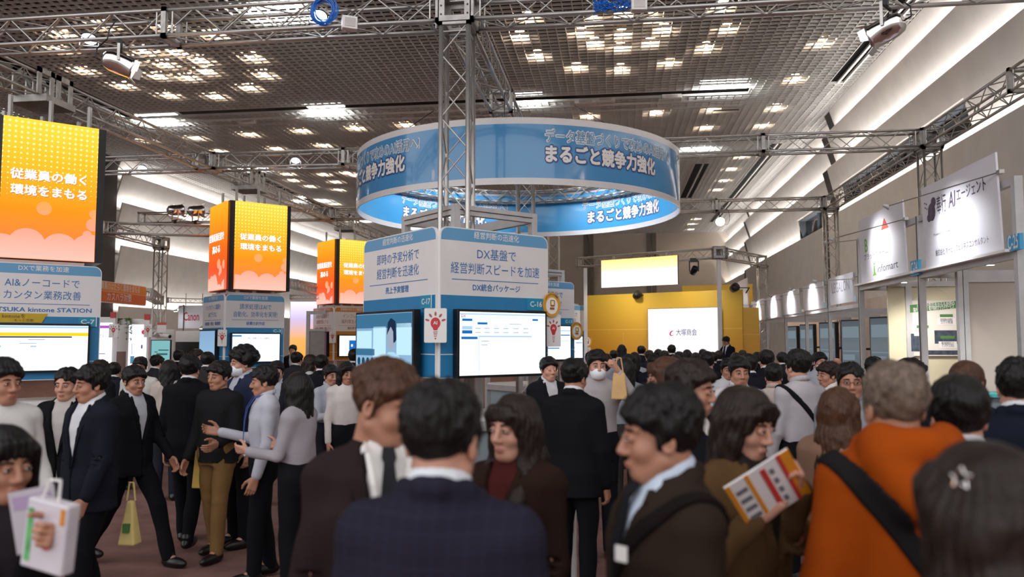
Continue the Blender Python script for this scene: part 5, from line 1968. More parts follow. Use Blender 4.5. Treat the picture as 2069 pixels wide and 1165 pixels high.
# ================================================================== people: bodies and clothes are grown from distance fields
class Field:
    def __init__(s, lo, hi, h):
        s.h = h
        s.lo = np.array(lo, float)
        s.n = [int(math.ceil((b - a) / h)) + 1 for a, b in zip(lo, hi)]
        s.ax = [(s.lo[i] + h * np.arange(s.n[i])).astype(np.float32) for i in range(3)]
        s.F = np.full(s.n, 1.0, np.float32)

    def blk(s, lo, hi, m):
        sl, ax = [], []
        for i in range(3):
            a = max(0, int((lo[i] - m - s.lo[i]) / s.h))
            b = min(s.n[i], int((hi[i] + m - s.lo[i]) / s.h) + 2)
            if b <= a:
                return None
            sl.append(slice(a, b))
            ax.append(s.ax[i][a:b])
        return tuple(sl), ax[0][:, None, None], ax[1][None, :, None], ax[2][None, None, :]

    def put(s, sl, d, k, sub=False):
        A = s.F[sl]
        if sub:
            d = -d
            if k > 0:
                h = np.maximum(k - np.abs(A - d), 0) / k
                s.F[sl] = np.maximum(A, d) + h * h * k / 4
            else:
                s.F[sl] = np.maximum(A, d)
        elif k > 0:
            h = np.maximum(k - np.abs(A - d), 0) / k
            s.F[sl] = np.minimum(A, d) - h * h * k / 4
        else:
            s.F[sl] = np.minimum(A, d)

    def rc(s, a, b, ra, rb, k=0.02, sub=False, sc=(1, 1, 1)):
        """tapering limb from a to b"""
        a, b = np.array(a, float), np.array(b, float)
        r = max(ra, rb)
        q = s.blk(np.minimum(a, b) - r / min(sc), np.maximum(a, b) + r / min(sc), k + s.h * 2)
        if q is None:
            return s
        sl, X, Y, Z = q
        ba = (b - a) * sc
        px, py, pz = (X - a[0]) * sc[0], (Y - a[1]) * sc[1], (Z - a[2]) * sc[2]
        t = np.clip((px * ba[0] + py * ba[1] + pz * ba[2]) / max(1e-9, float(ba @ ba)), 0, 1)
        d = np.sqrt((px - t * ba[0]) ** 2 + (py - t * ba[1]) ** 2 + (pz - t * ba[2]) ** 2) - (ra + (rb - ra) * t)
        s.put(sl, d, k, sub)
        return s

    def ell(s, c, r, k=0.02, sub=False, R=None):
        c = np.array(c, float)
        rm = max(r)
        q = s.blk(c - rm, c + rm, k + s.h * 2)
        if q is None:
            return s
        sl, X, Y, Z = q
        x, y, z = X - c[0], Y - c[1], Z - c[2]
        if R is not None:
            R = np.array(R)
            x, y, z = (R[0, 0] * x + R[1, 0] * y + R[2, 0] * z, R[0, 1] * x + R[1, 1] * y + R[2, 1] * z, R[0, 2] * x + R[1, 2] * y + R[2, 2] * z)
        k0 = np.sqrt((x / r[0]) ** 2 + (y / r[1]) ** 2 + (z / r[2]) ** 2)
        k1 = np.sqrt((x / r[0] ** 2) ** 2 + (y / r[1] ** 2) ** 2 + (z / r[2] ** 2) ** 2) + 1e-6
        s.put(sl, k0 * (k0 - 1) / k1, k, sub)
        return s

    def loft(s, rows, k=0.02, e=2.3, sub=False):
        """stack of oval sections: rows of z, rx, ry, cx, cy"""
        rows = sorted(rows)
        z = np.array([r[0] for r in rows])
        rm = max(max(r[1], r[2]) for r in rows)
        cxs = [r[3] for r in rows]
        cys = [r[4] for r in rows]
        q = s.blk((min(cxs) - rm, min(cys) - rm, z[0]), (max(cxs) + rm, max(cys) + rm, z[-1]), k + 2 * s.h)
        if q is None:
            return s
        sl, X, Y, Z = q
        zz = Z[0, 0]
        ip = [np.interp(zz, z, [r[i] for r in rows]).astype(np.float32)[None, None, :] for i in (1, 2, 3, 4)]
        u = np.abs((X - ip[2]) / ip[0])
        v = np.abs((Y - ip[3]) / ip[1])
        d = ((u ** e + v ** e) ** (1 / e) - 1) * np.minimum(ip[0], ip[1])
        d = np.maximum(d, np.maximum(z[0] - Z, Z - z[-1]))
        s.put(sl, d, k, sub)
        return s

    def cut(s, fn):
        X, Y, Z = s.ax[0][:, None, None], s.ax[1][None, :, None], s.ax[2][None, None, :]
        s.F = np.maximum(s.F, fn(X, Y, Z).astype(np.float32) + np.zeros_like(s.F))
        return s

    def wrinkle(s, amp, seed=0, f=1.0):
        X, Y, Z = s.ax[0][:, None, None], s.ax[1][None, :, None], s.ax[2][None, None, :]
        r = random.Random(seed)
        for _ in range(4):
            a, b, c = r.uniform(-55, 55) * f, r.uniform(-55, 55) * f, r.uniform(-38, 38) * f
            s.F = s.F + (amp / 2) * np.sin(a * X + b * Y + c * Z + r.uniform(0, 6)).astype(np.float32)
        return s

    def mesh(s):
        """surface nets: one vertex per crossed cell, one quad per crossed edge"""
        F = s.F
        for i in range(3):                      # keep it closed at the grid border
            sl = [slice(None)] * 3
            for e in (0, -1):
                sl[i] = e
                F[tuple(sl)] = np.maximum(F[tuple(sl)], s.h * .5)
        ins = F < 0
        nx, ny, nz = F.shape
        cnt = np.zeros((nx - 1, ny - 1, nz - 1), np.int8)
        for i in (0, 1):
            for j in (0, 1):
                for k in (0, 1):
                    cnt += ins[i:nx - 1 + i, j:ny - 1 + j, k:nz - 1 + k]
        act = (cnt > 0) & (cnt < 8)
        idx = np.argwhere(act)
        if len(idx) == 0:
            return np.zeros((0, 3)), np.zeros((0, 4), int)
        vid = np.full(act.shape, -1, np.int64)
        vid[act] = np.arange(len(idx))
        c = {}
        for i in (0, 1):
            for j in (0, 1):
                for k in (0, 1):
                    c[i, j, k] = F[idx[:, 0] + i, idx[:, 1] + j, idx[:, 2] + k]
        P = np.zeros((len(idx), 3))
        N = np.zeros(len(idx))
        for a in c:
            for ax in range(3):
                if a[ax] == 0:
                    b = list(a); b[ax] = 1; b = tuple(b)
                    fa, fb = c[a], c[b]
                    m = (fa < 0) != (fb < 0)
                    t = np.where(m, fa / np.where(m, fa - fb, 1), 0)
                    p = np.tile(np.array(a, float), (len(idx), 1))
                    p[:, ax] += t
                    P += p * m[:, None]
                    N += m
        V = (idx + P / N[:, None]) * s.h + s.lo
        Q = []
        for ax in range(3):
            sa = [slice(0, n - 1) if i == ax else slice(1, n - 1) for i, n in enumerate(F.shape)]
            sb = [slice(1, n) if i == ax else slice(1, n - 1) for i, n in enumerate(F.shape)]
            A, B = ins[tuple(sa)], ins[tuple(sb)]
            e = np.argwhere(A != B)
            if len(e) == 0:
                continue
            flip = A[e[:, 0], e[:, 1], e[:, 2]]
            off = np.array([0 if i == ax else 1 for i in range(3)])
            g = e + off
            u, v = [(1, 2), (2, 0), (0, 1)][ax]
            du, dv = np.zeros(3, int), np.zeros(3, int)
            du[u] = 1
            dv[v] = 1
            q = np.stack([vid[tuple((g - x).T)] for x in (du + dv, dv, du * 0, du)], 1)
            q[~flip] = q[~flip][:, ::-1]
            Q.append(q)
        return V, np.concatenate(Q)


def xf(V, M):
    M = np.array(M)
    return V @ M[:3, :3].T + M[:3, 3]


def mk_mesh(name, parts, mat, smooth=True):
    vs = np.concatenate([p[0] for p in parts])
    off, qs = 0, []
    for v, q in parts:
        qs.append(q + off)
        off += len(v)
    qs = np.concatenate(qs)
    me = bpy.data.meshes.new(name)
    me.vertices.add(len(vs))
    me.vertices.foreach_set('co', vs.astype(np.float32).ravel())
    me.loops.add(len(qs) * 4)
    me.loops.foreach_set('vertex_index', qs.astype(np.int32).ravel())
    me.polygons.add(len(qs))
    me.polygons.foreach_set('loop_start', np.arange(0, len(qs) * 4, 4, dtype=np.int32))
    me.polygons.foreach_set('use_smooth', np.ones(len(qs), bool))
    me.update(calc_edges=True)
    me.validate()
    me.materials.append(mat)
    return me


CACHE = {}


def head_mesh(h, fem=False):
    key = ('head', h, fem)
    if key in CACHE:
        return CACHE[key]
    f = Field((-.10, -.14, -.24), (.10, .13, .14), h)
    w = .95 if fem else 1.0
    f.ell((0, .012, .035), (.074 * w, .092, .086), .02)
    f.ell((0, -.020, -.036), (.057 * w, .064, .078), .03)
    f.ell((0, -.050, -.088), (.030 * w, .030, .026), .03)
    for x in (-1, 1):
        f.rc((x * .050 * w, .0, -.055), (x * .022 * w, -.05, -.092), .022, .018, .02)
        f.ell((x * .036 * w, -.050, -.028), (.026, .026, .024), .02)
        f.ell((x * .031, -.092, .006), (.017, .015, .012), .012, sub=True)
        f.ell((x * .076 * w, .008, -.008), (.009, .020, .031), .008)
        f.ell((x * .079 * w, .004, -.006), (.004, .011, .018), .004, sub=True)
        f.rc((x * .010, -.074, .030), (x * .046, -.066, .028), .009, .007, .012)
        f.ell((x * .0115, -.091, -.033), (.009, .010, .008), .006)
        f.ell((x * .031, -.0775, .006), (.0145, .0125, .0115), .003)
    f.rc((0, -.080, .018), (0, -.103, -.027), .008, .0115, .012)
    f.ell((0, -.086, -.060), (.022, .010, .0055), .006)
    f.ell((0, -.083, -.069), (.019, .010, .0065), .006)
    f.rc((0, .028, -.06), (0, .026, -.23), .050 * (.88 if fem else 1), .049 * (.88 if fem else 1), .03)
    CACHE[key] = f.mesh()
    return CACHE[key]


def hair_mesh(style, h):
    key = ('hair', style, h)
    if key in CACHE:
        return CACHE[key]
    lo = -.62 if style in ('long', 'verylong') else -.26
    f = Field((-.17, -.15, lo), (.17, .19, .18), h)

    def line(y0, z0, y1, z1):
        return lambda X, Y, Z: (z0 + (z1 - z0) / (y1 - y0) * (Y - y0)) - Z
    if style in ('short', 'neat', 'parted', 'crop', 'grey'):
        g = {'crop': .004, 'grey': .007, 'neat': .009, 'short': .011, 'parted': .010}[style]
        f.ell((0, .016, .040), (.077 + g, .096 + g, .086 + g), .01)
        f.cut(line(-.080, .062, .070, -.075))
        f.cut(lambda X, Y, Z: -.105 - Z + 0 * X)
        if style in ('short', 'parted'):
            for x, y, z, r in ((-.04, -.066, .072, .026), (.0, -.074, .072, .026), (.035, -.068, .070, .024), (-.062, -.035, .055, .026), (.062, -.035, .055, .026), (0, -.02, .105, .045), (.02, .05, .10, .05), (-.02, .08, .07, .05)):
                f.ell((x, y, z), (r, r * .9, r * .75), .025)
        if style != 'crop':
            r = random.Random(11)
            for k in range(46):
                a, b = r.uniform(0, 2 * PI), r.uniform(.25, 1.35)
                def P(a, b, o): return (( .077 + g + o) * math.cos(a) * math.cos(b), .016 + (.096 + g + o) * math.sin(a) * math.cos(b), .040 + (.086 + g + o) * math.sin(b))
                f.rc(P(a, b, -.004), P(a + r.uniform(-.5, .5), b - r.uniform(.3, .55), .002), .014, .006, .006)
            f.cut(line(-.084, .046, .074, -.085))
        for x in (-1, 1):
            f.rc((x * .074, -.018, .03), (x * .075, -.012, -.022), .010, .005, .012)
        f.wrinkle(.0028 if style != 'crop' else .001, 3, 2.4)
    elif style == 'curly':
        f.ell((0, .02, .055), (.105, .118, .105), .01)
        r = random.Random(8)
        for _ in range(70):
            a, b = r.uniform(0, 2 * PI), r.uniform(-.3, 1.4)
            f.ell((.105 * math.cos(a) * math.cos(b), .02 + .115 * math.sin(a) * math.cos(b), .055 + .10 * math.sin(b)), (.026, .026, .024), .012)
        f.cut(line(-.085, .050, .085, -.085))
    else:
        # women's hair: cap, fringe and falling lengths
        L = {'bob': -.13, 'medium': -.20, 'long': -.42, 'verylong': -.56, 'tied': -.08}[style]
        f.ell((0, .018, .040), (.087, .107, .096), .01)
        f.cut(line(-.082, .045, .10, -.16))
        if style != 'tied':
            for x in (-1, 1):
                f.rc((x * .068, -.030, .05), (x * .080, -.022, L * .72), .026, .020, .02)
                f.rc((x * .072, .010, .02), (x * .085, .020, L), .036, .022, .02)
                f.rc((x * .045, .06, .0), (x * .05, .065, L), .045, .026, .03)
            f.rc((0, .07, .0), (0, .075, max(L, -.20)), .055, .035, .03)
            if L < -.3:
                for x in (-1, 1):
                    f.rc((x * .080, -.015, -.13), (x * .098, -.105, -.24), .030, .030, .03)
                    f.rc((x * .098, -.105, -.24), (x * .095, -.135, L * .86), .030, .014, .02)
                    f.rc((x * .055, .085, -.12), (x * .070, .128, L), .042, .022, .04)
                f.rc((0, .09, -.12), (0, .135, L * .97), .05, .024, .04)
        else:
            f.rc((0, .11, .01), (0, .14, -.12), .03, .018, .02)
        for xx in (-.045, -.03, -.012, .006, .024, .042):
            f.rc((xx * .9, -.070, .085), (xx, -.087 + abs(xx) * .28, .040), .015, .009, .012)
        f.rc((-.062, -.066, .06), (-.066, -.055, .0), .018, .012, .02)
        f.rc((.062, -.066, .06), (.066, -.055, .0), .018, .012, .02)
        f.wrinkle(.0022, 5, 2.2)
        # hollow out the head so nothing pokes into the face
        f.ell((0, -.060, -.040), (.056, .062, .088), .01, sub=True)
    X, Y, Z = f.ax[0][:, None, None], f.ax[1][None, :, None], f.ax[2][None, None, :]
    if style not in ('curly', 'crop'):
        f.F = (f.F + .0016 * np.sin(30 * np.arctan2(X, Y - .02) + 2.2 * np.sin(Z * 26)) * (np.hypot(X, Y - .02) > .03)).astype(np.float32)
    CACHE[key] = f.mesh()
    return CACHE[key]


def hand_mesh(pose, h):
    """right hand; x = towards the fingers, y = palm side, z = thumb side"""
    key = ('hand', pose, h)
    if key in CACHE:
        return CACHE[key]
    f = Field((-.05, -.06, -.07), (.21, .11, .10), h)
    f.rc((-.03, 0, 0), (.012, 0, 0), .026, .024, .01, sc=(1, 1.25, 1))
    for z in (.028, .010, -.010, -.026):
        f.rc((.008, 0, z * .55), (.082, .002, z), .015, .0125, .012)
    f.ell((.03, .010, .020), (.032, .012, .018), .012)
    f.ell((.035, .008, -.020), (.035, .010, .014), .012)
    curl = {'relaxed': (22, 30, 20), 'grip': (62, 75, 45), 'hold': (40, 48, 30), 'flat': (10, 14, 8)}[pose]
    for i, (z, L) in enumerate(((.029, .068), (.010, .077), (-.010, .071), (-.027, .055))):
        p = np.array((.084, .002, z))
        a = 0
        for q, (fr, r0, r1) in enumerate(((.44, .0098, .0088), (.31, .0088, .0080), (.25, .0080, .0066))):
            a += math.radians(curl[q] * (1 + .12 * (i - 1)))
            n = p + np.array((math.cos(a), math.sin(a), (z * .06))) * L * fr
            f.rc(p, n, r0, r1, .004)
            p = n
    b = {'relaxed': .35, 'grip': .95, 'hold': .75, 'flat': .1}[pose]
    p0 = np.array((.018, .010, .030))
    p1 = p0 + np.array((.028, .012 + .014 * b, .026))
    p2 = p1 + np.array((.028, .006 + .018 * b, .012 * (1 - b)))
    p3 = p2 + np.array((.022, .004 + .012 * b, -.004 * b))
    f.rc(p0, p1, .016, .012, .008)
    f.rc(p1, p2, .0115, .0102, .004)
    f.rc(p2, p3, .0102, .0078, .004)
    CACHE[key] = f.mesh()
    return CACHE[key]


def ik(sh, wr, l1, l2, pole):
    sh, wr, pole = Vector(sh), Vector(wr), Vector(pole)
    d = wr - sh
    L = min(d.length, (l1 + l2) * .995)
    d.normalize()
    wr = sh + d * L
    a = (l1 * l1 - l2 * l2 + L * L) / (2 * L)
    hgt = math.sqrt(max(0, l1 * l1 - a * a))
    n = pole - d * pole.dot(d)
    n = n.normalized() if n.length > 1e-6 else Vector((0, 0, -1))
    return sh + d * a + n * hgt, wr


def skin_mat(name, col, bump=.05):
    m = pm(name, col, .5, 0, .06, 14, bump, 220)
    m.node_tree.nodes['Principled BSDF'].inputs['Subsurface Weight'].default_value = .08
    m.node_tree.nodes['Principled BSDF'].inputs['Subsurface Radius'].default_value = (.01, .004, .002)
    return m


def hair_mat(name, col):
    if name in MATS:
        return MATS[name]
    m = pm(name, col, .45, 0, .4, 40, 0, spec=.3)
    nt = m.node_tree
    b = nt.nodes['Principled BSDF']
    tc = nt.nodes.new('ShaderNodeTexCoord')
    mp = nt.nodes.new('ShaderNodeMapping')
    mp.inputs['Scale'].default_value = (260, 260, 26)
    nz = nt.nodes.new('ShaderNodeTexNoise')
    nz.inputs['Scale'].default_value = 1.0
    nz.inputs['Detail'].default_value = 2
    bp = nt.nodes.new('ShaderNodeBump')
    bp.inputs['Strength'].default_value = .9
    bp.inputs['Distance'].default_value = .004
    nt.links.new(tc.outputs['Object'], mp.inputs[0])
    nt.links.new(mp.outputs[0], nz.inputs['Vector'])
    nt.links.new(nz.outputs['Fac'], bp.inputs['Height'])
    nt.links.new(bp.outputs['Normal'], b.inputs['Normal'])
    return m


def cloth(col, rough=.85, var=.1, bump=.25, bscale=400):
    return pm('cloth_' + col.strip('#') + ('' if rough == .85 else '_s'), col, rough, 0, var, 6, bump, bscale, spec=.12)


SKIN = skin_mat('skin', '#c4907a')
SKIN2 = skin_mat('skin_warm', '#b07c64')
H_BLACK = hair_mat('hair_black', '#120e0d')
H_DARK = hair_mat('hair_dark_brown', '#241813')
H_BROWN = hair_mat('hair_brown', '#4b2f1f')
H_GREY = hair_mat('hair_grey_brown', '#6a5a4e')
M_EYEW = pm('eye_white', '#e8e2dc', .3)
M_EYED = pm('eye_dark', '#1a100c', .2)
M_LIP = pm('lip', '#b06a60', .5)
M_MASK = pm('face_mask', '#e6e9ee', .8)
M_SHOE = pm('shoe_black', '#0e0c0c', .35)


def person(label, x, y, rz, H=1.70, fem=False, res=.012, hres=.0055, hair='short', hmat=None, skin=None, head=(0, 0, 0), top='suit',
           topc='#16171d', shirtc='#d9d9de', tie=None, legs='trousers', legc='#121318', arms=(('hang', 0, 12), ('hang', 0, 12)), stride=0.0,
           lanyard=None, mask=False, glasses=False, lean=0.0, group=None, hands=('relaxed', 'relaxed'), sleeve=True, name='person', face=True, seat=None, hood=False, z=0.0):
    """a standing figure facing local -y. arms: ('hang', swing, bend) degrees or ('ik', local wrist point, pole)"""
    t = thing(name, label, 'person', (x, y, z), rz, group)
    hmat = hmat or H_BLACK
    skin = skin or SKIN
    s = (H + .022) / 1.70
    wd = .90 if fem else 1.0
    ln = math.radians(lean)

    def L(x, y, z):                              # lean the upper body forward about the hips
        z *= s
        x *= s
        y *= s
        hz = .92 * s
        if z > hz:
            dz = z - hz
            y = y - math.sin(ln) * dz
            z = hz + dz * math.cos(ln)
        return (x, y, z)
    hc = Vector(L(0, -.012, 1.70 - .140))
    Mh = Matrix.Translation(hc) @ Matrix.Rotation(math.radians(head[0]), 4, 'Z') @ Matrix.Rotation(math.radians(head[1]), 4, 'X') @ Matrix.Rotation(math.radians(head[2]), 4, 'Y') @ Matrix.Scale(s ** .6, 4)
    # joints
    l1, l2 = .285 * s, .25 * s
    J = {}
    for sd, a in zip((-1, 1), arms):             # -1 = the figure's right arm (local -x)
        sh = Vector(L(sd * .176 * wd, .012, 1.362))
        if a[0] == 'hang':
            sw, be = math.radians(a[1]), math.radians(a[2])
            out = math.radians(a[3] if len(a) > 3 else 7)
            u = Vector((sd * math.sin(out), -math.sin(sw) * math.cos(out), -math.cos(sw) * math.cos(out)))
            el = sh + u * l1
            f2 = Vector((sd * math.sin(out * .3), -math.sin(sw + be), -math.cos(sw + be)))
            wr = el + f2.normalized() * l2
        else:
            el, wr = ik(sh, a[1], l1, l2, a[2] if len(a) > 2 else (sd * .5, .3, -1))
        J[sd] = (sh, el, wr)
    K = {}
    for sd in (-1, 1):
        st = stride * sd
        hip = Vector((sd * .088 * s, 0, .90 * s))
        an = Vector((sd * .095 * s, -st * .5, (.085 + (.07 * abs(st) if st < 0 else .0)) * s))
        kn = (hip + an) / 2 + Vector((0, -.015 - abs(st) * .10 * (1 if st < 0 else .3), .015))
        K[sd] = (hip, kn, an)
    lo = [min([-.27 * s] + [j.x - .09 for q in J.values() for j in q]), min([-.22] + [j.y - .1 for q in J.values() for j in q] + [j.y - .28 for q in K.values() for j in q]), -.02]
    hi = [max([.27 * s] + [j.x + .09 for q in J.values() for j in q]), max([.22] + [j.y + .1 for q in J.values() for j in q] + [j.y + .12 for q in K.values() for j in q]), 1.54 * s]

    def rows(lst):
        out = []
        for z, rx, ry, cy in lst:
            p = L(0, cy, z)
            out.append((p[2], rx * s * wd, ry * s, 0.0, p[1]))
        return out
    TORSO = [(.84, .165, .105, .005), (.92, .168, .112, .005), (1.05, .140, .098, .0), (1.18, .150, .105, -.005), (1.28, .165, .108, -.003), (1.37, .160, .092, .006), (1.42, .11, .070, .012), (1.46, .060, .056, .012), (1.50, .054, .054, .012)]
    # --- body: torso, limbs, head and hands
    parts = []
    bh = max(.012, res) if not sleeve else .016
    f = Field(lo, hi, bh)
    f.loft(rows([(zz, rx - (.028 if zz < 1.41 else 0), ry - (.024 if zz < 1.41 else 0), cy) for zz, rx, ry, cy in TORSO]), .02)
    for sd in (-1, 1):
        sh, el, wr = J[sd]
        f.rc(sh + Vector((-sd * .02, 0, -.02)), el, .036 * s * wd, .030 * s * wd, .01)
        f.rc(el, wr, .030 * s * wd if sleeve else .038 * s * wd, .024 * s * wd if sleeve else .026 * s * wd, .01)
        hip, kn, an = K[sd]
        f.rc(hip, kn, .066 * s, .045 * s, .01)
        f.rc(kn, an, .046 * s, .034 * s, .01)
        f.rc(an, an + Vector((0, -.12 * s, -.045 * s)), .034 * s, .025 * s, .01)
    parts.append(f.mesh())
    v, q = head_mesh(hres, fem)
    parts.append((xf(v, Mh), q))
    for sd, hp in zip((-1, 1), hands):
        if hp is None:
            continue
        sh, el, wr = J[sd]
        v, q = hand_mesh(hp, max(.0035, hres * .75))
        X = (wr - el).normalized()
        # palm faces the body's midline / upward for raised forearms
        pref = Vector((-sd, 0, 0)) if X.z < -.6 else Vector((-sd * .9, .2, .25))
        Y = (pref - X * pref.dot(X)).normalized()
        Z = X.cross(Y)
        if sd == 1:                              # left hand is the mirror image
            v = v * np.array((1, 1, -1))
            q = q[:, ::-1]
        if (Z.y > 0) == (sd == -1) and X.z < -.6:
            pass
        M = Matrix((X, Y, Z)).transposed().to_4x4()
        M.translation = wr + X * .012 * s
        k = s * (.90 if fem else 1.0)
        parts.append((xf(v * k, M), q))
    mesh_obj('body', mk_mesh('body', parts, skin), t)
    # --- face details
    if face:
        for nm, mt, fn in (('eye', M_EYEW, None),):
            for sd in (-1, 1):
                m = MB()
                m.lathe([(0, .003), (.007, .0022), (.0112, -.001), (0, -.003)], 16, Matrix.Translation((sd * .031, -.0895, .005)) @ Matrix.Rotation(PI / 2, 4, 'X') @ Matrix.Diagonal((1, .42, 1, 1)))
                m.v = [tuple(Mh @ Vector(v)) for v in m.v]
                e = m.build('eye', M_EYEW, t, smooth=True)
                m = MB()
                m.lathe([(0, .0040), (.0050, .0030), (.0052, .001)], 12, Matrix.Translation((sd * .031, -.0895, .0052)) @ Matrix.Rotation(PI / 2, 4, 'X') @ Matrix.Diagonal((1, .88, 1, 1)))
                m.bar((sd * .031 - .0125, -.0915, .0105), (sd * .031 + .0125, -.0900, .0100), .004, .0035)
                m.v = [tuple(Mh @ Vector(v)) for v in m.v]
                m.build('iris', M_EYED, e, smooth=True)
                m = MB()
                m.bar((sd * .014, -.0865, .0265), (sd * .032, -.0855, .0305), .004, .006)
                m.bar((sd * .032, -.0855, .0305), (sd * .048, -.0745, .0265), .004, .005)
                m.v = [tuple(Mh @ Vector(v)) for v in m.v]
                m.build('eyebrow', hmat, t)
        if not mask:
            if 'lips' not in CACHE:
                f = Field((-.03, -.105, -.08), (.03, -.07, -.05), .0028)
                f.ell((0, -.0862, -.0602), (.0215, .0106, .0048), .002)
                f.ell((0, -.0834, -.0688), (.0185, .0106, .0058), .002)
                CACHE['lips'] = f.mesh()
            v, q = CACHE['lips']
            mesh_obj('mouth', mk_mesh('mouth', [(xf(v, Mh), q)], M_LIP), t)
        if glasses:
            m = MB()
            for sd in (-1, 1):
                c = [Vector((sd * .031 + .021 * math.cos(a), -.098, .004 + .016 * math.sin(a))) for a in [2 * PI * i / 16 for i in range(17)]]
                m.path(c, .0014, 5)
                m.tube((sd * .052, -.097, .008), (sd * .079, -.005, .012), .0014, 5)
            m.tube((-.010, -.099, .008), (.010, -.099, .008), .0014, 5)
            m.v = [tuple(Mh @ Vector(v)) for v in m.v]
            m.build('glasses', M_BLACK, t)
    if mask:
        f = Field((-.10, -.15, -.14), (.10, .06, .02), hres)
        f.ell((0, -.030, -.056), (.066, .078, .062), .01)
        f.cut(lambda X, Y, Z: np.maximum(Z + .016 + .0 * X, np.maximum(Y + .005, -.118 - Z)))
        v, q = f.mesh()
        mesh_obj('face_mask', mk_mesh('face_mask', [(xf(v, Mh), q)], M_MASK), t)
    v, q = hair_mesh(hair, hres)
    mesh_obj('hair', mk_mesh('hair', [(xf(v, Mh), q)], hmat), t)
    # --- clothes
    g = {'suit': .024, 'coat': .030, 'shirt': .013, 'blouse': .016, 'sweater': .020, 'hoodie': .036}[top]
    hem = {'suit': .76, 'coat': .60, 'shirt': .98, 'blouse': .98, 'sweater': .83, 'hoodie': .74}[top]
    lo2 = [lo[0] - .03, lo[1] - .03, lo[2]]
    hi2 = [hi[0] + .03, hi[1] + .08, 1.57 * s]
    f = Field(lo2, hi2, res)
    tr = [(hem, .168 + g * 1.15, .112 + g, .005) if hem < .95 else (hem, .150, .106, .003)] + [(zz, rx + g, ry + g, cy) for zz, rx, ry, cy in TORSO if zz > hem and zz < 1.44]
    if top in ('suit', 'coat'):
        tr = [(zz, rx + (.012 if zz > 1.0 and zz < 1.4 else .004), ry + .006, cy) for zz, rx, ry, cy in tr]
        tr.append((1.455, .088, .074, .014))
    else:
        tr.append((1.455, .070, .066, .012))
    f.loft(rows(tr), .03)
    sg = g + .004
    for sd in (-1, 1):
        sh, el, wr = J[sd]
        f.rc(sh + Vector((-sd * .02, 0, .0)), el, (.047 + sg * .62) * s * wd, (.038 + sg * .58) * s * wd, .04)
        e2 = wr if sleeve else el + (wr - el) * .12
        f.rc(el, e2 - (wr - el).normalized() * .012, (.038 + sg * .58) * s * wd, (.028 + sg * .5) * s * wd, .012)
        f.rc(Vector(L(sd * .055, .014, 1.425)), sh + Vector((-sd * .01, 0, .012)), .030 * s, .046 * s, .05)
        # creases gathering inside the elbow and at the armpit
        mid = (el - sh).normalized()
        for k in range(3 if top in ('suit', 'coat', 'hoodie') else 0):
            c = el + (wr - el).normalized() * (.03 * (k - 1)) + Vector((0, -.045, .0))
            f.ell(c, (.05, .012, .007), .014, sub=True)
    f.wrinkle(.0042 if top in ('suit', 'coat', 'hoodie') else .0048, len(label) * 7 + int(x * 10) % 13, .75)
    if top in ('suit', 'coat'):
        zb = (1.02 if top == 'suit' else 1.12)

        def vee(X, Y, Z):
            cy = -math.sin(ln) * np.maximum(Z - .92 * s, 0)
            half = np.clip((Z / s - zb) / (1.46 - zb), 0, 1.2) * .078 * s
            return np.minimum(np.minimum(half - np.abs(X), -(Y - cy) - .03), Z - zb * s)
        f.cut(vee)
        f.cut(lambda X, Y, Z: np.minimum(np.minimum(.004 - np.abs(X), -Y - .05), 1.1 * s - Z))
        for sd in (-1, 1):
            f.rc(L(sd * .076, -.005, 1.445), L(sd * .066, .045, 1.468), .016 * s, .020 * s, .02)
            f.rc(L(sd * .066, .045, 1.468), L(sd * .02, .078, 1.478), .020 * s, .021 * s, .02)
        f.rc(L(-.02, .078, 1.478), L(.02, .078, 1.478), .021 * s, .021 * s, .02)
    neck_y = L(0, .012, 1.46)
    if top == 'hoodie':
        for sd in (-1, 1):
            f.rc(L(sd * .085, -.02, 1.455), L(sd * .085, .075, 1.475), .035 * s, .045 * s, .04)
            f.rc(L(sd * .085, .075, 1.475), L(sd * .02, .125, 1.465), .045 * s, .050 * s, .04)
            f.rc(L(sd * .09, .10, 1.43), L(sd * .03, .150, 1.34), .055 * s, .065 * s, .04)
        f.ell(L(0, .03, 1.52), (.066 * s, .070 * s, .075 * s), .02, sub=True)
    else:
        f.ell(L(0, .010, 1.485), (.062 * s, .062 * s, .055 * s), .012, sub=True)
    nm = {'suit': 'jacket', 'coat': 'coat', 'shirt': 'shirt', 'blouse': 'blouse', 'sweater': 'sweater', 'hoodie': 'hooded_jacket'}[top]
    tm = topc if not isinstance(topc, str) else cloth(topc)
    FIELDS[t.name] = f
    v, q = f.mesh()
    jk = mesh_obj(nm, mk_mesh(nm, [(v, q)], tm), t)
    if top in ('suit', 'coat'):
        f = Field(lo2, hi2, res)
        f.loft(rows([(.86, .178, .120, .005)] + [(zz, rx + .010, ry + .012, cy) for zz, rx, ry, cy in TORSO if .86 < zz < 1.44] + [(1.465, .066, .064, .012)]), .03)
        for sd in (-1, 1):
            f.rc(L(sd * .05, .012, 1.41), J[sd][0], .045 * s, .045 * s, .04)
        f.wrinkle(.002, 5)
        f.ell(L(0, .006, 1.485), (.050 * s, .050 * s, .05 * s), .01, sub=True)
        v, q = f.mesh()
        shp = mesh_obj('shirt', mk_mesh('shirt', [(v, q)], cloth(shirtc)), t)
        f = Field((-.10, min(-.12, L(0, -.1, 1.47)[1]), 1.40 * s), (.10, .14, 1.56 * s), min(res, .0065))
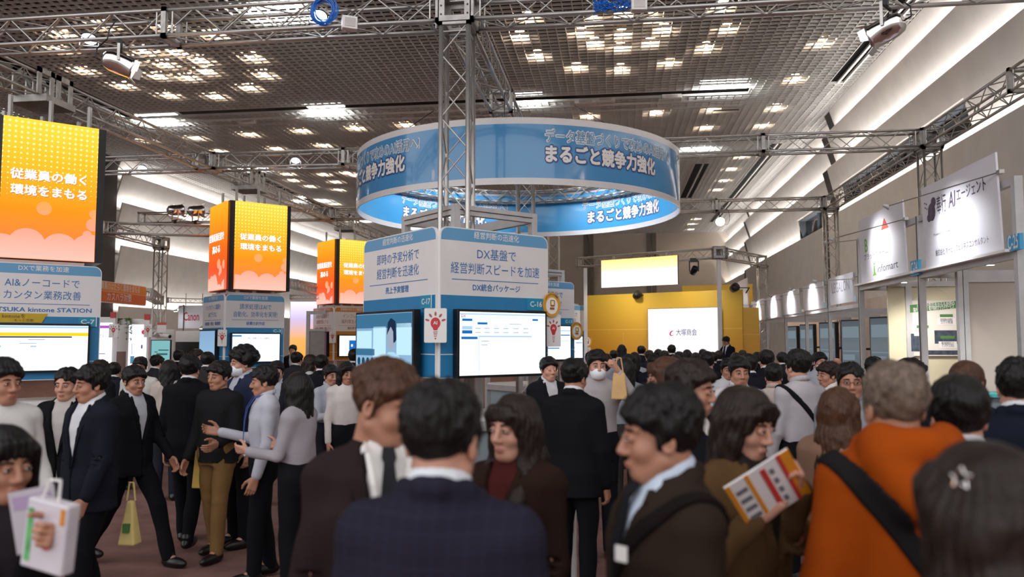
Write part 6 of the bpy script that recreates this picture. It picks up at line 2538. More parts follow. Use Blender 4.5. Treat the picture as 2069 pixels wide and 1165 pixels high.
        for a in range(16):
            a0, a1 = 2 * PI * a / 16, 2 * PI * (a + 1) / 16
            for dz, rr in ((0, .0105), (.016, .009)):
                f.rc(L((.059 - dz * .15) * math.cos(a0), .012 + (.058 - dz * .15) * math.sin(a0), 1.470 + dz + .018 * math.sin(a0)), L((.059 - dz * .15) * math.cos(a1), .012 + (.058 - dz * .15) * math.sin(a1), 1.470 + dz + .018 * math.sin(a1)), rr * s, rr * s, .012, sc=(1, 1, .8))
        v, q = f.mesh()
        mesh_obj('shirt_collar', mk_mesh('shirt_collar', [(v, q)], cloth(shirtc)), shp)
        # lapels
        for sd in (-1, 1):
            m = MB()
            pts = [L(sd * .008, -.128, 1.03), L(sd * .052, -.134, 1.16), L(sd * .098, -.122, 1.30), L(sd * .104, -.096, 1.355), L(sd * .078, -.100, 1.365), L(sd * .090, -.074, 1.415), L(sd * .066, -.060, 1.44), L(sd * .045, -.104, 1.30), L(sd * .022, -.124, 1.15)]
            n = len(pts)
            th = Vector((0, -.010, 0))
            fc = [tuple(range(n)), tuple(range(2 * n - 1, n - 1, -1))] + [(i, n + i, n + (i + 1) % n, (i + 1) % n) for i in range(n)]
            m.add([Vector(p) + Vector((0, -.008, 0)) for p in pts] + [Vector(p) + th * -1 + Vector((0, -.0, 0)) for p in pts], fc)
            m.build('lapel', tm, jk)
    elif top in ('shirt', 'blouse'):
        f = Field((-.12, -.12, 1.38 * s), (.12, .14, 1.54 * s), min(res, .01))
        for a in range(12):
            a0, a1 = 2 * PI * a / 12, 2 * PI * (a + 1) / 12
            f.rc(L(.062 * math.cos(a0), .012 + .060 * math.sin(a0), 1.470 + .016 * math.sin(a0)), L(.062 * math.cos(a1), .012 + .060 * math.sin(a1), 1.470 + .016 * math.sin(a1)), .012 * s, .012 * s, .008, sc=(1, 1, .6))
        v, q = f.mesh()
        mesh_obj('collar', mk_mesh('collar', [(v, q)], tm), jk)
    if tie:
        m = MB()
        rows_t = [(1.452, -.068, .016), (1.425, -.088, .021), (1.41, -.096, .015), (1.30, -.126, .026), (1.18, -.127, .033), (1.05, -.124, .040), (1.0, -.122, .040), (.955, -.12, .0)]
        vs, fs = [], []
        for zz, yy, w in rows_t:
            for dy in (-.006, .004):
                for sg2 in (-1, 1):
                    vs.append(L(sg2 * w, yy + dy - .004, zz))
        for i in range(len(rows_t) - 1):
            q = 4 * i
            fs += [(q, q + 1, q + 5, q + 4), (q + 2, q + 6, q + 7, q + 3), (q, q + 4, q + 6, q + 2), (q + 1, q + 3, q + 7, q + 5)]
        m.add(vs, fs)
        m.build('necktie', cloth(tie, .6), t, smooth=False)
    if lanyard:
        m = MB()
        for sd in (-1, 1):
            pts = [L(sd * .066, .03, 1.475), L(sd * .060, -.088, 1.44), L(sd * .046, -.138, 1.36), L(sd * .030, -.155, 1.26), L(.0, -.163, 1.10)]
            for a, b in zip(pts[:-1], pts[1:]):
                m.bar(a, b, .014, .004, (0, 1, .2))
        lo_ = m.build('lanyard', cloth(lanyard), t)
        m = MB()
        c = L(0, -.152, 1.045)
        m.box(c[0] - .045, c[1] - .003, c[2] - .06, c[0] + .045, c[1] + .003, c[2] + .055)
        m.build('name_badge', M_WHITE, lo_)
    # --- trousers / skirt and shoes
    f = Field(lo2, (hi2[0], hi2[1], 1.10 * s), res)
    f.loft([(.80 * s, .158 * s * wd, .112 * s, 0, 0), (.92 * s, .172 * s * wd, .118 * s, 0, .003), (1.03 * s, .160 * s * wd, .117 * s, 0, 0)], .03)
    if legs == 'skirt':
        f.loft([(.42 * s, .20 * s, .15 * s, 0, 0), (.80 * s, .175 * s, .125 * s, 0, 0)], .03)
    else:
        for sd in (-1, 1):
            hip, kn, an = K[sd]
            f.rc(hip, kn, .092 * s, .068 * s, .04)
            f.rc(kn, an + Vector((0, .005, -.01)), .068 * s, .054 * s, .012)
    f.wrinkle(.0036, 11, .7)
    f.cut(lambda X, Y, Z: .055 - Z + 0 * X)
    v, q = f.mesh()
    mesh_obj('trousers' if legs != 'skirt' else 'skirt', mk_mesh('trousers', [(v, q)], cloth(legc)), t)
    for sd in (-1, 1):
        hip, kn, an = K[sd]
        f = Field((an.x - .09, an.y - .26 * s, -.01), (an.x + .09, an.y + .12, an.z + .12), min(res, .010))
        dz = an.z - .085 * s
        f.ell((an.x, an.y - .055 * s, .040 + dz), (.047 * s, .135 * s, .048 * s), .02)
        f.rc((an.x, an.y + .02, .05 + dz), (an.x, an.y + .005, .10 + dz), .045 * s, .048 * s, .02)
        f.cut(lambda X, Y, Z: dz + .004 - Z + 0 * X)
        v, q = f.mesh()
        mesh_obj('shoe', mk_mesh('shoe', [(v, q)], M_SHOE), t)
    t['_'] = 0
    del t['_']
    JOINTS[t.name] = (J, s, L, Mh)
    return t


JOINTS = {}
FIELDS = {}


def strap_on(t, p, n, w, th=.012):
    """band lying on a figure's clothes where they cross the plane through p with normal n"""
    f = FIELDS[t.name]
    n = Vector(n).normalized()
    g = Field(f.lo, f.lo + f.h * (np.array(f.n) - 1), f.h)
    g.n, g.ax = f.n, f.ax
    X, Y, Z = f.ax[0][:, None, None], f.ax[1][None, :, None], f.ax[2][None, None, :]
    g.F = np.maximum(f.F - th, np.abs(n.x * (X - p[0]) + n.y * (Y - p[1]) + n.z * (Z - p[2])) - w / 2).astype(np.float32)
    g.F = np.maximum(g.F, -(f.F + .02)).astype(np.float32)
    return g.mesh()


def dress(c, mats):
    """own materials for a copied figure: {part name stem: material}"""
    for ch in c.children:
        k = ch.name.split('.')[0]
        if k in mats and len(ch.material_slots):
            ch.material_slots[0].link = 'OBJECT'
            ch.material_slots[0].material = mats[k]
            for g in ch.children:
                gk = g.name.split('.')[0]
                if gk in ('lapel', 'collar') and len(g.material_slots):
                    g.material_slots[0].link = 'OBJECT'
                    g.material_slots[0].material = mats[k]


def copy_person(src, label, x, y, rz, scale=1.0, group=None, mats=None, z=0.0):
    c = copy_tree(src)
    c.location = (x, y, z)
    c.rotation_euler = (0, 0, rz)
    c.scale = (scale, scale, scale)
    c['label'] = label
    if group:
        c['group'] = group
    elif 'group' in c:
        del c['group']
    if mats:
        dress(c, mats)
    return c


# ================================================================== the crowd
def spot(px, d):
    p = atD(px, 700, d)
    return p.x, p.y


def tall(py, d, px=1034):
    return atD(px, py, d).z


def toloc(x, y, rz, p):
    """world point -> the figure's own frame"""
    return Matrix.Rotation(-rz, 4, 'Z') @ (Vector(p) - Vector((x, y, 0)))


D2R = PI / 180
NAVY = pm('suit_navy_check', '#211f2d', .85, 0, .06, 5, .2, 400, spec=.15)
nt = NAVY.node_tree                             # faint window-pane check
_b = nt.nodes['Principled BSDF']
_tc = nt.nodes.new('ShaderNodeTexCoord')
_w1, _w2 = nt.nodes.new('ShaderNodeTexWave'), nt.nodes.new('ShaderNodeTexWave')
_w1.bands_direction, _w2.bands_direction = 'X', 'Z'
_w1.inputs['Scale'].default_value = _w2.inputs['Scale'].default_value = 9.0
_mx = nt.nodes.new('ShaderNodeMath'); _mx.operation = 'MAXIMUM'
_gt = nt.nodes.new('ShaderNodeMapRange'); _gt.inputs[1].default_value = .93; _gt.inputs[2].default_value = 1.0; _gt.inputs[4].default_value = .06
_mix = nt.nodes.new('ShaderNodeMixRGB'); _mix.inputs[2].default_value = lin('#55557a') + (1,)
for _w, _i in ((_w1, 0), (_w2, 1)):
    nt.links.new(_tc.outputs['Object'], _w.inputs['Vector'])
    nt.links.new(_w.outputs['Fac'], _mx.inputs[_i])
nt.links.new(_mx.outputs[0], _gt.inputs[0]); nt.links.new(_gt.outputs[0], _mix.inputs[0])
nt.links.new(_b.inputs['Base Color'].links[0].from_socket, _mix.inputs[1]); nt.links.new(_mix.outputs[0], _b.inputs['Base Color'])

FG = dict(res=.009, hres=.0045)

# 1 navy suit, back to us
x, y = spot(893, 1.78)
person('man in a navy check suit seen from behind at the bottom centre', x, y, PI - .05, H=1.745, hair='neat', hmat=H_BLACK, top='suit', topc=NAVY, shirtc='#dfe3ea', head=(-8, 6, 0), arms=(('hang', 4, 12), ('hang', 4, 14)), face=False, **FG)
# 2 brown haired man with the lanyard
x, y = spot(782, 2.42)
person('brown haired man in a dark brown suit with a white lanyard, looking right', x, y, 22 * D2R, H=1.775, hair='parted', hmat=H_BROWN, skin=SKIN2, top='suit', topc='#2a1e1f', shirtc='#e9e4e0', tie='#26262c', lanyard='#e8e4e0', head=(48, 14, 4), arms=(('hang', 3, 10), ('hang', 8, 20)), **FG)
# 3 long haired woman
x, y = spot(1040, 2.95)
person('woman with very long dark brown hair and a dark coat behind the navy suit', x, y, -28 * D2R, H=1.635, fem=True, hair='verylong', hmat=H_DARK, top='coat', topc='#2a1a14', shirtc='#4a1c1c', legs='skirt', head=(-4, 3, 0), arms=(('hang', 5, 15), ('hang', 5, 20)), **FG)
# 4 man in profile facing left
x, y = spot(1338, 2.1)
WHO4 = person('man in profile facing left in a dark brown jacket with a light blue shirt', x, y, -72 * D2R, H=1.715, hair='short', hmat=H_BLACK, skin=SKIN2, top='suit', topc='#2d221c', shirtc='#c3cfe0', tie='#1c1c22', head=(-10, 4, 0), arms=(('hang', 6, 14), ('hang', 4, 12)), **FG)
P4 = (x, y)
# 5 woman reading the brochure
x5, y5, r5 = *spot(1498, 2.75), 42 * D2R
bl, br_ = atD(1528, 1048, 2.46), atD(1612, 985, 2.46)
person('woman in a brown coat holding an orange and white brochure', x5, y5, r5, H=1.675, fem=True, hair='medium', hmat=H_DARK, top='coat', topc='#5a4229', shirtc='#2a2422', legs='skirt', legc='#1a1718', head=(6, 14, 0),
       arms=(('ik', toloc(x5, y5, r5, bl)), ('ik', toloc(x5, y5, r5, br_))), hands=('hold', 'hold'), **FG)
# 6 orange hooded jacket
x, y = spot(1806, 2.35)
WHO6 = person('man in an orange hooded jacket seen from behind', x, y, PI + .15, H=1.775, hair='grey', hmat=H_GREY, skin=SKIN2, top='hoodie', topc='#9a4206', head=(0, 2, 0), arms=(('hang', -3, 14, 12), ('hang', 0, 14, 10)), face=False, **FG)
P6 = (x, y)
# 7 long haired person with the clip, nearest on the right
x, y = spot(1985, 1.32)
person('woman with long dark brown hair seen from behind at the bottom right', x, y, PI + .25, H=1.665, fem=True, hair='long', hmat=H_DARK, top='coat', topc='#1c1614', head=(4, 4, 0), arms=(('hang', 3, 12), ('hang', 3, 12)), face=False, **FG)
P7 = (x, y)
# 8 black hair behind her
x, y = spot(1932, 2.6)
person('person with thick black hair between the orange jacket and the right edge', x, y, PI - .1, H=1.715, hair='short', hmat=H_BLACK, top='coat', topc='#121218', face=False, res=.011, hres=.0055)
# 9 cropped brown hair
x, y = spot(1952, 4.2)
person('man with cropped brown hair and white collar in front of the teal counter', x, y, PI - .5, H=1.735, hair='crop', hmat=H_BROWN, skin=SKIN2, top='suit', topc='#1b1d26', shirtc='#e9e9ee', head=(-20, 10, 0), face=False, res=.012, hres=.006)
# 10 navy back at the right edge
x, y = spot(2055, 3.5)
person('person in dark navy at the right edge beside the teal counter', x, y, PI - .4, H=1.76, hair='neat', hmat=H_BLACK, top='suit', topc='#171b28', face=False, res=.012, hres=.006)
# 11 woman with the bag at the left edge
x11, y11, r11 = *spot(18, 2.5), 48 * D2R
h11 = atD(104, 1098, 2.02)
person('woman in black at the left edge holding a white shopping bag', x11, y11, r11, H=1.565, fem=True, hair='bob', hmat=H_BLACK, skin=SKIN2, top='coat', topc='#131114', shirtc='#2a2428', legs='skirt', head=(18, 6, 0),
       arms=(('hang', 5, 30), ('ik', toloc(x11, y11, r11, h11))), hands=('relaxed', 'grip'), **FG)
# 12 dark suit walking at the left
x, y = spot(190, 5.2)
person('man in an open dark navy suit in front of the C-7 counter', x, y, -20 * D2R, H=1.675, hair='short', hmat=H_BLACK, skin=SKIN2, top='suit', topc='#191b26', shirtc='#d3d3d8', head=(-14, 4, 0), arms=(('hang', 0, 10), ('hang', 14, 14)), stride=.28, res=.010, hres=.005)
x, y = spot(140, 5.9)
person('man in a black jacket with a folded arm behind the open suit man', x, y, 10 * D2R, H=1.63, hair='neat', hmat=H_BLACK, top='suit', topc='#101013', shirtc='#b9b3b0', head=(0, 4, 0), arms=(('hang', 15, 95), ('hang', 0, 12)), res=.012, hres=.006)
x, y = spot(8, 4.4)
person('man in a white shirt at the left edge under the C-7 monitor', x, y, 70 * D2R, H=1.735, hair='short', hmat=H_BLACK, skin=SKIN2, top='shirt', topc='#dcdad8', head=(0, 4, 0), arms=(('hang', 10, 30), ('hang', 6, 20)), res=.012, hres=.006)
x, y = spot(272, 6.6)
walker = person('man in a black suit striding to the right past the yellow bag', x, y, 75 * D2R, H=1.62, hair='short', hmat=H_BLACK, skin=SKIN2, top='suit', topc='#131419', shirtc='#b9bcc4', head=(-10, 6, 0), arms=(('hang', -18, 10), ('hang', 18, 20)), stride=.72, res=.012, hres=.006)
x, y = spot(385, 7.2)
backsuit = person('man in a black suit seen from behind, walking away left of the khaki trousers', x, y, PI + .15, H=1.70, hair='short', hmat=H_BLACK, top='suit', topc='#121216', stride=.4, face=False, res=.013, hres=.0065)
x, y = spot(445, 6.8)
khaki = person('man in a black sweater and khaki trousers', x, y, -12 * D2R, H=1.655, hair='short', hmat=H_BLACK, skin=SKIN2, top='sweater', topc='#1c1c1e', legc='#7a5c38', head=(-6, 4, 0), arms=(('hang', 6, 20), ('hang', 6, 70)), stride=.2, res=.012, hres=.006)
x, y = spot(538, 6.2)
badge = person('man in a pale grey shirt and black trousers facing left beside the grey blouse woman', x, y, -58 * D2R, H=1.64, hair='neat', hmat=H_BLACK, skin=SKIN2, top='shirt', topc='#b9b9c4', lanyard='#4a5a9a', head=(-8, 4, 0), arms=(('hang', 18, 85), ('hang', 4, 14)), stride=.15, res=.012, hres=.006)
x, y = spot(606, 5.7)
blouse = person('woman in a grey blouse with long black hair and folded forearms', x, y, -100 * D2R, H=1.605, fem=True, hair='medium', hmat=H_BLACK, top='blouse', topc='#a09aa0', head=(-20, 6, 0), arms=(('hang', 14, 80), ('hang', 12, 85)), res=.012, hres=.006)
x, y = spot(492, 7.2)
curly = person('man with curly black hair and a white face mask in front of the C-3 tower', x, y, -35 * D2R, H=1.765, hair='curly', hmat=H_BLACK, top='suit', topc='#2a3048', shirtc='#b9bcc8', mask=True, head=(-10, 2, 0), res=.013, hres=.0065)
# right middle
x, y = spot(1206, 6.8)
hb = atD(1251, 752, 6.5)
greysh = person('masked person in a grey shirt and black trousers right of the standing table', x, y, 12 * D2R, H=1.755, hair='short', hmat=H_BLACK, top='shirt', topc='#a9a2a4', mask=True, head=(0, 2, 0), hands=('relaxed', 'grip'), arms=(('hang', 10, 60), ('ik', toloc(x, y, 12 * D2R, hb), (.6, .2, -1))), res=.012, hres=.006)
x, y = spot(1160, 5.6)
person('dark haired person in black in front of the C-13 monitor', x, y, PI - .35, H=1.70, hair='short', hmat=H_BLACK, skin=SKIN2, top='suit', topc='#141418', head=(-10, 8, 0), face=False, res=.012, hres=.006)
x, y = spot(1346, 4.6)
person('woman with big brown hair facing left before the stage', x, y, -75 * D2R, H=1.745, fem=True, hair='medium', hmat=H_BROWN, skin=SKIN2, top='coat', topc='#3a3540', head=(0, 2, 0), res=.012, hres=.006)
x, y = spot(1392, 3.6)
person('dark haired man in a dark suit facing right behind the profile man', x, y, 62 * D2R, H=1.745, hair='short', hmat=H_DARK, skin=SKIN2, top='suit', topc='#17181f', shirtc='#d9d4d0', head=(6, 6, 0), res=.012, hres=.006)
x, y = spot(1492, 6.6)
whsh = person('man in a white shirt with black hair standing before the presentation screen edge', x, y, 15 * D2R, H=1.70, hair='short', hmat=H_BLACK, skin=SKIN2, top='shirt', topc='#cfcbcf', head=(-8, 4, 0), arms=(('hang', 10, 90), ('hang', 10, 90)), res=.012, hres=.006)
x, y = spot(1612, 6.2)
greyback = person('man in a light grey shirt seen from behind carrying a black bag', x, y, PI + .5, H=1.765, hair='short', hmat=H_BLACK, top='shirt', topc='#b3adb2', arms=(('hang', 6, 40), ('hang', 4, 14)), face=False, res=.012, hres=.006)
PG = (x, y)
x, y = spot(1690, 3.9)
person('woman with long brown hair and white collar left of the orange jacket', x, y, PI - .6, H=1.605, fem=True, hair='long', hmat=H_BROWN, skin=SKIN2, top='coat', topc='#8a6a58', face=False, res=.012, hres=.006)
x, y = spot(1716, 5.2)
person('short haired person with black hair and glasses below the infomart sign', x, y, -10 * D2R, H=1.69, hair='neat', hmat=H_BLACK, skin=SKIN2, top='shirt', topc='#8f9098', glasses=True, res=.013, hres=.0065)
x, y = spot(1428, 9.6)
suitman = person('man in a dark suit near the middle of the audience', x, y, PI, H=1.70, hair='short', hmat=H_BLACK, top='suit', topc='#191a20', face=False, res=.015, hres=.008)
x, y = spot(700, 8.2)
womanw = person('woman in a white blouse with black hair facing the big tower', x, y, 40 * D2R, H=1.62, fem=True, hair='medium', hmat=H_BLACK, skin=SKIN2, top='blouse', topc='#cfc6c2', head=(0, 8, 0), res=.014, hres=.008)
# man on the stage
q = atD(1468, 690, 20.2)
person('man in a dark suit and tie on the stage, looking down beside the screen', q.x, q.y, -40 * D2R, H=1.66, hair='neat', hmat=H_BLACK, skin=SKIN2, top='suit', topc='#1a1c28', shirtc='#e9e9ee', tie='#1c2030', head=(-10, 26, 0), res=.013, hres=.0075, z=.28)

# ------------------------------------------------------------------ copies further back, each with its own clothes
SUITS = ['#17181e', '#22242e', '#2b2a30', '#1b1c26', '#33302e']
SHIRTS = ['#c9c7cc', '#a9aab4', '#8f939c', '#d6d2cc', '#b7a9a2']
BASE = {'m': suitman, 's': whsh, 'w': womanw, 'b': greyback, 'g': greysh, 'k': khaki}
MID = [
    # kind, px, head-top py, distance, facing, jacket/shirt colour, hair, label
    ('m', 205, 728, 9.5, 170, 0, H_DARK, 'brown haired man in dark clothes below the first glowing poster'),
    ('m', 232, 733, 10.5, 200, 1, H_BLACK, 'black haired man in a dark jacket below the hanging plant'),
    ('s', 284, 722, 10.0, 30, 3, H_BLACK, 'man in a pale shirt below the second glowing poster'),
    ('m', 318, 718, 12.0, 160, 2, H_BLACK, 'dark haired man below the security cameras'),
    ('w', 342, 727, 9.2, 200, 4, H_BLACK, 'woman in a beige top left of the man walking away'),
    ('m', 362, 708, 13.5, 190, 3, H_BLACK, 'dark haired man in front of the wide black screen'),
    ('m', 398, 706, 13.0, 100, 0, H_DARK, 'man turned to the right in front of the wide black screen'),
    ('m', 420, 712, 11.0, 185, 4, H_BLACK, 'black haired person below the pale blue monitor'),
    ('m', 560, 730, 9.0, 20, 1, H_BLACK, 'man in a dark jacket behind the pale grey shirt man'),
    ('m', 600, 712, 12.5, 170, 2, H_BLACK, 'dark haired person below the tall glowing orange poster'),
    ('w', 628, 716, 11.5, 120, 0, H_DARK, 'woman with dark brown hair below the gateway frame'),
    ('m', 650, 718, 10.2, 190, 0, H_BLACK, 'black haired man below the dark purple monitor'),
    ('s', 668, 738, 8.8, 60, 1, H_BLACK, 'man in a grey shirt left of the white blouse woman'),
    ('m', 716, 706, 12.0, 185, 3, H_BLACK, 'black haired person in front of the blue card monitor'),
    ('m', 592, 697, 19.0, 5, 0, H_BLACK, 'dark haired person far back at the foot of the orange poster'),
    ('m', 1108, 722, 8.0, 30, 0, H_BLACK, 'man in dark clothes at the right edge of the C-16 tower'),
    ('w', 1262, 722, 8.0, 200, 2, H_BLACK, 'woman in a grey top right of the masked person'),
    ('s', 1470, 725, 9.0, 10, 0, H_BLACK, 'man in a pale shirt below the presentation screen'),
    ('m', 1512, 716, 8.5, 200, 3, H_BLACK, 'man in a dark navy jacket left of the grey shirt back'),
    ('m', 1548, 708, 9.5, 190, 0, H_BLACK, 'tall dark haired man below the farthest booth sign'),
    ('b', 1562, 735, 7.4, 170, 4, H_BLACK, 'person in a pinkish shirt seen from behind left of the grey shirt back'),
    ('g', 1655, 712, 10.5, 20, 1, H_BLACK, 'masked person in a blue grey shirt below the upright monitors'),
    ('s', 1672, 732, 7.6, -60, 3, H_DARK, 'man with light dyed hair facing left below the LEGALON sign'),
    ('m', 1765, 722, 8.0, 150, 2, H_BLACK, 'dark haired person behind the orange jacket man at the booth'),
    ('m', 1840, 726, 5.8, 120, 0, H_BLACK, 'person with flat black hair just right of the orange jacket man'),
]
for kd, px, py, d, fc, ci, hm, lab in MID:
    x, y = spot(px, d)
    zt = tall(py, d, px)
    src = BASE[kd]
    hgt = {'m': 1.71, 's': 1.71, 'w': 1.635, 'b': 1.775, 'g': 1.765, 'k': 1.665}[kd]
    col = cloth((SUITS if kd == 'm' else SHIRTS)[ci])
    mats = {'jacket': col, 'shirt': col if kd != 'm' else cloth(SHIRTS[ci]), 'blouse': col, 'hair': hm, 'trousers': cloth(SUITS[(ci + 2) % 5])}
    copy_person(src, lab, x, y, fc * D2R, min(1.08, max(.9, zt / hgt)), None, mats)
# the audience far off in front of the stage: nothing tells these apart
rg = random.Random(21)
for i, (px, py, d) in enumerate(((1192, 712, 13.5), (1226, 714, 15), (1240, 708, 16.5), (1256, 690, 17.5), (1282, 711, 13), (1296, 699, 17.8), (1312, 708, 15.5), (1330, 706, 16.6), (1342, 709, 14), (1357, 697, 17.5),
                                (1372, 711, 14.2), (1388, 706, 16.0), (1405, 712, 13.2), (1420, 706, 16.8), (1440, 712, 14.5), (1452, 709, 15.8), (1486, 713, 13.0), (1500, 708, 16), (1530, 712, 14), (1580, 712, 13), (1270, 716, 11.5), (1320, 717, 11), (1365, 718, 11.2), (1408, 719, 10.6))):
    x, y = spot(px, d)
    ci = rg.randrange(5)
    kd = 'm' if rg.random() < .8 else 'w'
    copy_person(BASE[kd], 'dark haired person far back in the audience before the yellow stage', x, y, (180 + rg.uniform(-25, 25)) * D2R, min(1.08, tall(py, d, px) / (1.71 if kd == 'm' else 1.635)), 'audience before the yellow stage',
                {'jacket': cloth(SUITS[ci]), 'hair': H_BLACK if rg.random() < .8 else H_DARK, 'blouse': cloth(SHIRTS[ci])})

# ------------------------------------------------------------------ things carried
M_PAPER = pm('paper_white', '#e2dddd', .55, 0, .02, 4)
# open brochure
pm_ = (bl + br_) / 2
a, b = atD(1462, 985, 2.36), atD(1590, 905, 2.34)          # top edge
c = atD(1515, 1052, 2.44)
ux = (b - a).normalized()
uy = (a - c)
uy = (uy - ux * uy.dot(ux)).normalized()
w, h = (b - a).length, .20
Mb = Matrix((ux, ux.cross(uy) * -1, uy)).transposed().to_4x4()
Mb.translation = a - uy * h
t = thing('brochure', 'orange and white brochure held by the woman in the brown coat', 'brochure', (0, 0, 0))
t.matrix_world = Mb
m = MB(); m.prism(rrect(0, 0, w, h), -.003, .003); m.prism([(0, 0), (w * .5, 0), (w * .5, h), (0, h)], -.005, -.003); m.build('pages', M_PAPER, t)
m = MB(); m.prism(rrect(0, 0, w * .07, h), -.007, -.004); m.prism(rrect(w * .86, 0, w, h), -.006, -.0025); m.prism(rrect(w * .30, 0, w * .36, h), -.007, -.004); m.build('orange_panel', pm('print_orange', '#d98b24', .5, 0, .06, 10), t)
m = MB(); m.prism(rrect(w * .52, h * .1, w * .60, h * .92), -.006, -.0025); m.prism(rrect(w * .80, 0, w * .86, h), -.006, -.0025); m.build('red_panel', pm('print_red', '#c23a34', .5, 0, .06, 10), t)
m = MB()
for i in range(4):
    m.prism(rrect(w * .10, h * (.16 + .19 * i), w * .27, h * (.24 + .19 * i)), -.0075, -.004)
    m.prism(rrect(w * .64, h * (.14 + .2 * i), w * .70, h * (.24 + .2 * i)), -.0065, -.0025)
m.build('picture_boxes', pm('print_grey', '#6f6f78', .5, 0, .2, 30), t)
# shopping bag of the woman at the left edge
a, b, c = atD(62, 1000, 2.15), atD(146, 1022, 2.10), atD(66, 1142, 2.15)
ux = (b - a).normalized(); uz = (a - c); H_ = uz.length; uz = (uz - ux * uz.dot(ux)).normalized()
Mb = Matrix((ux, ux.cross(uz) * -1, uz)).transposed().to_4x4(); Mb.translation = a - uz * H_
w = (b - a).length
t = thing('shopping_bag', 'white printed shopping bag held by the woman at the left edge', 'bag')
t.matrix_world = Mb
m = MB(); m.prism([(0, 0), (w, 0), (w * 1.0, H_), (w * .04, H_)], -.012, .03); m.build('bag_body', pm('bag_white', '#cfc8d0', .5, 0, .05, 14, .2, 30), t, bevel=.006)
m = MB(); m.prism(rrect(w * .10, .02, w * .22, H_ * .86), -.014, -.010); m.build('green_print', pm('print_green', '#5fae6a', .5, 0, .5, 26), t)
m = MB(); m.prism(disc(w * .58, H_ * .40, w * .13, 20, H_ * .08), -.015, -.010); m.build('red_print', pm('print_red', '#c23a34', .5, 0, .06, 10), t)
m = MB(); m.prism(rrect(w * .45, H_ * .60, w * .75, H_ * .66), -.015, -.010); m.build('blue_print', pm('print_blue', '#4a5ab0', .5, 0, .3, 20), t)
m = MB(); m.prism(rrect(w * .86, H_ * .72, w * .95, H_ * .95), -.015, -.010); m.build('orange_print', pm('print_orange', '#d98b24', .5, 0, .06, 10), t)
m = MB(); m.path([Vector((w * .3, 0, H_)), Vector((w * .36, .01, H_ + .05)), Vector((w * .6, .01, H_ + .055)), Vector((w * .68, 0, H_))], .004, 6); m.build('handle', M_PAPER, t)
# second, folded bag leaning behind it
a = atD(36, 1120, 2.19)
t = thing('paper_folder', 'pale folder tucked behind the white shopping bag', 'folder', a, 0, rot=(0, -.18, .35))
MB().box(.01, -.006, .12, .105, -.0045, .155).build('printed_band', pm('print_lilac', '#a58fb0', .6), t)
m = MB(); m.prism([(0, 0), (.115, 0), (.115, .17), (0, .17)], -.004, .008); m.build('folder_body', pm('folder_pale', '#b9b2ba', .6, 0, .05, 10), t)


def hand_bag(label, px0, py0, px1, py1, d, mat, taper=.8, printm=None):
    a, b = atD(px0, py0, d), atD(px1, py1, d)
    w, h = abs(b.x - a.x), a.z - b.z
    t = thing('carrier_bag', label, 'bag', ((a.x + b.x) / 2, a.y, b.z), 0, None)
    m = MB()
    m.add([(-w / 2, -.05, 0), (w / 2, -.05, 0), (w / 2, .05, 0), (-w / 2, .05, 0), (-w / 2 * taper, -.02, h), (w / 2 * taper, -.02, h), (w / 2 * taper, .02, h), (-w / 2 * taper, .02, h)],
          [(0, 3, 2, 1), (4, 5, 6, 7), (0, 1, 5, 4), (1, 2, 6, 5), (2, 3, 7, 6), (3, 0, 4, 7)])
    m.build('bag_body', mat, t, bevel=.012)
    m = MB(); m.path([Vector((-w * .25, 0, h)), Vector((-w * .12, 0, h + .12)), Vector((w * .12, 0, h + .12)), Vector((w * .25, 0, h))], .006, 6)
    m.build('handle', mat, t)
    if printm:
        m = MB(); m.prism(rrect(-w * .16, h * .3, w * .2, h * .5), -.058, -.03); m.build('print', printm, t)
    return t


M_BAGY = pm('bag_yellow', '#d9b45a', .55, 0, .08, 12, .2, 30)
hand_bag('yellow paper bag carried between the two black suits', 394, 908, 420, 984, 6.9, M_BAGY)
hand_bag('pale yellow bag with a green print beside the open suit man', 248, 1010, 282, 1098, 5.4, pm('bag_lemon', '#d6c07a', .55, 0, .08, 12, .2, 30), .35, M_DKGREEN)
hand_bag('beige tote bag held by the masked person in the grey shirt', 1234, 752, 1268, 806, 6.5, pm('bag_beige', '#c9a06a', .6, 0, .08, 12, .2, 30), .7)
# shoulder bag and backpack with straps that lie on the clothes
def worn(name, label, cat, who, p, n, w, mat, body=None):
    t = thing(name, label, cat, who.location, who.rotation_euler.z)
    v, q = strap_on(who, p, n, w)
    mesh_obj('strap', mk_mesh('strap', [(v, q)], mat), t)
    if body:
        body(t)
    return t


def sb(t):
    m = MB(); m.cbox((-.27, .03, .93), .11, .32, .27); m.build('bag_body', cloth('#1d1815'), t, bevel=.03)
    m = MB(); m.cbox((-.328, .03, .98), .008, .28, .12); m.build('flap', cloth('#15110f'), t)


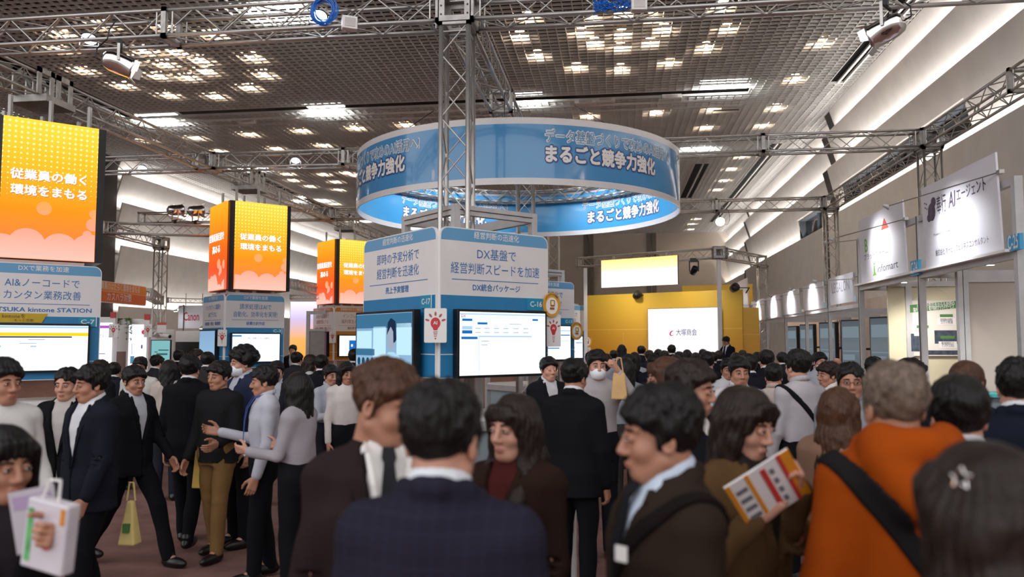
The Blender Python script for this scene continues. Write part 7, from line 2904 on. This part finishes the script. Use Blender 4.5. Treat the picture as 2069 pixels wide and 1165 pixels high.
worn('shoulder_bag', 'dark shoulder bag strapped across the man in profile', 'bag', WHO4, (.12, 0, 1.40), (.78, .10, -.62), .045, cloth('#15110f'), sb)
q = atD(1255, 1118, 1.83)
tag(MB().cbox((0, 0, 0), .03, .006, .035).build('name_tag', M_WHITE, None, q, (0, 0, -.6)), 'small white tag on the dark jacket of the man in profile', 'tag')


def bp(t):
    m = MB(); m.cbox((-.10, .245, .98), .28, .14, .40); m.build('pack_body', cloth('#17151a'), t, bevel=.045)
    m = MB(); m.cbox((-.10, .325, .90), .21, .05, .2); m.build('front_pocket', cloth('#121014'), t, bevel=.02)
    m = MB(); m.bar((.0, .353, .955), (-.16, .353, .90), .008, .014); m.build('orange_zip', pm('zip_orange', '#e08a2a', .5), t)


worn('backpack', 'black sling pack strapped across the orange hooded jacket', 'backpack', WHO6, (.13, .1, 1.40), (.80, .0, -.60), .06, cloth('#1d1a1c'), bp)


def gb(t):
    m = MB(); m.cbox((-.29, .02, 1.20), .12, .30, .28); m.build('bag_body', cloth('#15151a'), t, bevel=.03)
    m = MB(); m.cbox((-.352, .02, 1.25), .01, .24, .10); m.build('flap', cloth('#101014'), t)


worn('shoulder_bag', 'black shoulder bag on the man in the light grey shirt', 'bag', greyback, (.10, 0, 1.40), (.75, .0, -.66), .04, cloth('#15151a'), gb)
# hair clip: a small star


def on_surface(px, py):
    """first surface met at a pixel: its point and facing"""
    dg = bpy.context.evaluated_depsgraph_get()
    dg.update()
    ok, loc, nor, *_ = SC.ray_cast(dg, CAMP, ray(px, py).normalized())
    return loc, nor


q, nr = on_surface(1943, 966)
q = q + nr * .003
m = MB()
o = []
for i in range(10):
    a = PI / 2 + PI * i / 5
    r = .018 if i % 2 == 0 else .009
    o.append((r * math.cos(a), r * math.sin(a)))
for i in range(10):
    a, b = o[i], o[(i + 1) % 10]
    m.tube((a[0], 0, a[1]), (b[0], 0, b[1]), .0022, 6)
tag(m.build('hair_clip', M_CHROME, None, q, nr.to_track_quat('-Y', 'Z').to_euler()), 'silver star shaped hair clip in the long dark brown hair', 'hair clip')
